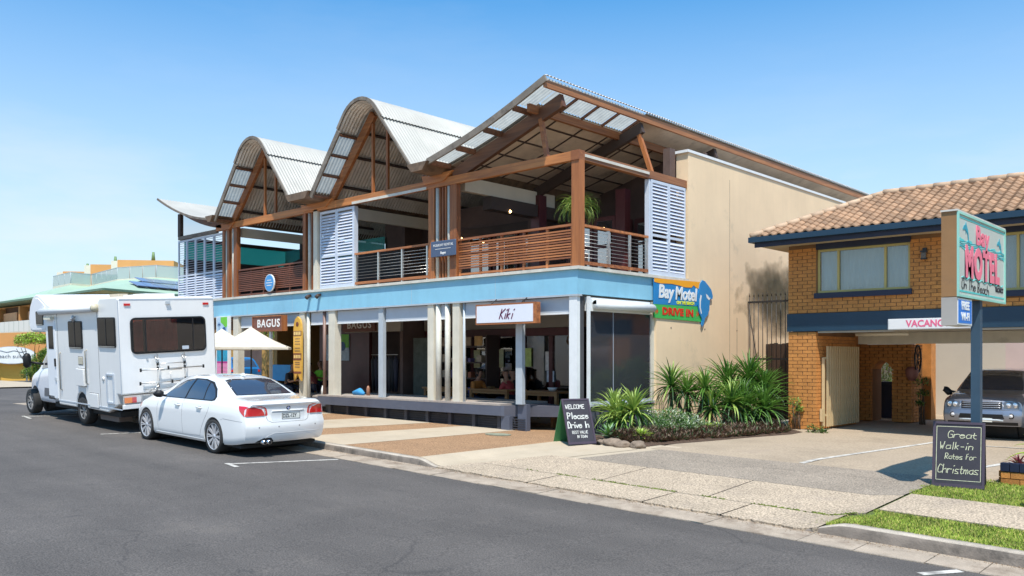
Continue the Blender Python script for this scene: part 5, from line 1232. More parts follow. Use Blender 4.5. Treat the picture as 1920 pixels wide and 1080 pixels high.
course_wall(-9.18, .6, 2.88, 4.46, fr_place, [(-8.49, -6.38, 3.27, 4.7), (-5.0, -2.78, 3.1, 4.7)])
course_wall(FM + .11, 22.14, .12, 2.38, lambda u, z: ((-8.54, u, z), 'y'))
course_wall(-9.48, -7.56, .12, 2.16, lambda u, z: ((u, 23.55, z), 'x'), [(-8.60, -8.07, 0, 1.50), (-8.52, -8.15, 1.50, 1.66), (-8.42, -8.24, 1.66, 1.74)])
course_wall(23.6, 24.3, .12, 2.16, lambda u, z: ((-7.60, u, z), 'y'))
course_wall(23.6, 24.3, .12, 1.50, lambda u, z: ((-8.55, u, z), 'y')) if False else None
cl = Vector((0, 0, 1.85))
def rank(b):
    c, ax = b[0](b[1], b[2]); v = Vector(c) - cl; return -(b[3] / v.length * (1 if ax == 'x' else .55))
BR.sort(key=rank)
stuffb = MB(); rb = random.Random(5)
for i, b in enumerate(BR):
    c, ax = b[0](b[1], b[2]); L_ = round(b[3], 2); j = rb.uniform(-.003, .003)
    if i < 298:
        piece('brick', (L_ - .01, .10, .075) if ax == 'x' else (.10, L_ - .01, .075), (c[0] + (j if ax == 'y' else 0), c[1] + (j if ax == 'x' else 0), c[2]), m_brick, ML)
    else:
        l2 = (L_ - .01) / 2; 
        if ax == 'x': stuffb.box(c[0] - l2, c[0] + l2, c[1] - .05 + j, c[1] + .05, c[2] - .0375, c[2] + .0375)
        else: stuffb.box(c[0] - .05, c[0] + .05 + j, c[1] - l2, c[1] + l2, c[2] - .0375, c[2] + .0375)
tag(stuffb.build('brickwork', m_brick_d, ML), kind='stuff')
# band, slab, beam
bx('navy_band', -9.20, 3, FM - .03, FM + .08, 2.445, 2.865, m_navy, ML)
bx('carport_slab', -9.1, 3, FM + .08, 24.5, 2.44, 2.70, m_slab, ML); bx('slab_edge', -8.45, 3, FM + .0, FM + .20, 2.40, 2.44, m_slab, ML)
bx('ceiling_beam', -8.44, 3, 22.15, 22.40, 2.16, 2.438, m_crm, ML)
MB().cyl((-7.9, 20.6, 2.37), (-6.7, 20.6, 2.37), .04, 8).build('tube_light', m_crm, ML)
bx('arch_wall_core', -9.46, -8.62, 23.60, 24.3, .0, 2.16, m_mort, ML); bx('arch_wall_core', -8.05, -7.66, 23.60, 24.3, .0, 2.16, m_mort, ML); bx('arch_wall_core', -8.62, -8.05, 23.60, 24.3, 1.75, 2.16, m_mort, ML)
for i in range(16): 
    z = .12 + i * .0855; piece('brick', (.04, .22, .075), (-8.08, 23.72, z + .0375), m_brick, ML); piece('brick', (.04, .22, .075), (-8.08, 23.96, z + .0375), m_brick, ML); 
arc = MB().prism([(-8.61, 1.50), (-8.61, 1.78), (-8.06, 1.78), (-8.06, 1.50), (-8.13, 1.62), (-8.23, 1.70), (-8.335, 1.75), (-8.44, 1.70), (-8.54, 1.62)][::-1], (0, 23.52, 0), (1, 0, 0), (0, 0, 1), (0, .7, 0)).build('arch_head', m_brick_d, ML)
bx('carport_rear_pier', -8.00, -7.60, 25.2, 25.6, 0, 2.44, m_brick_d, ML)
# windows
def mwindow(x0, x1, z0, z1, mull):
    wf = MB()
    for a in ((x0, x0 + .05, z0, z1), (x1 - .05, x1, z0, z1), (x0 + .05, x1 - .05, z1 - .05, z1), (x0 + .05, x1 - .05, z0, z0 + .05)): wf.box(a[0], a[1], FM + .05, FM + .11, a[2], a[3])
    for m in mull: wf.box(m - .025, m + .025, FM + .045, FM + .11, z0 + .05, z1 - .05)
    o = wf.build('window', m_wfr, ML); e = [x0 + .05] + sum([[m - .025, m + .025] for m in mull], []) + [x1 - .05]
    for i in range(0, len(e), 2):
        MB().box(e[i], e[i + 1], FM + .08, FM + .084, z0 + .05, z1 - .05).build('pane', glass('motel_glass', (.86, .90, .90), base=.03), o)
    n = 80; vs = []
    for i in range(n + 1):
        x = x0 + .05 + (x1 - x0 - .1) * i / n; y = FM + .16 + .012 * math.sin(i * 1.7)
        vs += [(x, y, z0 + .05), (x, y, z1 - .05)]
    MB().add(vs, [(2 * i, 2 * i + 2, 2 * i + 3, 2 * i + 1) for i in range(n)], True).build('curtain', m_blind, o)
    bx('window_sill', x0 - .05, x1 + .05, FM - .06, FM + .06, z0 - .13, z0 - .005, m_navyd, ML); bx('window_head', x0 - .02, x1 + .02, FM - .02, FM + .2, z1 + .003, z1 + .20, m_navyd, ML)
    bx('room_back', x0, x1, FM + .6, FM + .65, z0, z1, m_int, ML)
mwindow(-8.47, -6.38, 3.34, 4.36, (-7.98, -6.92)); mwindow(-4.98, -2.78, 3.20, 4.38, (-4.3, -3.4))
# eaves
bx('soffit', -9.72, 3, 19.10, FM + .2, 4.50, 4.53, m_sof, ML); bx('soffit_left', -9.72, -9.17, FM + .2, 31, 4.50, 4.53, m_sof, ML)
bx('gutter', -9.84, 3, 18.94, 19.07, 4.575, 4.70, m_navy, ML); bx('fascia_board', -9.74, 3, 19.07, 19.10, 4.46, 4.62, m_navyd, ML)
bx('gutter', -9.84, -9.72, 19.07, 31, 4.575, 4.70, m_navy, ML)
# tiles
PT = math.atan2(1.06, 2.30); cp, sp = math.cos(PT), math.sin(PT)
def tile_mesh(name, w, l, mat):
    nx = 9; vs = []
    prof = [0, .014, .034, .046, .042, .022, .002, -.008, -.004, .008]
    for v, dn in ((0, .034), (l, 0.0)):
        for i in range(nx + 1): vs.append((w * i / nx, v * cp - 0, prof[i] + dn))
    # rotate to the slope
    out = []
    for (x, y, z) in vs: 
        vv = y / cp; out.append((x, vv * cp - z * sp, vv * sp + z * cp))
    lip = [(x, y + .018 * sp * 0, z - .034) for (x, y, z) in out[:nx + 1]]
    out += lip
    fs = [(i, i + 1, nx + 2 + i, nx + 1 + i) for i in range(nx)] + [(2 * nx + 2 + i, 2 * nx + 3 + i, i + 1, i) for i in range(nx)]
    me = bpy.data.meshes.new(name); me.from_pydata(out, [], fs); me.materials.append(mat)
    for p in me.polygons[:nx]: p.use_smooth = True
    return me
tm = tile_mesh('roof_tile', .222, .235, m_tile)
rows = 12; NT = []; el = 2.53 / rows
cnt = 0; restt = MB()
for r in range(rows):
    y = 19.0 + r * el * cp; z = 4.70 + r * el * sp
    x = -9.80 + r * el * cp + .02
    x = -9.80 + math.ceil((x + 9.80) / .215) * .215
    while x < 1.2:
        NT.append((x, y, z + rb.uniform(-.002, .003))); x += .215
NT.sort(key=lambda p: (Vector(p) - cl).length + (0 if p[0] < -4.0 else 50))
for p in NT[:298]: inst('roof_tile', tm, p, ML, (0, 0, rb.uniform(-.006, .006)))
for p in NT[298:]: restt.add([(v.co.x + p[0], v.co.y + p[1], v.co.z + p[2]) for v in tm.vertices], [tuple(q.vertices) for q in tm.polygons], True)
tag(restt.build('roof_tiling', m_tile, ML), kind='stuff')
bx_ = MB().add([(-9.80, 19.0, 4.68), (1.5, 19.0, 4.68), (1.5, 21.3, 5.74), (-7.5, 21.3, 5.74)], [(0, 1, 2, 3)]); bx_.add([(-9.80, 19.0, 4.68), (-7.5, 21.3, 5.74), (-7.5, 30, 5.74), (-9.80, 30, 4.68)], [(0, 1, 2, 3)]); bx_.add([(-7.5, 21.3, 5.74), (1.5, 21.3, 5.74), (1.5, 24, 4.6), (-7.5, 24, 4.6)], [(0, 1, 2, 3)]); bx_.build('roof_base', m_tile, ML)
hd = Vector((2.3, 2.3, 1.06)); hn = hd.length; hd.normalize()
for i in range(11):
    p = Vector((-9.80, 19.0, 4.73)) + hd * (i * hn / 11)
    MB().tube([p, p + hd * (hn / 11 + .03)], [.085, .07], 8).build('hip_tile', m_hip, ML)
x = -7.5
while x < 1.2: MB().tube([(x, 21.3, 5.80), (x + .40, 21.3, 5.80)], [.09, .075], 8).build('ridge_tile', m_hip, ML); x += .38
# wall lamp and vacancy sign
mb = MB().mat(m_blk_s).box(-6.10, -6.02, FM - .06, FM, 4.08, 4.20).box(-6.13, -5.99, FM - .14, FM - .06, 4.10, 4.13).mat(M('smoked_glass', (.10, .07, .05), .2)).box(-6.11, -6.01, FM - .13, FM - .06, 3.97, 4.09).mat(m_blk_s).box(-6.12, -6.0, FM - .135, FM - .055, 3.945, 3.97)
mb.build('wall_lamp', None, ML)
vc = thing('vacancy_sign', 'long white box sign with pink VACANCY lettering under the navy band', 'sign', (-6.6, FM - .35, 2.43))
bx('sign_box', -6.74, -5.05, FM - .30, FM - .06, 2.43, 2.665, m_wht, vc); bx('sign_face', -6.72, -5.07, FM - .312, FM - .302, 2.445, 2.655, M('sign_white', (.74, .72, .70), .4, var=.03), vc)
m_pink = M('pink_letter', (.72, .12, .23), .45, var=.05); m_pinkl = M('bright_pink_letter', (.82, .20, .27), .45, var=.05)
text('VACANCY', .20, vc, m_pink, (-5.92, FM - .313, 2.548), (1, 0, 0), (0, 0, 1), bold=.006, depth=.003, sx=.92)
# cream gate panel folded along the carport's left wall
gt = thing('slatted_gate', 'cream vertical slat gate standing open along the left brick wall of the carport', 'gate', (-8.42, 21, .1))
for (y0_, y1_, z0_, z1_) in ((19.95, 20.0, .18, 1.82), (22.05, 22.10, .2, 2.0)): bx('gate_post', -8.46, -8.40, y0_, y1_, z0_, z1_, m_cgate, gt)
for z in (.42, 1.78): bx('gate_rail', -8.44, -8.41, 20.0, 22.05, z, z + .05, m_cgate, gt)
for i in range(15): piece('slat', (.04, .055, 1.92), (-8.39, 20.12 + i * .135, 1.13), m_cgate, gt)
bx('latch_plate', -8.47, -8.41, 19.86, 19.94, .30, .60, m_cgate, gt)
# black steel gate between the buildings
sg_ = thing('steel_gate', 'tall black steel bar gate closing the gap between the concrete wall and the brick motel', 'gate', (-10.3, 21.9, .1))
for z in (.25, 1.75, 3.32): bx('gate_rail', -11.38, -9.2, 21.88, 21.92, z, z + .05, m_blk_s, sg_)
for i in range(17):
    x = -11.33 + i * .13; MB().cyl((x, 21.9, .12), (x, 21.9, 3.50), .011, 6).build('gate_bar', m_blk_s, sg_); MB().cyl((x, 21.9, 3.50), (x, 21.9, 3.60), .018, 6, .001).build('gate_spike', m_blk_s, sg_)
tf = thing('timber_fence', 'dark brown timber paling fence behind the black steel gate', 'fence', (-10.3, 23, .1))
for i in range(18): piece('paling', (.115, .02, 2.1 + .03 * (i % 3)), (-11.33 + i * .122, 23.0, 1.15), wood('dark_paling', (.065, .035, .022), (.03, .018, .012), axis=2), tf)
# things in and behind the carport
bn = thing('wheelie_bin', 'dark navy wheelie bin behind the brick arch', 'bin', (-8.6, 25.0, .1))
mb = MB().prism([(-.24, 0), (.24, 0), (.29, .95), (-.29, .95)], (-8.62, 24.8, .12), (1, 0, 0), (0, 0, 1), (0, .55, 0)); mb.build('bin_body', m_navyd, bn); bx('lid', -8.93, -8.31, 24.76, 25.40, 1.075, 1.13, m_navyd, bn); MB().cyl((-8.9, 25.3, .2), (-8.34, 25.3, .2), .10, 12).build('wheel', m_rub, bn)
cw = thing('cart_wheel', 'old iron cart wheel hanging on the last brick pier under the carport', 'ornament', (-7.5, 23.5, 1.9))
MB().tube([(-7.38 + .0, 23.4 + .24 * math.cos(k * .3927), 1.78 + .36 * math.sin(k * .3927)) for k in range(17)], .022, 6).build('rim', m_blk_s, cw)
for k in range(8): MB().cyl((-7.38, 23.4, 1.78), (-7.38, 23.4 + .24 * math.cos(k * .785), 1.78 + .36 * math.sin(k * .785)), .012, 5).build('spoke', m_blk_s, cw)
pt_ = thing('hanging_pot', 'reddish hanging pot on the brick pier beside the cart wheel', 'pot', (-7.5, 23.4, 1.3))
MB().tube([(-7.5, 23.32, 1.22), (-7.5, 23.32, 1.34), (-7.5, 23.32, 1.5), (-7.5, 23.32, 1.58)], [.07, .15, .16, .10], 12).build('pot_body', M('red_pot', (.25, .10, .08), .6, var=.3), pt_)
bw = thing('boundary_wall', 'cream rendered boundary wall at the back of the motel lot', 'wall', (-6, 27, 0)); bx('wall_panel', -12, -6.3, 27.5, 27.7, -.2, 3.2, M('cream_boundary', (.56, .50, .42), .8, var=.06, vs=.6, stain=((.44, .38, .30), .6, .6, .5)), bw)
pk = thing('pink_building', 'pale pink building with shuttered windows seen beyond the carport', 'building', (-3, 28, 0))
m_pk = M('pale_pink_render', (.60, .47, .44), .8, var=.05)
bx('wall_panel', -6.3, -4.75, 27.5, 27.8, -.2, 4, m_pk, pk); bx('wall_panel', -4.75, 3, 27.5, 27.8, 2.05, 4, m_pk, pk); bx('recess', -4.75, 3, 28.6, 28.8, -.2, 2.05, M('recess_brown', (.30, .22, .18), .8), pk); bx('wall_panel', -4.75, 3, 27.5, 27.8, -.2, .95, m_pk, pk)
bx('blue_post', -4.72, -4.45, 27.55, 27.7, .95, 2.05, M('mid_blue_paint', (.03, .14, .26), .5), pk); bx('porch_column', -3.75, -3.45, 27.6, 27.8, .95, 2.05, m_pk, pk)
for i in range(9): bx('louvre', -3.15, -2.35, 28.3, 28.34, 1.0 + i * .115, 1.08 + i * .115, m_crm, pk)
# ================================================================= MOTEL PYLON SIGN
py = thing('pylon_sign', 'tall motel sign on a blue post with pink lettering, dolphins and a turquoise border', 'sign', (-3.38, 13.25, 0))
m_post = M('blue_grey_post', (.035, .072, .11), .5, var=.1, vs=5)
bx('post', -3.45, -3.33, 13.20, 13.32, -.1, 2.62, m_post, py)
m_brn = M('brown_box_side', (.30, .155, .06), .6, var=.10, vs=3, stain=((.16, .09, .05), 3, .6, .4))
bx('sign_box', -3.50, -3.31, 12.03, 14.42, 2.60, 3.72, m_brn, py)
bx('box_edge', -3.505, -3.295, 12.01, 14.44, 3.722, 3.745, m_under, py)
XF = -3.31
m_turq = M('turquoise_paint', (.10, .55, .52), .4, var=.05); m_turq2 = M('deep_turquoise', (.03, .33, .42), .4, var=.15, vs=9); m_sf = M('pale_sign_face', (.52, .56, .50), .35, var=.04); m_fr = M('aqua_frame', (.30, .60, .50), .4)
bx('sign_face', XF, XF + .008, 12.06, 14.39, 2.63, 3.69, m_sf, py)
for a in ((12.03, 14.42, 3.69, 3.72), (12.03, 14.42, 2.60, 2.63), (12.03, 12.06, 2.63, 3.69), (14.39, 14.42, 2.63, 3.69)): bx('frame', XF, XF + .025, a[0], a[1], a[2], a[3], m_fr, py)
for z in (3.645, 2.67): bx('border_stripe', XF + .008, XF + .012, 12.08, 14.37, z, z + .022, m_turq, py)
def yz(pts, nm, mat, x=XF + .012, d=.004): return MB().prism([(p[0], p[1]) for p in pts], (x - d, 0, 0), (0, 1, 0), (0, 0, 1), (d, 0, 0)).build(nm, mat, py)
n = 40; top_ = []; bot = []
for i in range(n + 1):
    y = 12.08 + 2.29 * i / n; top_.append((y, 3.365 + .018 * math.sin(i * .9) + .01 * math.sin(i * 2.1))); bot.append((y, 3.25 + .016 * math.sin(i * .7 + 1)))
yz(top_ + bot[::-1], 'wave_band', m_turq, XF + .0125)
for k in range(5):
    zz = 3.27 + k * .019; MB().tube([(XF + .013, 12.1 + 2.25 * i / 40, zz + .008 * math.sin(i * .8 + k)) for i in range(41)], .0035, 4).build('wave_line', m_sf if k % 2 else m_turq2, py)
MB().tube([(XF + .012, 12.2 + 2.1 * i / 60, 2.86 + .016 * math.sin(i * .75)) for i in range(61)], .006, 4).build('wave_line', m_turq, py)
def dolphin(cy, cz, s, fl=1):
    P = [(-.9, .35), (-.55, .62), (-.2, .72), (.0, 1.02), (.15, .70), (.55, .35), (.80, -.15), (.88, -.55), (1.15, -.85), (.80, -.78), (.55, -1.0), (.66, -.55), (.45, -.05), (.10, .22), (.0, -.15), (-.12, .25), (-.55, .25), (-.95, .18)]
    yz([(cy + fl * a * s, cz + b * s) for a, b in P][::fl], 'dolphin_emblem', m_turq2, XF + .014)
dolphin(12.40, 3.47, .15); dolphin(14.10, 3.42, .14)
for dx, dz, m_, off in ((.014, -.014, m_ink, .009), (0, 0, m_pinkl, .015)):
    text('Bay', .36, py, m_, (XF + off, 13.19 + dx, 3.475 + dz), (0, 1, 0), (0, 0, 1), bold=.012, depth=.003, sx=1.2, spacing=1.1)
for dx, dz, m_, off in ((-.025, -.025, m_ink, .009), (0, 0, m_pinkl, .015)):
    text('MOTEL', .56, py, m_, (XF + off, 13.22 + dx, 3.07 + dz), (0, 1, 0), (0, 0, 1), bold=.030, depth=.003, sx=.86, spacing=1.18)
# slab serifs on the big letters
for y0_ in (12.46, 12.74, 13.36, 13.96): pass
chalk('On The Beach', .13, py, m_ink, (XF + .013, 12.20, 2.72), (0, 1, -.02), (0, 0, 1), w=.012, slant=.2, jit=.12, squash=1.05, depth=.003)
text('VACANCY', .10, py, m_ink, (XF + .012, 14.10, 2.79), (0, 1, 0), (0, 0, 1), bold=.003, depth=.003, sx=.95)
bx('wifi_box', -3.50, -3.31, 12.03, 12.72, 2.22, 2.592, M('pale_grey_box', (.40, .36, .32), .6, var=.08), py)
bx('wifi_face', XF, XF + .006, 12.05, 12.70, 2.235, 2.58, m_wht, py); bx('wifi_blue', XF + .006, XF + .010, 12.075, 12.675, 2.255, 2.56, M('signal_blue', (.03, .19, .60), .4, var=.05), py)
text('FREE', .15, py, m_wht, (XF + .013, 12.375, 2.485), (0, 1, 0), (0, 0, 1), bold=.006, depth=.002, sx=1.15); text('WI-FI', .14, py, m_wht, (XF + .013, 12.375, 2.34), (0, 1, 0), (0, 0, 1), bold=.006, depth=.002, sx=1.15)
py.location = (-3.50, 13.68, 0); py.scale = (1.02, 1.02, 1.02)
# ================================================================= OTHER SIGNS
# drive-in sign on the concrete wall
ds = thing('drive_in_sign', 'blue, green and orange motel drive in sign with a leaping dolphin on the concrete wall', 'sign', (-11.3, 18.4, 3.2))
X0 = -11.395
def yz2(pts, nm, mat, x, d=.02): return MB().prism(pts, (x, 0, 0), (0, 1, 0), (0, 0, 1), (d, 0, 0)).build(nm, mat, ds)
m_sb = M('sign_blue', (.02, .22, .50), .4, var=.06); m_so = M('sign_orange', (.85, .36, .02), .4, var=.05); m_sg = M('sign_green', (.05, .42, .09), .4, var=.05); m_yel = M('sign_yellow', (.75, .78, .05), .4); m_rd = M('sign_red', (.65, .03, .015), .4)
yz2([(17.22, 2.77), (19.55, 2.73), (19.55, 3.12), (17.22, 3.09)], 'green_panel', m_sg, X0 + .0)
yz2([(17.22, 3.095), (19.45, 3.125), (19.45, 3.74), (17.22, 3.70)], 'blue_panel', m_sb, X0 + .0)
yz2([(17.22, 3.71), (19.40, 3.75), (19.38, 3.66), (19.25, 3.57), (19.1, 3.60), (19.0, 3.65), (18.9, 3.58), (18.6, 3.57), (18.3, 3.60), (18.0, 3.62), (17.7, 3.61), (17.5, 3.60), (17.22, 3.62)][::-1], 'orange_sky', m_so, X0 + .022, .006)
DP = [(19.28, 3.70), (19.40, 3.80), (19.52, 3.78), (19.72, 3.66), (19.84, 3.58), (19.92, 3.42), (19.90, 3.34), (19.78, 3.33), (19.76, 3.25), (19.74, 3.05), (19.66, 2.92), (19.52, 2.82), (19.46, 2.68), (19.38, 2.60), (19.34, 2.66), (19.38, 2.76), (19.36, 2.84), (19.24, 2.95), (19.18, 3.15), (19.20, 3.45)]
yz2(DP[::-1], 'dolphin_emblem', m_sb, X0 + .03, .02)
yz2([(p[0], p[1]) for p in [(19.30, 3.42), (19.36, 3.40), (19.31, 3.25), (19.30, 3.10), (19.36, 2.95), (19.32, 2.93), (19.25, 3.08), (19.25, 3.28)]][::-1], 'emblem_highlight', m_wht, X0 + .051, .003)
yz2([(19.56, 3.46), (19.66, 3.42), (19.74, 3.36), (19.80, 3.37), (19.72, 3.30), (19.60, 3.36)][::-1], 'emblem_highlight', m_wht, X0 + .051, .003)
text('Bay', .44, ds, m_wht, (X0 + .026, 17.72, 3.40), (0, 1, 0), (0, 0, 1), bold=.014, depth=.004, shear=.15, sx=1.05)
text('Motel', .44, ds, m_wht, (X0 + .026, 18.64, 3.39), (0, 1, 0), (0, 0, 1), bold=.014, depth=.004, shear=.15, sx=.98)
text('ON THE BEACH', .105, ds, m_yel, (X0 + .026, 18.62, 3.175), (0, 1, .012), (0, 0, 1), bold=.005, depth=.003, sx=1.1)
text('DRIVE IN', .24, ds, m_rd, (X0 + .026, 18.28, 2.93), (0, 1, -.008), (0, 0, 1), bold=.012, depth=.003, sx=1.42, spacing=1.05)
for y in (17.27, 17.33, 19.14, 19.20): yz2([(y, 2.86), (y + .06, 2.93), (y, 3.0), (y + .02, 2.93)][::-1], 'chevron', m_rd, X0 + .022, .005)
# hanging script sign
ks = thing('hanging_script_sign', 'white lightbox with a timber frame and a thin script name, hung above the deck', 'sign', (-13.3, 14.1, 2.8))
bx('sign_box', -14.23, -12.40, 14.08, 14.28, 2.58, 3.05, m_slat, ks); bx('sign_face', -14.19, -12.44, 14.072, 14.079, 2.62, 3.01, M('lightbox_white', (.72, .73, .78), .35, var=.02), ks)
for x in (-13.85, -12.9): MB().cyl((x, 14.20, 3.05), (x, 14.40, 3.18), .010, 6).build('bracket', m_blk_s, ks)
chalk('Kiki', .22, ks, M('plum_script', (.13, .01, .06), .5), (-13.46, 14.070, 2.70), (1, 0, 0), (0, 0, 1), w=.026, slant=.42, jit=.10, squash=.72, depth=.004)
# brown letter sign, and its twin inside
m_bs = wood('brown_sign_board', (.26, .09, .055), (.15, .055, .035), axis=0); m_wl = M('white_letter', (.78, .76, .72), .5)
bs2 = thing('brown_letter_sign', 'red brown board sign with white capitals hanging over the patio umbrellas', 'sign', (-22.9, 13.9, 2.8))
bx('sign_board', -23.75, -22.15, 13.88, 14.04, 2.63, 3.04, m_bs, bs2)
for a in ((-23.75, -22.15, 3.04, 3.07), (-23.75, -22.15, 2.60, 2.63), (-23.78, -23.75, 2.60, 3.07), (-22.15, -22.12, 2.60, 3.07)): bx('frame', a[0], a[1], 13.86, 14.05, a[2], a[3], m_tim, bs2)
text('BAGUS', .33, bs2, m_wl, (-22.88, 13.876, 2.83), (1, 0, 0), (0, 0, 1), bold=.006, depth=.004, sx=1.12, spacing=1.15)
bx('sign_post', -22.92, -22.84, 13.93, 14.0, .2, 2.60, m_gry, bs2)
bs3 = thing('brown_letter_sign', 'shaded red brown board with white capitals on the inner wall behind the deck', 'sign', (-21.9, 16.5, 2.8))
bx('sign_board', -23.15, -21.50, 16.80, 16.88, 2.64, 3.06, m_bs, bs3); text('BAGUS', .33, bs3, m_wl, (-22.3, 16.796, 2.85), (1, 0, 0), (0, 0, 1), bold=.006, depth=.004, sx=1.12, spacing=1.15)
# navy rental sign
ns = thing('navy_sign', 'small navy sign with white lettering fixed across the posts above the blue fascia', 'sign', (-15.6, 14.2, 4.5))
o = bx('sign_board', -16.03, -15.12, 14.28, 14.31, 4.31, 4.70, M('slate_navy_sign', (.065, .095, .16), .5, var=.05), ns); md = o.modifiers.new('bevel', 'BEVEL'); md.width = .012
text('HOLIDAY RENTAL', .088, ns, m_wl, (-15.57, 14.278, 4.59), (1, 0, 0), (0, 0, 1), depth=.002); bx('lettering', -15.86, -15.30, 14.276, 14.28, 4.495, 4.505, m_wl, ns); text('Bagus', .085, ns, m_wl, (-15.57, 14.278, 4.40), (1, 0, 0), (0, 0, 1), depth=.002, bold=.002)
# round blue sign
rs = thing('round_sign', 'oval blue sign with a white rim on the dark timber balustrade', 'sign', (-23.5, 14.3, 4.12))
def disc(cx, cz, a, b, y0_, y1_, nm, mat, par): return MB().prism([(cx + a * math.cos(k * .2618), cz + b * math.sin(k * .2618)) for k in range(24)], (0, y0_, 0), (1, 0, 0), (0, 0, 1), (0, y1_ - y0_, 0)).build(nm, mat, par)
disc(-23.52, 4.12, .27, .27, 14.30, 14.34, 'rim', m_wht, rs); disc(-23.52, 4.12, .245, .245, 14.292, 14.30, 'sign_face', M('cornflower_blue', (.05, .27, .58), .4, var=.05), rs)
for z, w in ((4.20, .12), (4.12, .18), (4.04, .13)): bx('lettering', -23.52 - w, -23.52 + w, 14.288, 14.292, z - .008, z + .014, m_wl, rs)
# tall yellow surfboard sign
sb = thing('surfboard_sign', 'tall yellow surfboard shaped menu sign on the cream column with dark bands', 'sign', (-21.95, 14.25, 2))
OUT = [(-.20, 1.30), (-.215, 1.6), (-.215, 2.6), (-.19, 2.82), (-.12, 2.96), (0, 3.03), (.12, 2.96), (.19, 2.82), (.215, 2.6), (.215, 1.6), (.20, 1.30), (.19, 1.12), (.10, 1.20), (0, 1.36), (-.10, 1.20), (-.19, 1.12)]
MB().prism(OUT, (-21.93, 14.27, 0), (1, 0, 0), (0, 0, 1), (0, .05, 0)).build('board', M('board_yellow', (.70, .40, .07), .45, var=.12, vs=3), sb)
for z0_, z1_ in ((2.46, 2.60), (1.74, 1.94), (1.34, 1.40)): bx('band', -22.14, -21.72, 14.262, 14.27, z0_, z1_, m_bs, sb)
for z in (2.53, 1.84): 
    for k in range(4): bx('lettering', -22.10 + k * .095, -22.04 + k * .095, 14.256, 14.262, z - .05, z + .05, M('board_yellow_light', (.78, .58, .22), .5), sb)
disc(-21.93, 2.80, .07, .07, 14.262, 14.27, 'emblem', m_bs, sb)
for z in (2.36, 2.28, 2.2, 2.08, 2.0, 1.66, 1.6, 1.52): bx('lettering', -22.06, -21.80, 14.264, 14.27, z, z + .025, m_tan, sb)
# tall pink and blue poster column
pc = thing('poster_panel', 'tall narrow poster panel, white and green above, blue and pink below, beside a column', 'sign', (-26.4, 14.3, 2))
bx('panel', -26.82, -26.02, 14.30, 14.40, .25, 3.18, m_wht, pc); bx('poster', -26.76, -26.08, 14.292, 14.30, 2.45, 3.15, M('poster_sky', (.45, .60, .72), .5, var=.2, vs=6), pc)
MB().prism([(-26.50, 3.15), (-26.08, 3.15), (-26.08, 2.84), (-26.2, 2.80), (-26.33, 2.90), (-26.5, 2.98)][::-1], (0, 14.286, 0), (1, 0, 0), (0, 0, 1), (0, .006, 0)).build('poster', M('poster_green', (.16, .55, .04), .5), pc)
def palm_print(par, cx, zc, s, y):
    m = M('print_blue', (.02, .10, .28), .5)
    MB().prism([(-.03 * s, -1 * s), (.05 * s, -1 * s), (.02 * s, .3 * s), (-.04 * s, .3 * s)], (cx, y, zc), (1, 0, 0), (0, 0, 1), (0, .003, 0)).build('print', m, par)
    for k in range(6):
        a = R(10 + k * 34); MB().prism([(0, -.03 * s), (.5 * s * math.cos(a), .5 * s * math.sin(a) - .1 * s), (.05 * s, .08 * s)], (cx, y - .001 * k, zc + .3 * s), (1, 0, 0), (0, 0, 1), (0, .003, 0)).build('print', m, par)
palm_print(pc, -26.6, 2.82, .26, 14.284); disc(-26.28, 2.70, .12, .12, 14.284, 14.288, 'print', M('print_blue', (.02, .10, .28), .5), pc)
bx('poster', -26.76, -26.08, 14.292, 14.30, 1.68, 2.40, M('poster_teal', (.02, .30, .45), .5, var=.3, vs=5), pc); bx('poster', -26.76, -26.08, 14.292, 14.30, 1.62, 1.68, M('poster_magenta', (.45, .02, .22), .5), pc)
for k in range(9): bx('poster_row', -26.76, -26.08, 14.292, 14.30, .35 + k * .142, .48 + k * .142, M('poster_pink', (.72, .24, .42), .5, var=.05), pc)
pb = thing('wall_poster', 'blue and green palm poster on the inner wall behind the seated diners', 'poster', (-24.5, 17.5, 2.3))
bx('poster', -25.75, -24.4, 17.95, 17.98, 1.7, 2.62, M('poster_sky', (.45, .60, .72), .5, var=.2, vs=6), pb); bx('poster', -25.05, -24.4, 17.94, 17.95, 2.15, 2.62, M('poster_green', (.16, .55, .04), .5), pb); palm_print(pb, -25.3, 2.15, .34, 17.935); disc(-24.75, 2.2, .16, .16, 17.935, 17.94, 'print', M('print_blue', (.02, .10, .28), .5), pb)
bx('wall_panel', -26.2, -23.3, 17.98, 18.1, .2, 3.0, m_mar, pb)
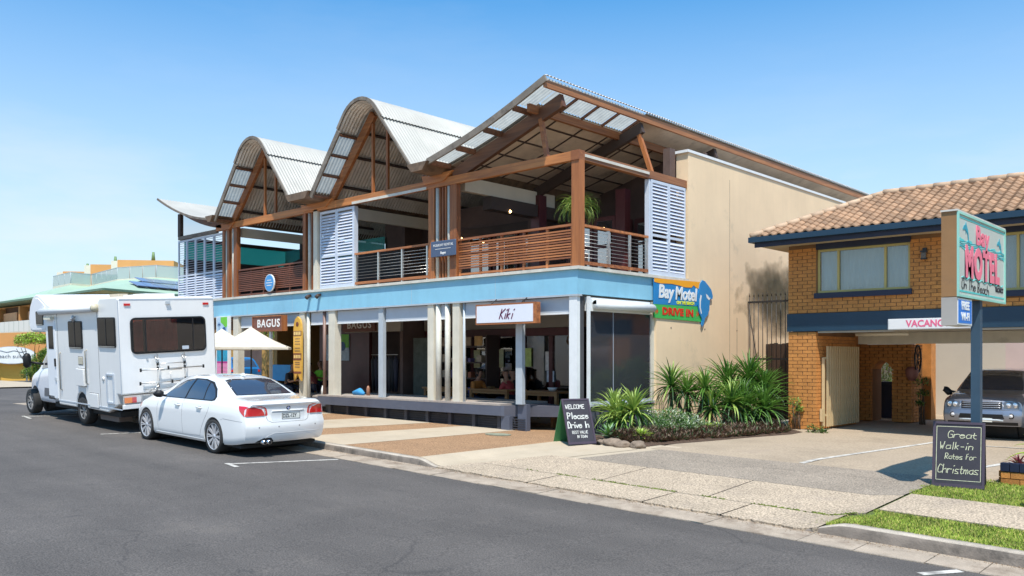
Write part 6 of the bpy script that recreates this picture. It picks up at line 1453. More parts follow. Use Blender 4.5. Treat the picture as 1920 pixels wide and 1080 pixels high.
# ---- A-frame blackboards
m_bb = M('blackboard', (.030, .026, .034), .6, var=.25, vs=3); m_chalk = M('chalk', (.62, .62, .58), .9, var=.2, vs=30); m_chalky = M('chalk_yellow', (.55, .55, .38), .9, var=.2, vs=30); m_wfrm = M('purple_black_frame', (.055, .038, .055), .5, var=.1)
def aframe(name, label, c, yaw, W, H, lean, mback):
    t = thing(name, label, 'sign', (c[0], c[1], c[2]), rot=(0, 0, yaw))
    lr = MB(); n = Vector((0, -math.cos(lean), math.sin(lean))); up = Vector((0, math.sin(lean), math.cos(lean)))
    def board(sgn, nm, mat):
        uu = Vector((0, sgn * math.sin(lean), math.cos(lean))); base = Vector((0, -sgn * math.sin(lean) * H, 0)) if sgn > 0 else Vector((0, math.sin(lean) * H, 0))
        nn = Vector((0, -sgn * math.cos(lean), math.sin(lean)))
        return uu, base, nn
    uu, base, nn = board(1, '', None)
    def slabp(x0, x1, h0, h1, d0, d1, nm, mat, u=uu, b=base, nrm=nn):
        vs = [Vector((x, 0, 0)) + b + u * h + nrm * d for d in (d0, d1) for h in (h0, h1) for x in (x0, x1)]
        return MB().add(vs, [(0, 1, 3, 2), (4, 6, 7, 5), (0, 4, 5, 1), (2, 3, 7, 6), (0, 2, 6, 4), (1, 5, 7, 3)]).build(nm, mat, t, local=True)
    slabp(-W / 2 + .035, W / 2 - .035, .05, H - .035, -.012, .004, 'board', m_bb)
    for a in ((-W / 2, -W / 2 + .035, 0, H), (W / 2 - .035, W / 2, 0, H), (-W / 2 + .035, W / 2 - .035, H - .035, H), (-W / 2 + .035, W / 2 - .035, .0, .05)): slabp(a[0], a[1], a[2], a[3], -.018, .014, 'frame', m_wfrm)
    u2 = Vector((0, -math.sin(lean), math.cos(lean))); b2 = Vector((0, math.sin(lean) * H, 0)); n2 = Vector((0, math.cos(lean), math.sin(lean)))
    slabp(-W / 2, W / 2, 0, H - .02, -.012, .012, 'rear_board', mback, u2, b2, n2)
    return t, uu, base, nn
t, uu, base, nn = aframe('blackboard_sign', 'black chalkboard sandwich sign on the grass in front of the sign post, with yellow chalk', (-3.63, 13.27, .0), R(10), .66, .93, R(11), m_bb)
def wr(s, x, h, ht, m, w, sq=.8, sl=.15, jit=.3, tt=None, U=None, Bs=None, Nn=None):
    return chalk(s, ht, t if tt is None else tt, m, (Bs or base) + Vector((x, 0, 0)) + (U or uu) * h + (Nn or nn) * .006, (1, 0, 0), (U or uu), w=w, slant=sl, jit=jit, squash=sq, depth=.002)
wr('Great', -.14, .70, .10, m_chalky, .009, .92); wr('Walk-in', -.24, .54, .10, m_chalky, .009, .82); wr('Rates for', -.17, .40, .08, m_chalky, .008, .68); wr('Christmas', -.26, .20, .115, m_chalky, .009, .62)
for (a, b, c_, d) in ((-.28, .10, .28, .10), (.28, .10, .28, .86), (.28, .86, -.28, .86), (-.28, .86, -.28, .10)):
    p = base + Vector((a, 0, 0)) + uu * b + nn * .006; q = base + Vector((c_, 0, 0)) + uu * d + nn * .006; MB().beam(p, q, .007, .002, up=nn).build('chalk_border', m_chalky, t, local=True)
t, uu, base, nn = aframe('blackboard_sign', 'black sandwich board with white chalk welcome lettering beside the garden bed', (-10.87, 13.58, .10), R(66), .62, .95, R(21), M('board_back_green', (.05, .20, .07), .6, var=.2))
wr('WELCOME', -.25, .74, .085, m_chalk, .014, .82, .05, .2); wr('Please', -.24, .53, .125, m_chalk, .019, .80, .05, .15); wr('Drive In', -.26, .34, .125, m_chalk, .020, .66, .05, .15); wr('BEST VALUE', -.19, .22, .055, m_chalk, .008, .78, .05, .2); wr('IN TOWN', -.10, .13, .055, m_chalk, .008, .78, .05, .2)
# ================================================================= PLANTS
def leafmat(name, c, c2=None):
    m = translucent(name, c, .45, .25); return m
m_l1 = leafmat('leaf_green', (.105, .235, .035)); m_l2 = leafmat('leaf_bright', (.34, .46, .10)); m_l3 = leafmat('leaf_dark', (.04, .10, .028)); m_ldry = leafmat('leaf_dry', (.26, .17, .07))
m_lime = leafmat('leaf_lime', (.44, .62, .08)); m_aga = leafmat('leaf_blue_green', (.20, .34, .19)); m_bro = leafmat('leaf_bronze', (.10, .05, .033)); m_bro2 = leafmat('leaf_bronze_light', (.22, .14, .085)); m_white_l = leafmat('leaf_white_edge', (.72, .76, .62)); m_grey_l = leafmat('leaf_grey_green', (.20, .32, .12)); m_burg = leafmat('leaf_burgundy', (.22, .045, .055))
m_trunk = M('rough_trunk', (.14, .09, .055), .95, var=.3, vs=20, bump=.6, bs=40)
rp = random.Random(21)
def sword(mb, c, az, el, L_, w, droop, seg=6, fold=.35, mat=None):
    """one strap leaf: V-folded tapering strip that bends down along its length"""
    if mat: mb.mat(mat)
    p = Vector(c); h = Vector((math.cos(az), math.sin(az), 0)); side = Vector((-math.sin(az), math.cos(az), 0)); e = el; vs = []
    for i in range(seg + 1):
        t = i / seg; ww = w * (1 - t) ** .6 * (.55 + 1.3 * t if t < .35 else 1.0) if i < seg else .0008
        d = h * math.cos(e) + Vector((0, 0, 1)) * math.sin(e); nrm = side.cross(d)
        vs += [p - side * ww / 2 + nrm * ww * fold * -1, p, p + side * ww / 2 + nrm * ww * fold * -1]
        p = p + d * (L_ / seg); e -= droop / seg * (1 + t)
    mb.add(vs, [(3 * i + a, 3 * i + a + 1, 3 * i + 4 + a, 3 * i + 3 + a) for i in range(seg) for a in (0, 1)], True)
def head(parent, c, n, L_, w, mats, up0=88, up1=-35, droop=.55, name='leaf_crown', skirt=0, tilt=(0, 0)):
    mb = MB()
    for i in range(n):
        t = i / n; el = R(up0 + (up1 - up0) * t ** 1.1) + rp.gauss(0, .12); az = i * 2.399 + rp.gauss(0, .15)
        m = mats[0] if t < .25 else mats[1] if t < .75 else mats[2]
        if rp.random() < .25: m = rp.choice(mats)
        o = Vector(c) + Vector((math.cos(az), math.sin(az), 0)) * .03 + Vector((0, 0, .10 * (1 - t)))
        sword(mb, o, az, el, L_ * rp.uniform(.75, 1.08) * (1 if t > .15 else .8), w * rp.uniform(.8, 1.15), droop * rp.uniform(.5, 1.5) + (.3 if t > .7 else 0), mat=m)
    for i in range(skirt):
        sword(mb, Vector(c) - Vector((0, 0, rp.uniform(.02, .25))), rp.uniform(0, 6.28), R(rp.uniform(-85, -50)), L_ * rp.uniform(.5, .8), w * .8, .1, 4, mat=m_ldry if rp.random() < .5 else m_l3)
    return tag(mb.build(name, None, parent), kind='stuff')
def yucca(label, base_, heads, mats=(m_l2, m_l1, m_l3), w=.045, grp='strap-leaved plants in the garden bed'):
    b = Vector((base_[0], base_[1], zbk(base_[0]))); t = thing('yucca', label, 'plant', b, group=grp)
    for (x, y, z, L_, n) in heads:
        m_ = (b + Vector((x, y, z))) / 2; m_ += Vector((rp.uniform(-.06, .06), rp.uniform(-.06, .06), -.05))
        MB().tube([b + Vector((rp.uniform(-.05, .05), rp.uniform(-.05, .05), -.05)), m_, (x, y, z)], [.06, .045, .04], 8).build('trunk', m_trunk, t)
        head(t, (x, y, z), n, L_ * rp.uniform(.88, 1.08), w, mats, skirt=26)
    return t
yucca('spiky light green yucca in front of the clear blind, next to the welcome board', (-10.75, 15.1), [(-10.98, 15.08, .62, .66, 100), (-10.50, 15.12, .64, .68, 100), (-10.75, 14.95, .46, .6, 70)], w=.06, mats=(m_l2, m_l2, m_l1))
yucca('tall dark trunked yucca with two heads, left end of the big clump', (-10.35, 17.15), [(-10.75, 17.0, 1.12, .70, 90), (-10.4, 17.1, .98, .66, 90), (-10.05, 17.3, 1.05, .66, 90)], w=.055)
yucca('low yucca leaning over the bronze ground cover in the middle of the bed', (-9.95, 17.4), [(-9.9, 17.3, .62, .72, 95), (-9.6, 17.7, .75, .7, 90)], w=.055)
yucca('largest dark green yucca against the black steel gate', (-9.85, 19.0), [(-10.3, 18.8, 1.12, .84, 130), (-9.85, 19.0, 1.22, .88, 140), (-9.5, 19.1, 1.0, .82, 130)], mats=(m_l1, m_l1, m_l3), w=.06)
yucca('low dark green yucca at the foot of the brick pier', (-9.4, 18.5), [(-9.6, 18.2, .62, .84, 120), (-9.25, 18.6, .58, .76, 110)], mats=(m_l1, m_l1, m_l3), w=.06)
# garden bed
bed = [(-11.38, 14.35), (-10.95, 14.0), (-10.4, 13.82), (-9.75, 13.72), (-9.4, 13.95), (-9.22, 14.6), (-9.0, 15.6), (-8.75, 17.0), (-8.45, 18.3), (-8.5, 19.0), (-9.18, 19.68), (-11.38, 19.68)]
mb = MB(); k = len(bed); c_ = (-10.3, 16.5); vs = []
for r_ in range(6):
    for (x, y) in bed:
        f = r_ / 5; X_, Y_ = c_[0] + (x - c_[0]) * (1 - f), c_[1] + (y - c_[1]) * (1 - f); vs.append((X_, Y_, zs(X_, Y_) + (.012 if r_ == 0 else .05 + rp.uniform(0, .05))))
mb.add(vs, [(r_ * k + i, r_ * k + (i + 1) % k, (r_ + 1) * k + (i + 1) % k, (r_ + 1) * k + i) for r_ in range(5) for i in range(k)], True); o = mb.build('garden_bed', m_soil); o['kind'] = 'structure'
# bronze ground cover along the front edge
mb = MB(); edge = [(-10.55, 14.05), (-9.85, 13.95), (-9.50, 14.3), (-9.32, 15.0), (-9.1, 15.9), (-8.87, 17.0), (-8.62, 18.2), (-8.75, 18.9)]
def along(P, t):
    s = t * (len(P) - 1); i = min(int(s), len(P) - 2); f = s - i; return (P[i][0] * (1 - f) + P[i + 1][0] * f, P[i][1] * (1 - f) + P[i + 1][1] * f)
for i in range(1250):
    t = .16 + .84 * rp.random(); x, y = along(edge, t); off = rp.random() ** 1.2 * .75 * (.5 + .7 * min(1, t * 2)); x -= off; y += off * .15
    z = zs(x, y) + .03 + .15 * min(1, off * 3) * rp.uniform(.4, 1); 
    for q in range(9):
        sword(mb, (x, y, z), rp.uniform(0, 6.28), R(rp.uniform(15, 80)), rp.uniform(.09, .17), .038, .4, 2, mat=rp.choice((m_bro, m_bro, m_bro2, m_bro2, m_l3)))
tag(mb.build('ground_cover', None), 'low bronze and purple leaved ground cover along the front of the garden bed', 'plant', kind='stuff')
# variegated shrub
def shrub(name, label, blobs, n, mats, size, cat='shrub', grp=None, ell=1.0):
    t = thing(name, label, cat, (blobs[0][0], blobs[0][1], zbk(blobs[0][0])), group=grp); mb = MB()
    for i in range(n):
        bx_, by, bz, br = rp.choice(blobs); 
        th = rp.uniform(0, 6.28); u = rp.uniform(-.5, 1); s = math.sqrt(max(0, 1 - u * u)); rr_ = br * rp.random() ** .35
        p = Vector((bx_ + rr_ * s * math.cos(th), by + rr_ * s * math.sin(th), bz + rr_ * u * ell)); a = rp.uniform(0, 6.28)
        sword(mb, p, th + rp.gauss(0, .8), R(rp.uniform(-10, 75)), size * rp.uniform(.7, 1.3), size * .42, .5, 2, mat=rp.choice(mats))
    tag(mb.build('foliage', None, t), kind='stuff')
    mb = MB()
    for (bx_, by, bz, br) in blobs:
        for q in range(4): mb.tube([(bx_ + rp.uniform(-.05, .05), by, zbk(bx_)), (bx_ + rp.uniform(-.5, .5) * br, by + rp.uniform(-.5, .5) * br, bz + br * .4)], [.012, .006], 5)
    mb.build('stem', m_trunk, t); return t
shrub('shrub', 'low shrub with white edged leaves between the light yucca and the concrete wall', [(-10.35, 15.6, .34, .36), (-10.1, 15.95, .34, .36), (-9.95, 15.4, .26, .30), (-10.3, 16.3, .36, .36), (-9.9, 16.4, .28, .34), (-9.65, 15.9, .20, .28)], 5200, (m_grey_l, m_l1, m_l1, m_l3, m_white_l), .065)
shrub('shrub', 'small pale sprawling plant in front of the trunked yucca', [(-9.6, 16.5, .25, .2), (-9.5, 16.85, .22, .17)], 450, (m_grey_l, m_white_l, m_lime), .08)
def rosette(name, label, c, n, L_, w, mats, up0=80, up1=10, droop=.35, cat='plant'):
    t = thing(name, label, cat, (c[0], c[1], c[2]))
    for i in range(n):
        f = i / n; mb = MB(); sword(mb, c, i * 2.399, R(up0 + (up1 - up0) * f) + rp.gauss(0, .05), L_ * rp.uniform(.85, 1.1) * (.75 + .25 * f), w, droop, 6, .22, mat=rp.choice(mats)); mb.build('leaf', None, t)
    return t
rosette('agave', 'blue green agave rosette beside the welcome board', (-10.42, 14.15, zs(-10.35, 14.15) + .08), 28, .42, .095, (m_aga, m_aga, m_l1))
rosette('bromeliad', 'lime green rosette plant behind the rocks', (-9.78, 14.35, .22), 40, .30, .07, (m_lime, m_lime, m_l2)); rosette('bromeliad', 'smaller lime rosette beside the larger one, nearer the shrub', (-10.02, 14.55, .17), 26, .22, .05, (m_lime, m_l2))
# climbing weed on the pier
shrub('weed', 'small bright green weed growing at the base of the brick pier', [(-8.95, 19.55, .72, .14), (-8.85, 19.6, .55, .08)], 90, (m_l1, m_l2), .09, cat='weed'); shrub('weed', 'green weed sprawling over the concrete at the pier corner', [(-8.3, 19.1, .14, .14), (-8.1, 19.15, .12, .1)], 120, (m_l1, m_l3), .08, cat='weed')
# rocks
m_rock = M('rock', (.22, .165, .12), .9, var=.3, vs=6, bump=.6, bs=20)
for i, (x, y, s, lb) in enumerate(((-10.05, 13.78, .16, 'flat brown rock nearest the welcome board'), (-9.78, 13.72, .13, 'round brown rock between the two neighbours at the bed corner'), (-9.50, 13.82, .15, 'brown rock at the corner of the bed by the driveway'), (-10.38, 13.88, .10, 'small brown rock under the agave'))):
    bm = bmesh.new(); bmesh.ops.create_icosphere(bm, subdivisions=3, radius=1)
    from mathutils import noise as mn
    for v in bm.verts: f = 1 + .28 * mn.noise(v.co * 1.6 + Vector((i * 7, 0, 0))); v.co = Vector((v.co.x * s * 1.35 * f, v.co.y * s * f, v.co.z * s * .62 * f))
    me = bpy.data.meshes.new('rock'); bm.to_mesh(me); bm.free(); me.materials.append(m_rock)
    for p in me.polygons: p.use_smooth = True
    o = bpy.data.objects.new('rock', me); col.objects.link(o); o.location = (x, y, zs(x, y) + s * .30); o.rotation_euler.z = i * 1.3; tag(o, lb, 'rock', 'rocks edging the garden bed')
# leaf litter on the bed
mb = MB().mat(m_ldry)
for i in range(500):
    x, y = along(edge, rp.random()); x += rp.uniform(-.25, .10); y += rp.uniform(-.2, .05); z = zs(x, y) + .022; a = rp.uniform(0, 6.28); s = rp.uniform(.01, .03)
    mb.add([(x, y, z), (x + s * math.cos(a), y + s * math.sin(a), z + .004), (x + s * math.cos(a + 1), y + s * math.sin(a + 1), z + .002)], [(0, 1, 2)])
tag(mb.build('leaf_litter', None), 'dry brown leaf litter along the edge of the garden bed', 'leaf litter', kind='stuff')
# potted ponytail palm on the balcony
pp = thing('ponytail_palm', 'potted ponytail palm with long arching leaves behind the balcony corner post', 'plant', (-12.16, 15.3, 3.78))
MB().tube([(-12.16, 15.3, 3.78), (-12.16, 15.3, 3.95), (-12.16, 15.3, 4.18)], [.16, .22, .24], 14).build('pot', m_batten, pp); MB().tube([(-12.16, 15.3, 4.15), (-12.18, 15.28, 4.6), (-12.16, 15.3, 5.12)], [.08, .05, .04], 8).build('trunk', m_trunk, pp)
mb = MB()
for i in range(170): sword(mb, (-12.16, 15.3, 5.12), rp.uniform(0, 6.28), R(rp.uniform(25, 88)), rp.uniform(.55, .85), .018, rp.uniform(1.6, 2.6), 8, mat=rp.choice((m_l2, m_l2, m_l1)))
tag(mb.build('foliage', None, pp), kind='stuff')
# brick planter on the right edge
pl = thing('brick_planter', 'low brick planter with a dark blue capping course at the right edge', 'planter', (-3.2, 13.85, 0))
bx('brick_backing', -3.22, -.5, 13.86, 14.9, -.05, .20, m_mort, pl)
for r_ in range(2):
    for i in range(11):
        x = -3.22 + i * .245 - (.12 if r_ else 0); a = max(x, -3.22); b = x + .235; piece('brick', (round(b - a, 3), .11, .085), ((a + b) / 2, 13.85, .05 + r_ * .097), m_brick, pl)
for r_ in range(2):
    for i in range(4): piece('brick', (.11, .235, .085), (-3.225, 13.93 + .12 + i * .245, .05 + r_ * .097), m_brick, pl)
for i in range(20): piece('capping_brick', (.115, .13, .115), (-3.17 + i * .124, 13.85, .262), m_navyd, pl)
bx('soil', -3.12, -.5, 13.92, 14.85, .20, .27, m_soil, pl)
for i, (x, y) in enumerate(((-3.05, 14.05), (-2.8, 14.1), (-2.55, 14.0), (-2.9, 14.4))): rosette('bromeliad', ('burgundy leaved bromeliad at the left end of the brick planter', 'burgundy leaved bromeliad, second along in the brick planter', 'burgundy leaved bromeliad at the cropped right end of the planter', 'burgundy leaved bromeliad at the back of the brick planter')[i], (x, y, .27), 30, .26, .045, (m_burg, m_burg, m_bro2), up0=75, up1=5)
rosette('fern', 'pale green fern with arching fronds behind the burgundy plants', (-2.75, 14.65, .35), 26, .62, .12, (m_lime, m_l2), up0=80, up1=20, droop=1.0)
# vine by the cart wheel and behind the arch
shrub('climbing_plant', 'green climbing plant hanging below the cart wheel on the brick pier', [(-7.30, 23.4, 1.15, .18), (-7.25, 23.4, .85, .14), (-7.32, 23.4, .6, .10)], 240, (m_l1, m_l2, m_l3), .10, cat='plant'); shrub('bush', 'variegated bush lit by the sun behind the brick arch', [(-9.5, 26.6, 1.1, .4), (-9.3, 26.6, 1.5, .35), (-9.6, 26.7, 1.8, .3), (-9.2, 26.6, 1.0, .35)], 900, (m_white_l, m_l1, m_grey_l, m_l2), .10, cat='plant')
# cropped white and orange tub at the right edge
tb = thing('tub', 'white and orange tapered tub cropped by the right edge of the view', 'tub', (-2.45, 12.32, zs(-2.4, 12.3)))
mb = MB(); z = zs(-2.4, 12.3); mb.mat(m_wht).tube([(-2.42, 12.35, z + .12), (-2.42, 12.35, z + .24)], [.155, .19], 20); mb.mat(M('orange_red_plastic', (.65, .12, .04), .5)).tube([(-2.42, 12.35, z + .03), (-2.42, 12.35, z + .12)], [.13, .155], 20); mb.build('tub_body', None, tb)
# ================================================================= UMBRELLAS, PEOPLE, FURNITURE
m_canvas = translucent('canvas_white', (.74, .68, .56), .8, .25)
def umbrella(label, c, r_, rot, base_z):
    t = thing('patio_umbrella', label, 'umbrella', (c[0], c[1], base_z), group='patio umbrellas on the footpath')
    MB().cyl((c[0], c[1], base_z), (c[0], c[1], 2.62), .022, 10).build('pole', m_blk_s, t); MB().cyl((c[0], c[1], base_z), (c[0], c[1], base_z + .07), .28, 20).build('base', m_blk_s, t)
    mb = MB(); n = 8; cor = []
    for k in range(n):
        a = rot + k * math.pi / 4; rr_ = r_ * (1.0 if k % 2 == 0 else .76); cor.append((math.cos(a) * rr_, math.sin(a) * rr_, 2.10 - (.0 if k % 2 == 0 else -.0)))
    st = 5; vs = [(c[0], c[1], 2.70)]
    for j in range(1, st + 1):
        f = j / st
        for (x, y, z) in cor: vs.append((c[0] + x * f, c[1] + y * f, 2.70 + (z - 2.70) * f - .05 * math.sin(math.pi * f)))
    fs = [(0, 1 + k, 1 + (k + 1) % n) for k in range(n)]
    for j in range(1, st): fs += [(1 + (j - 1) * n + k, 1 + j * n + k, 1 + j * n + (k + 1) % n, 1 + (j - 1) * n + (k + 1) % n) for k in range(n)]
    mb.add(vs, fs); o = mb.build('canopy', m_canvas, t)
    mb = MB(); vs = []
    for (x, y, z) in cor: vs += [(c[0] + x, c[1] + y, z), (c[0] + x * 1.0, c[1] + y * 1.0, z - .06)]
    mb.add(vs, [(2 * k, 2 * k + 1, 2 * ((k + 1) % n) + 1, 2 * ((k + 1) % n)) for k in range(n)]); mb.build('valance', m_canvas, t)
    for (x, y, z) in cor[::2]: MB().cyl((c[0], c[1], 2.28), (c[0] + x * .96, c[1] + y * .96, z + .02), .010, 5).build('rib', m_blk_s, t)
    return t
umbrella('cream market umbrella in front of the brown letter sign', (-22.35, 13.0), 1.48, R(12), .2)
umbrella('cream market umbrella half hidden behind the motorhome', (-24.4, 13.2), 1.4, R(20), .2)
m_skin = M('skin', (.38, .20, .13), .6); m_hair = M('dark_hair', (.02, .013, .010), .7)
def skinmesh(name, joints, edges, mat, par, sub=1):
    me = bpy.data.meshes.new(name); me.from_pydata([j[0] for j in joints], edges, []); o = bpy.data.objects.new(name, me); col.objects.link(o)
    md = o.modifiers.new('s', 'SKIN'); md.use_smooth_shade = True
    if not me.skin_vertices: 
        bm = bmesh.new(); bm.from_mesh(me); bm.verts.layers.skin.verify(); bm.to_mesh(me); bm.free()
    for i, j in enumerate(joints): me.skin_vertices[0].data[i].radius = (j[1], j[1] if len(j) < 3 else j[2]); me.skin_vertices[0].data[i].use_root = (i == 0)
    sd = o.modifiers.new('d', 'SUBSURF'); sd.levels = sub; sd.render_levels = sub
    me2 = bpy.data.meshes.new_from_object(o.evaluated_get(bpy.context.evaluated_depsgraph_get())); o.modifiers.clear(); o.data = me2; me2.materials.clear(); me2.materials.append(mat)
    for p in me2.polygons: p.use_smooth = True
    o.parent = par; return o
def person(label, loc, rz, shirt, trousers=None, seat=.45, lean=.15, hair=m_hair, reach=.35, longhair=False):
    """seated figure facing local -y, feet on the floor, forearms on the table"""
    t = thing('person', label, 'person', loc, rot=(0, 0, rz)); tr = trousers or m_navyd; s = seat; l = lean
    nk = Vector((0, -l * .9, s + .56)); hd_ = nk + Vector((0, -.05, .18))
    J = [((0, 0, s + .08), .13, .11), ((0, -l * .4, s + .28), .135, .10), ((0, -l * .8, s + .47), .15, .10), (tuple(nk), .05), (tuple(nk + Vector((0, -.02, .07))), .055), (tuple(hd_), .085, .10), (tuple(hd_ + Vector((0, .0, .09))), .07, .08)]
    E_ = [(0, 1), (1, 2), (2, 3), (3, 4), (4, 5), (5, 6)]
    for sx in (-1, 1):
        b = len(J); J += [((sx * .17, -l * .8, s + .46), .06), ((sx * .23, -l * .8 - .10, s + .22), .042), ((sx * .15, -l - reach + .05, s + .27), .032), ((sx * .12, -l - reach - .06, s + .28), .03)]; E_ += [(2, b), (b, b + 1), (b + 1, b + 2), (b + 2, b + 3)]
        for q, dx in enumerate((-.03, -.01, .01, .03)): k = len(J); J.append(((sx * .12 + dx, -l - reach - .13 + .008 * q, s + .275), .009)); E_.append((b + 3, k))
        k = len(J); J.append(((sx * .12 - sx * .05, -l - reach - .07, s + .29), .010)); E_.append((b + 3, k))
        b = len(J); J += [((sx * .10, -.02, s + .06), .09), ((sx * .12, -.42, s + .04), .065), ((sx * .12, -.40, .10), .042), ((sx * .12, -.52, .05), .035)]; E_ += [(0, b), (b, b + 1), (b + 1, b + 2), (b + 2, b + 3)]
    skinmesh('body', J, E_, m_skin, t)
    S = [((0, 0, s + .05), .15, .125), ((0, -l * .4, s + .28), .155, .115), ((0, -l * .8, s + .47), .165, .115), ((0, -l * .88, s + .53), .08)]; SE = [(0, 1), (1, 2), (2, 3)]
    for sx in (-1, 1): b = len(S); S += [((sx * .17, -l * .8, s + .46), .075), ((sx * .225, -l * .8 - .08, s + .26), .058)]; SE += [(2, b), (b, b + 1)]
    skinmesh('shirt', S, SE, shirt, t)
    P = [((0, 0, s + .08), .15, .12)]; PE = []
    for sx in (-1, 1): b = len(P); P += [((sx * .10, -.02, s + .06), .10), ((sx * .12, -.42, s + .04), .078), ((sx * .12, -.40, .14), .055)]; PE += [(0, b), (b, b + 1), (b + 1, b + 2)]
    skinmesh('trousers', P, PE, tr, t)
    H_ = [(tuple(hd_ + Vector((0, .035, .02))), .09, .10), (tuple(hd_ + Vector((0, .02, .10))), .085, .09)]
    if longhair: H_.append((tuple(hd_ + Vector((0, .07, -.12))), .07, .06)); 
    skinmesh('hair', H_, [(0, 1)] + ([(0, 2)] if longhair else []), hair, t)
    f = MB(); ey = hd_ + Vector((0, -.095, .01))
    for sx in (-1, 1): f.cyl(ey + Vector((sx * .032, .006, 0)), ey + Vector((sx * .032, -.006, 0)), .009, 8)
    f.build('eyes', m_ink, t, local=True); MB().tube([ey + Vector((0, .0, 0)), ey + Vector((0, -.022, -.03)), ey + Vector((0, .0, -.04))], [.008, .014, .012], 6).build('nose', m_skin, t, local=True); MB().beam(ey + Vector((-.022, .003, -.065)), ey + Vector((.022, .003, -.065)), .008, .008).build('mouth', M('lip', (.25, .07, .06), .6), t, local=True)
    for sx in (-1, 1): MB().tube([hd_ + Vector((sx * .088, .01, .02)), hd_ + Vector((sx * .095, .015, -.03))], .016, 6).build('ear', m_skin, t, local=True)
    return t
m_red_s = M('red_shirt', (.40, .05, .05), .8); m_org_s = M('orange_brown_shirt', (.42, .16, .03), .8); m_blk_sh = M('black_shirt', (.03, .03, .035), .8); m_grn_s = M('lime_green_shirt', (.20, .62, .04), .8); m_tank = M('maroon_shirt', (.22, .05, .05), .8)
person('diner in a red shirt leaning over the timber table behind the deck', (-15.75, 16.95, .2), R(-90) + R(8), m_red_s, lean=.18)
person('diner in an orange brown shirt facing the red shirt across the table', (-17.15, 16.85, .2), R(90), m_org_s, lean=.26, longhair=True)
person('dark haired diner in a black shirt beside the red shirt', (-15.95, 17.45, .2), R(-90), m_blk_sh, lean=.22)
person('diner in a lime green shirt near the palm poster', (-24.9, 17.2, .2), R(20), m_grn_s, lean=.1, seat=.65)
person('diner in a maroon top behind the yellow surfboard sign', (-23.4, 15.9, .2), R(-60), m_tank, lean=.2, seat=.6)
person('bare armed diner in a dark top left of the yellow surfboard sign', (-24.6, 15.6, .2), R(100), m_blk_sh, lean=.3, seat=.6)
m_tbl = wood('pale_timber_table', (.42, .21, .075), (.26, .12, .04), axis=0)
def table(label, x0, x1, y0, y1, z=.2, h=.76, name='dining_table', cat='table'):
    t = thing(name, label, cat, ((x0 + x1) / 2, (y0 + y1) / 2, z)); bx('table_top', x0, x1, y0, y1, z + h - .045, z + h, m_tbl, t)
    for x in (x0 + .04, x1 - .12):
        for y in (y0 + .04, y1 - .12): bx('leg', x, x + .08, y, y + .08, z, z + h - .05, m_tbl, t)
    bx('rail', x0 + .1, x1 - .1, y0 + .05, y0 + .08, z + h - .12, z + h - .05, m_tbl, t); return t
table('timber table with the red shirted diner, behind the deck', -17.0, -15.5, 16.5, 17.3)
table('empty timber table right of the red shirted diner', -14.9, -13.7, 16.4, 17.1)
table('empty timber table at the left end of the glazed room', -18.9, -17.7, 16.5, 17.2)
table('orange timber bar table behind the clear side blind', -12.0, -11.60, 15.7, 17.15, .12, 1.36, 'bar_table')
def bench(label, x0, x1, y0, y1, z=.2, h=.45):
    t = thing('bench', label, 'bench', ((x0 + x1) / 2, (y0 + y1) / 2, z)); bx('seat', x0, x1, y0, y1, z + h - .04, z + h, m_tbl, t)
    for x in (x0 + .05, x1 - .11): bx('leg', x, x + .06, y0 + .03, y1 - .03, z, z + h - .04, m_tbl, t)
bench('low timber bench in the doorway between the deck and the corner column', -13.3, -11.9, 15.6, 15.95, .14); 
for (x, y, lb) in ((-15.75, 17.0, 'timber stool under the red shirted diner'), (-17.2, 16.85, 'timber stool under the orange shirted diner'), (-15.9, 17.55, 'timber stool under the black shirted diner')):
    t = thing('stool', lb, 'stool', (x, y, .2)); bx('seat', x - .18, x + .18, y - .18, y + .18, .60, .65, m_tbl, t)
    for dx in (-.15, .11):
        for dy in (-.15, .11): bx('leg', x + dx, x + dx + .04, y + dy, y + dy + .04, .2, .60, m_tbl, t)
bw_ = thing('bowl', 'white bowl on the empty timber table right of the red shirted diner', 'bowl', (-13.9, 16.7, .96)); MB().tube([(-14.1, 16.7, .962), (-14.1, 16.7, 1.0), (-14.1, 16.7, 1.05)], [.06, .10, .13], 16).build('bowl_body', m_wht, bw_)
# shelves and bits in the dark shop bay
sh = thing('shelf_rack', 'dark wall rack with shelves of small goods in the shaded shop bay', 'shelf', (-17.7, 17.3, .2)); m_shf = M('dark_shelf', (.055, .035, .03), .6)
for x in (-18.9, -16.9): bx('upright', x, x + .06, 17.1, 17.6, .2, 2.45, m_shf, sh)
for z in (.75, 1.2, 1.65, 2.1): bx('shelf', -18.84, -16.9, 17.1, 17.6, z, z + .04, m_shf, sh)
for i in range(16):
    z = (.79, 1.24, 1.69)[i % 3]; x = -18.7 + (i // 3) * .36; c_ = rp.choice(((.30, .10, .05), (.35, .28, .2), (.10, .08, .2), (.28, .18, .08)))
    o = bx('goods', x, x + rp.uniform(.10, .22), 17.12, 17.3, z, z + rp.uniform(.08, .22), M('goods_%d' % (int(c_[0] * 100)), c_, .6), sh)
tag(bx('framed_sign', -17.25, -16.95, 17.02, 17.05, 2.15, 2.42, M('ochre_print', (.42, .24, .08), .6, var=.3, vs=9)), 'small framed ochre picture above the dark shelf rack', 'picture'); tag(bx('name_board', -18.6, -17.4, 17.02, 17.05, 2.15, 2.40, M('driftwood_board', (.25, .18, .12), .7, var=.4, vs=5)), 'weathered board leaning above the shelf rack', 'board')
mn_ = thing('menu_board', 'tall grey green menu board standing between the shop columns', 'board', (-19.3, 16.9, .2)); bx('board', -19.75, -19.05, 16.9, 16.94, .5, 2.40, M('grey_green_board', (.07, .085, .07), .8, var=.3, vs=4), mn_)
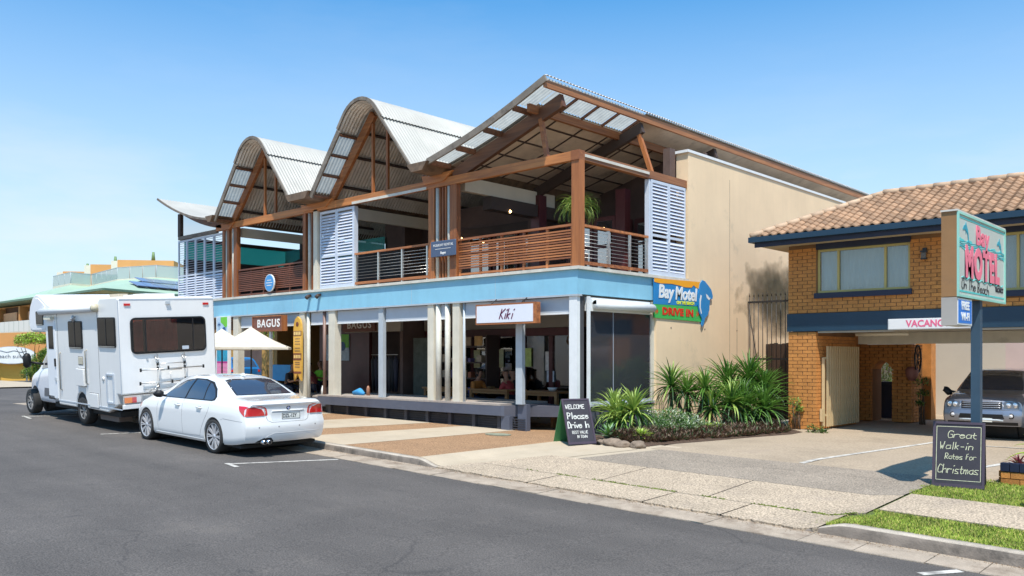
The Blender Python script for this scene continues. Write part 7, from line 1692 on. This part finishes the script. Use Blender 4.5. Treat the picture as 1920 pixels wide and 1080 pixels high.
cr_ = thing('clothes_rail', 'rail of dark wetsuits left of the menu board', 'clothes rail', (-21.0, 17, .2)); MB().cyl((-21.9, 17.0, 1.9), (-20.6, 17.0, 1.9), .015, 6).build('rail', m_ss, cr_)
for i in range(8):
    x = -21.8 + i * .16; mb = MB().tube([(x, 17.0, 1.86), (x, 17.0, 1.7), (x, 17.0, 1.2), (x, 17.0, .75)], [.02, .09, .07, .04], 8); mb.build('wetsuit', M('neoprene_%d' % (i % 3), ((.02, .022, .028), (.03, .03, .05), (.05, .05, .055))[i % 3], .7), cr_)
o = tag(MB().tube([(-20.05, 14.9, .80), (-19.8, 14.95, .84), (-19.55, 14.9, .79)], [.05, .11, .04], 8).build('cloth', M('blue_cloth', (.05, .30, .62), .8, var=.2)), 'bright blue cloth dropped on the deck beside the column', 'cloth')
o = tag(MB().tube([(-19.42, 14.95, .745), (-19.42, 14.95, .95), (-19.42, 14.95, 1.02)], [.05, .05, .02], 10).build('bottle', M('amber_bottle', (.35, .16, .09), .3)), 'brown bottle standing on the deck beside the blue cloth', 'bottle')
o = tag(MB().tube([(-21.45, 14.85, .675), (-21.45, 14.85, .86), (-21.45, 14.85, .98)], [.07, .065, .03], 12).build('bottle', m_wht), 'white water bottle at the left end of the deck', 'bottle')
# ================================================================= PATIO BACKGROUND
yw = thing('ochre_wall', 'ochre garden wall with a dark doorway beyond the patio umbrellas', 'wall', (-39, 24, 0)); m_och = M('ochre_render', (.50, .27, .07), .85, var=.15, vs=.8)
bx('wall_panel', -44.5, -42.6, 24, 24.2, -.3, 3.0, m_och, yw); bx('wall_panel', -40.2, -27, 24, 24.2, -.3, 3.0, m_och, yw); bx('doorway', -42.6, -40.2, 24.1, 24.3, -.3, 3.0, m_int, yw)
shrub('climbing_plant', 'leafy vine tumbling over the top of the ochre wall', [(-39.2 + i * .55, 23.8, 3.0 + .35 * math.sin(i * 1.7), .55) for i in range(9)] + [(-36.8, 23.7, 2.3, .45), (-37.4, 23.7, 2.6, .4), (-35.9, 23.7, 2.0, .4)], 3600, (m_l1, m_l2, m_l3, m_lime, m_ldry), .16, cat='plant')
shrub('shrub', 'dark shrub beside the white car beyond the patio', [(-43.5, 22.5, 1.4, .6), (-43.0, 22.5, 1.1, .5), (-44.2, 22.4, 1.0, .6)], 900, (m_l1, m_l3, m_l3), .14)
shrub('bush', 'yellow green bush behind the motorhome roof', [(-43.8, 20.7, 4.3, .6), (-43.2, 20.9, 3.9, .7), (-44.2, 20.5, 3.8, .7), (-43.8, 20.8, 2.8, .9)], 1600, (m_lime, m_l2, m_ldry), .14)
o = thing('display_board', 'bright blue board leaning below the umbrellas', 'board', (-26.5, 17.2, .3)); bx('board', -30.0, -28.6, 18.3, 18.36, .9, 1.52, M('vivid_blue_board', (.03, .36, .70), .5), o)
# ================================================================= BEACH APARTMENTS, FAR LEFT
m_apt = M('orange_render', (.62, .30, .10), .85, var=.08, vs=.4); m_aptc = M('cream_trim', (.66, .60, .48), .8, var=.05); m_grn = M('pale_green_roofing', (.34, .46, .34), .55, var=.06, vs=.4); m_grnd = M('green_gutter', (.10, .18, .12), .5)
m_gl = glass('green_balustrade_glass', (.72, .86, .82), base=.05, haze=.6); m_rec = M('deep_recess', (.12, .055, .025), .9); m_sol = M('solar_panel', (.20, .21, .36), .15, metal=.4, var=.05, coat=.6)
m_gl.node_tree.nodes['Diffuse BSDF'].inputs[0].default_value = (.66, .76, .72, 1)
m_glt = glass('teal_balcony_glass', (.25, .60, .52), base=.04, haze=.6); m_glt.node_tree.nodes['Diffuse BSDF'].inputs[0].default_value = (.12, .42, .37, 1)
ap = thing('apartment_building', 'orange rendered beach apartments with a pale green roof and glass balconies, far left', 'building', (-62, 25, 0))
C0 = Vector((-61.8, 24.5)); dA = Vector((-1.0, .0)); dB = Vector((-.311, .950)); inn = (dA + dB).normalized()
def q2(a, b): v = C0 + dA * a + dB * b; return (v.x, v.y)
def slabq(pts, z0, z1, nm, m, par=ap): return MB().prism(pts, (0, 0, z0), (1, 0, 0), (0, 1, 0), (0, 0, z1 - z0)).build(nm, m, par)
def P3(a, b, z): v = q2(a, b); return (v[0], v[1], z)
# main walls set back under the eaves
slabq([q2(2.2, 1.4), q2(2.2, 34), q2(60, 34), q2(60, 1.4)][::-1], -.5, 6.3, 'wall', m_apt)
# roof: skirt rising from the eaves to the stepped roof terrace
TP = [(-88.0, 30.2), (-82.5, 29.8), (-83.2, 31.9), (-75.3, 31.0), (-70.9, 32.4), (-71.1, 36.5), (-76.0, 50.0)]
EV = [q2(60, 0), q2(22, 0), q2(14.4, 0), q2(10, 0), q2(4, 0), q2(0, 0), q2(0, 6), q2(0, 34)]; IN = [(-118, 27.5), (-84.5, 27.6)] + TP[:5] + [TP[5], TP[6]]
EV = [q2(60, 0), q2(22.5, 0), q2(21, 0), q2(14.4, 0), q2(11, 0), q2(5, 0), q2(0, 0), q2(0, 8), q2(0, 30)]
IZ = [7.1, 7.4, 8.3, 8.35, 8.35, 8.4, 8.45, 8.45, 8.45]
IN = [(-118, 27.0), (-92, 28.2)] + TP
mb = MB(); n_ = len(EV); mb.add([(x, y, 6.62) for x, y in EV] + [(IN[k][0], IN[k][1], IZ[k]) for k in range(n_)], [(k, k + 1, n_ + k + 1, n_ + k) for k in range(n_ - 1)])
mb.add([P3(0, 0, 6.60), P3(60, 0, 6.60), P3(60, 2.4, 6.35), P3(2.4, 2.4, 6.35), P3(2.4, 34, 6.35), P3(0, 34, 6.60)], [(3, 2, 1, 0), (5, 4, 3, 0)]); mb.add([(p[0], p[1], 8.4) for p in TP] + [(-98, 50, 8.4), (-118, 42, 7.1)], [tuple(range(9))]); mb.build('roof', m_grn, ap)
for (a, b) in ((P3(0, 0, 6.56), P3(60, 0, 6.56)), (P3(0, 0, 6.56), P3(0, 34, 6.56))): MB().beam(a, b, .16, .16).build('gutter', m_grnd, ap)
# solar panels lying on the right-hand slope
def onroof(b, up): t_ = up; return Vector(P3(t_, b, 6.74 + t_ * .268))
for (b0, u0, u1) in ((3.4, .9, 2.5), (5.0, 3.0, 4.5)):
    for k in range(8):
        a_ = b0 + k * 1.05; vs = [onroof(a_, u0), onroof(a_ + 1.0, u0), onroof(a_ + 1.0, u1), onroof(a_, u1)]; n_ = (vs[1] - vs[0]).cross(vs[3] - vs[0]).normalized(); n_ = n_ if n_.z > 0 else -n_
        mb = MB(); vv = [v + n_ * .10 for v in vs] + [v + n_ * .16 for v in vs]; mb.add(vv, [(4, 5, 6, 7), (0, 1, 5, 4), (1, 2, 6, 5), (2, 3, 7, 6), (3, 0, 4, 7)]); mb.build('solar_panel', m_sol, ap)
# recess openings under the eave, piers, balconies on the left-hand side
for a in (7.0, 13.5, 20.0, 27): slabq([q2(a, 1.25), q2(a + 4.6, 1.25), q2(a + 4.6, 1.45), q2(a, 1.45)], 4.0, 6.2, 'window_recess', m_rec)
for b in (3.2, 8.6, 14.0): slabq([q2(2.05, b), q2(2.05, b + 3.6), q2(2.25, b + 3.6), q2(2.25, b)], 4.1, 6.0, 'window_recess', m_rec)
slabq([q2(5.5, .2), q2(60, .2), q2(60, 1.6), q2(5.5, 1.6)][::-1], 3.55, 3.95, 'balcony_slab', m_aptc)
for k in range(22):
    a = 5.6 + k * 1.25; slabq([q2(a, .22), q2(a + 1.2, .22), q2(a + 1.2, .25), q2(a, .25)], 3.96, 4.85, 'balustrade_glass', m_glt)
    if k % 5 == 0: slabq([q2(a, .3), q2(a + .25, .3), q2(a + .25, 1.3), q2(a, 1.3)], 3.95, 6.1, 'balcony_pier', m_apt)
    if k % 5 == 1: slabq([q2(a, .5), q2(a + 4.6, .9), q2(a + 4.6, 1.0), q2(a, .6)], 3.95, 5.65, 'balcony_screen', M('salmon_render', (.64, .34, .16), .85))
# roof terrace with a stepped glass edge and orange stair towers
for (p, q) in zip(TP, TP[1:]):
    a_ = Vector(p); b_ = Vector(q); n_ = max(1, int((b_ - a_).length / 1.5)); dv = (b_ - a_) / n_; nn_ = Vector((-dv.y, dv.x)).normalized() * .05
    slabq([tuple(a_ - nn_), tuple(b_ - nn_), tuple(b_ + nn_), tuple(a_ + nn_)], 8.25, 8.50, 'terrace_kerb', m_aptc)
    for k in range(n_):
        u_ = a_ + dv * k; v_ = a_ + dv * (k + .95); slabq([tuple(u_ - nn_ * .3), tuple(v_ - nn_ * .3), tuple(v_ + nn_ * .3), tuple(u_ + nn_ * .3)], 8.51, 9.48, 'balustrade_glass', m_gl)
        w_ = a_ + dv * k; MB().cyl((w_.x, w_.y, 8.50), (w_.x, w_.y, 9.52), .03, 6).build('baluster_post', m_gry, ap)
    MB().beam((p[0], p[1], 9.51), (q[0], q[1], 9.51), .06, .04).build('handrail', m_gry, ap)
for (x, y, w, h) in ((-94.5, 35.0, 3.3, 10.75), (-90.1, 36.1, 3.3, 11.25), (-85.5, 38.0, 5.4, 11.5)):
    rt_ = Vector((.62, .78)); bk_ = Vector((-.78, .62)); c2 = Vector((x, y)); pts = [c2 - rt_ * w / 2, c2 + rt_ * w / 2, c2 + rt_ * w / 2 + bk_ * 5, c2 - rt_ * w / 2 + bk_ * 5]
    slabq([tuple(v) for v in pts], 8.3, h, 'penthouse', m_apt); slabq([tuple(pts[0] - rt_ * .6), tuple(pts[0]), tuple(pts[3]), tuple(pts[3] - rt_ * .6)], 8.3, h - .1, 'penthouse_side', m_aptc)
    MB().cyl((x - .5, y + 1, h), (x - .5, y + 1, h + .95), .22, 8, .12).build('vent_pipe', m_grey_l, ap)
# curved forecourt walls, oval sign, tree
fw_ = thing('forecourt_wall', 'curved yellow rendered wall carrying the oval white sign', 'wall', (-62, 20, 0)); m_ylw = M('yellow_render', (.66, .38, .07), .85, var=.08, vs=.5)
def arcwall(pts, z0, z1, nm, m, par):
    vs = []; 
    for i, (x, y) in enumerate(pts): 
        zt = z1(i / (len(pts) - 1)) if callable(z1) else z1; vs += [(x, y, z0), (x, y, zt), (x - .3, y + .35, zt), (x - .3, y + .35, z0)]
    k = len(pts); return MB().add(vs, [(i * 4 + j, (i + 1) * 4 + j, (i + 1) * 4 + (j + 1) % 4, i * 4 + (j + 1) % 4) for i in range(k - 1) for j in range(4)]).build(nm, m, par)
arcwall([(-64.7 + .35 * t - .02 * t * t, 19.4 + .937 * t) for t in [i * 1.0 - 9 for i in range(19)]], -.2, 1.45, 'wall_panel', m_ylw, fw_)
arcwall([(-67.5 + .30 * t - .01 * t * t, 19.4 + .94 * t) for t in [i * 1.0 - 9 for i in range(19)]], -.2, lambda t: 2.4 + 1.2 * math.sin(t * 2.2), 'wall_panel', m_apt, fw_)
os_ = thing('oval_sign', 'oval white sign with grey lettering on the yellow forecourt wall', 'sign', (-64, 17.4, 1.9))
def face2(cx, cy, px_u, pts, z, d, nm, m): return MB().prism(pts, (cx, cy, z), px_u, (0, 0, 1), (0, d, 0)).build(nm, m, os_)
ux = Vector((.35, .937, 0)); nx_ = Vector((.937, -.35, 0))
cs = Vector((-64.2, 19.4, 1.92)); ev = [(1.45 * math.cos(k * .2094), .60 * math.sin(k * .2094)) for k in range(30)]
MB().prism(ev, tuple(cs), tuple(ux), (0, 0, 1), tuple(-nx_ * .15)).build('rim', m_gry, os_); MB().prism([(a * .965, b * .94) for a, b in ev], tuple(cs + nx_ * .012), tuple(ux), (0, 0, 1), tuple(-nx_ * .011)).build('sign_face', m_wht, os_)
text('beach suites', .36, os_, M('grey_letter', (.16, .17, .2), .6), tuple(cs + nx_ * .02 + Vector((0, 0, -.08))), tuple(ux), (0, 0, 1), depth=.008, sx=1.05); 
MB().tube([tuple(cs + nx_ * .02 + ux * (i * .12 - .9) + Vector((0, 0, .26 + .05 * math.sin(i * .9)))) for i in range(16)], .02, 5).build('wave_mark', M('grey_letter', (.16, .17, .2), .6), os_)
for dx in (-.9, .9): MB().cyl(tuple(cs + ux * dx - nx_ * .1 + Vector((0, 0, -2))), tuple(cs + ux * dx - nx_ * .1), .06, 8).build('sign_leg', m_gry, os_)
tr_ = thing('tree', 'small flat topped yellow green tree between the oval sign and the motorhome', 'tree', (-56.6, 18.3, .3))
bt = Vector((-56.6, 18.3, .3))
for k in range(7):
    a = k * .9; e_ = bt + Vector((1.0 * math.cos(a), .9 * math.sin(a), 2.2 + .2 * math.sin(k))); MB().tube([bt + Vector((.08 * math.cos(a), .08 * math.sin(a), 0)), bt + Vector((.45 * math.cos(a), .4 * math.sin(a), 1.1)), e_], [.05, .035, .015], 6).build('branch' if k else 'trunk', m_trunk, tr_)
mb = MB()
for i in range(4200):
    a = rp.uniform(0, 6.28); r_ = 1.25 * math.sqrt(rp.random()); cl_ = .5 + .5 * math.sin(a * 3 + r_ * 3); z = 2.45 + .35 * (1 - (r_ / 1.25) ** 2) + rp.gauss(0, .10) - .18 * cl_ * rp.random()
    sword(mb, bt + Vector((r_ * math.cos(a), r_ * .8 * math.sin(a), z)), rp.uniform(0, 6.28), R(rp.uniform(-10, 70)), .13, .07, .4, 2, mat=rp.choice((m_lime, m_lime, m_l2, m_ldry)))
tag(mb.build('crown', None, tr_), kind='stuff')
shrub('shrub', 'mid green leafy shrub under the flat topped tree', [(-54.6, 18.0, 1.5, .55), (-54.4, 18.2, 1.0, .6), (-54.9, 17.7, .8, .6), (-54.2, 18.3, 1.9, .45)], 3000, (m_l1, m_l1, m_l2, m_l3), .14)
fp = MB(); fp.add([(-95, 11.4, .40), (-46, 12.6, .36), (-46, 17, .36), (-95, 17.5, .40), (-95, 11.38, .25), (-46, 12.58, .2)], [(0, 1, 2, 3), (4, 5, 1, 0)]); o = fp.build('far_footpath', m_cream); o['kind'] = 'structure'
bx2 = thing('flat_roofed_house', 'distant low house with a grey green roof at the far left edge', 'building', (-110, 40, 0)); bx('wall', -130, -105, 34, 50, 0, 5.6, m_aptc, bx2); bx('roof', -131, -104, 33, 51, 5.6, 6.4, m_grn, bx2)
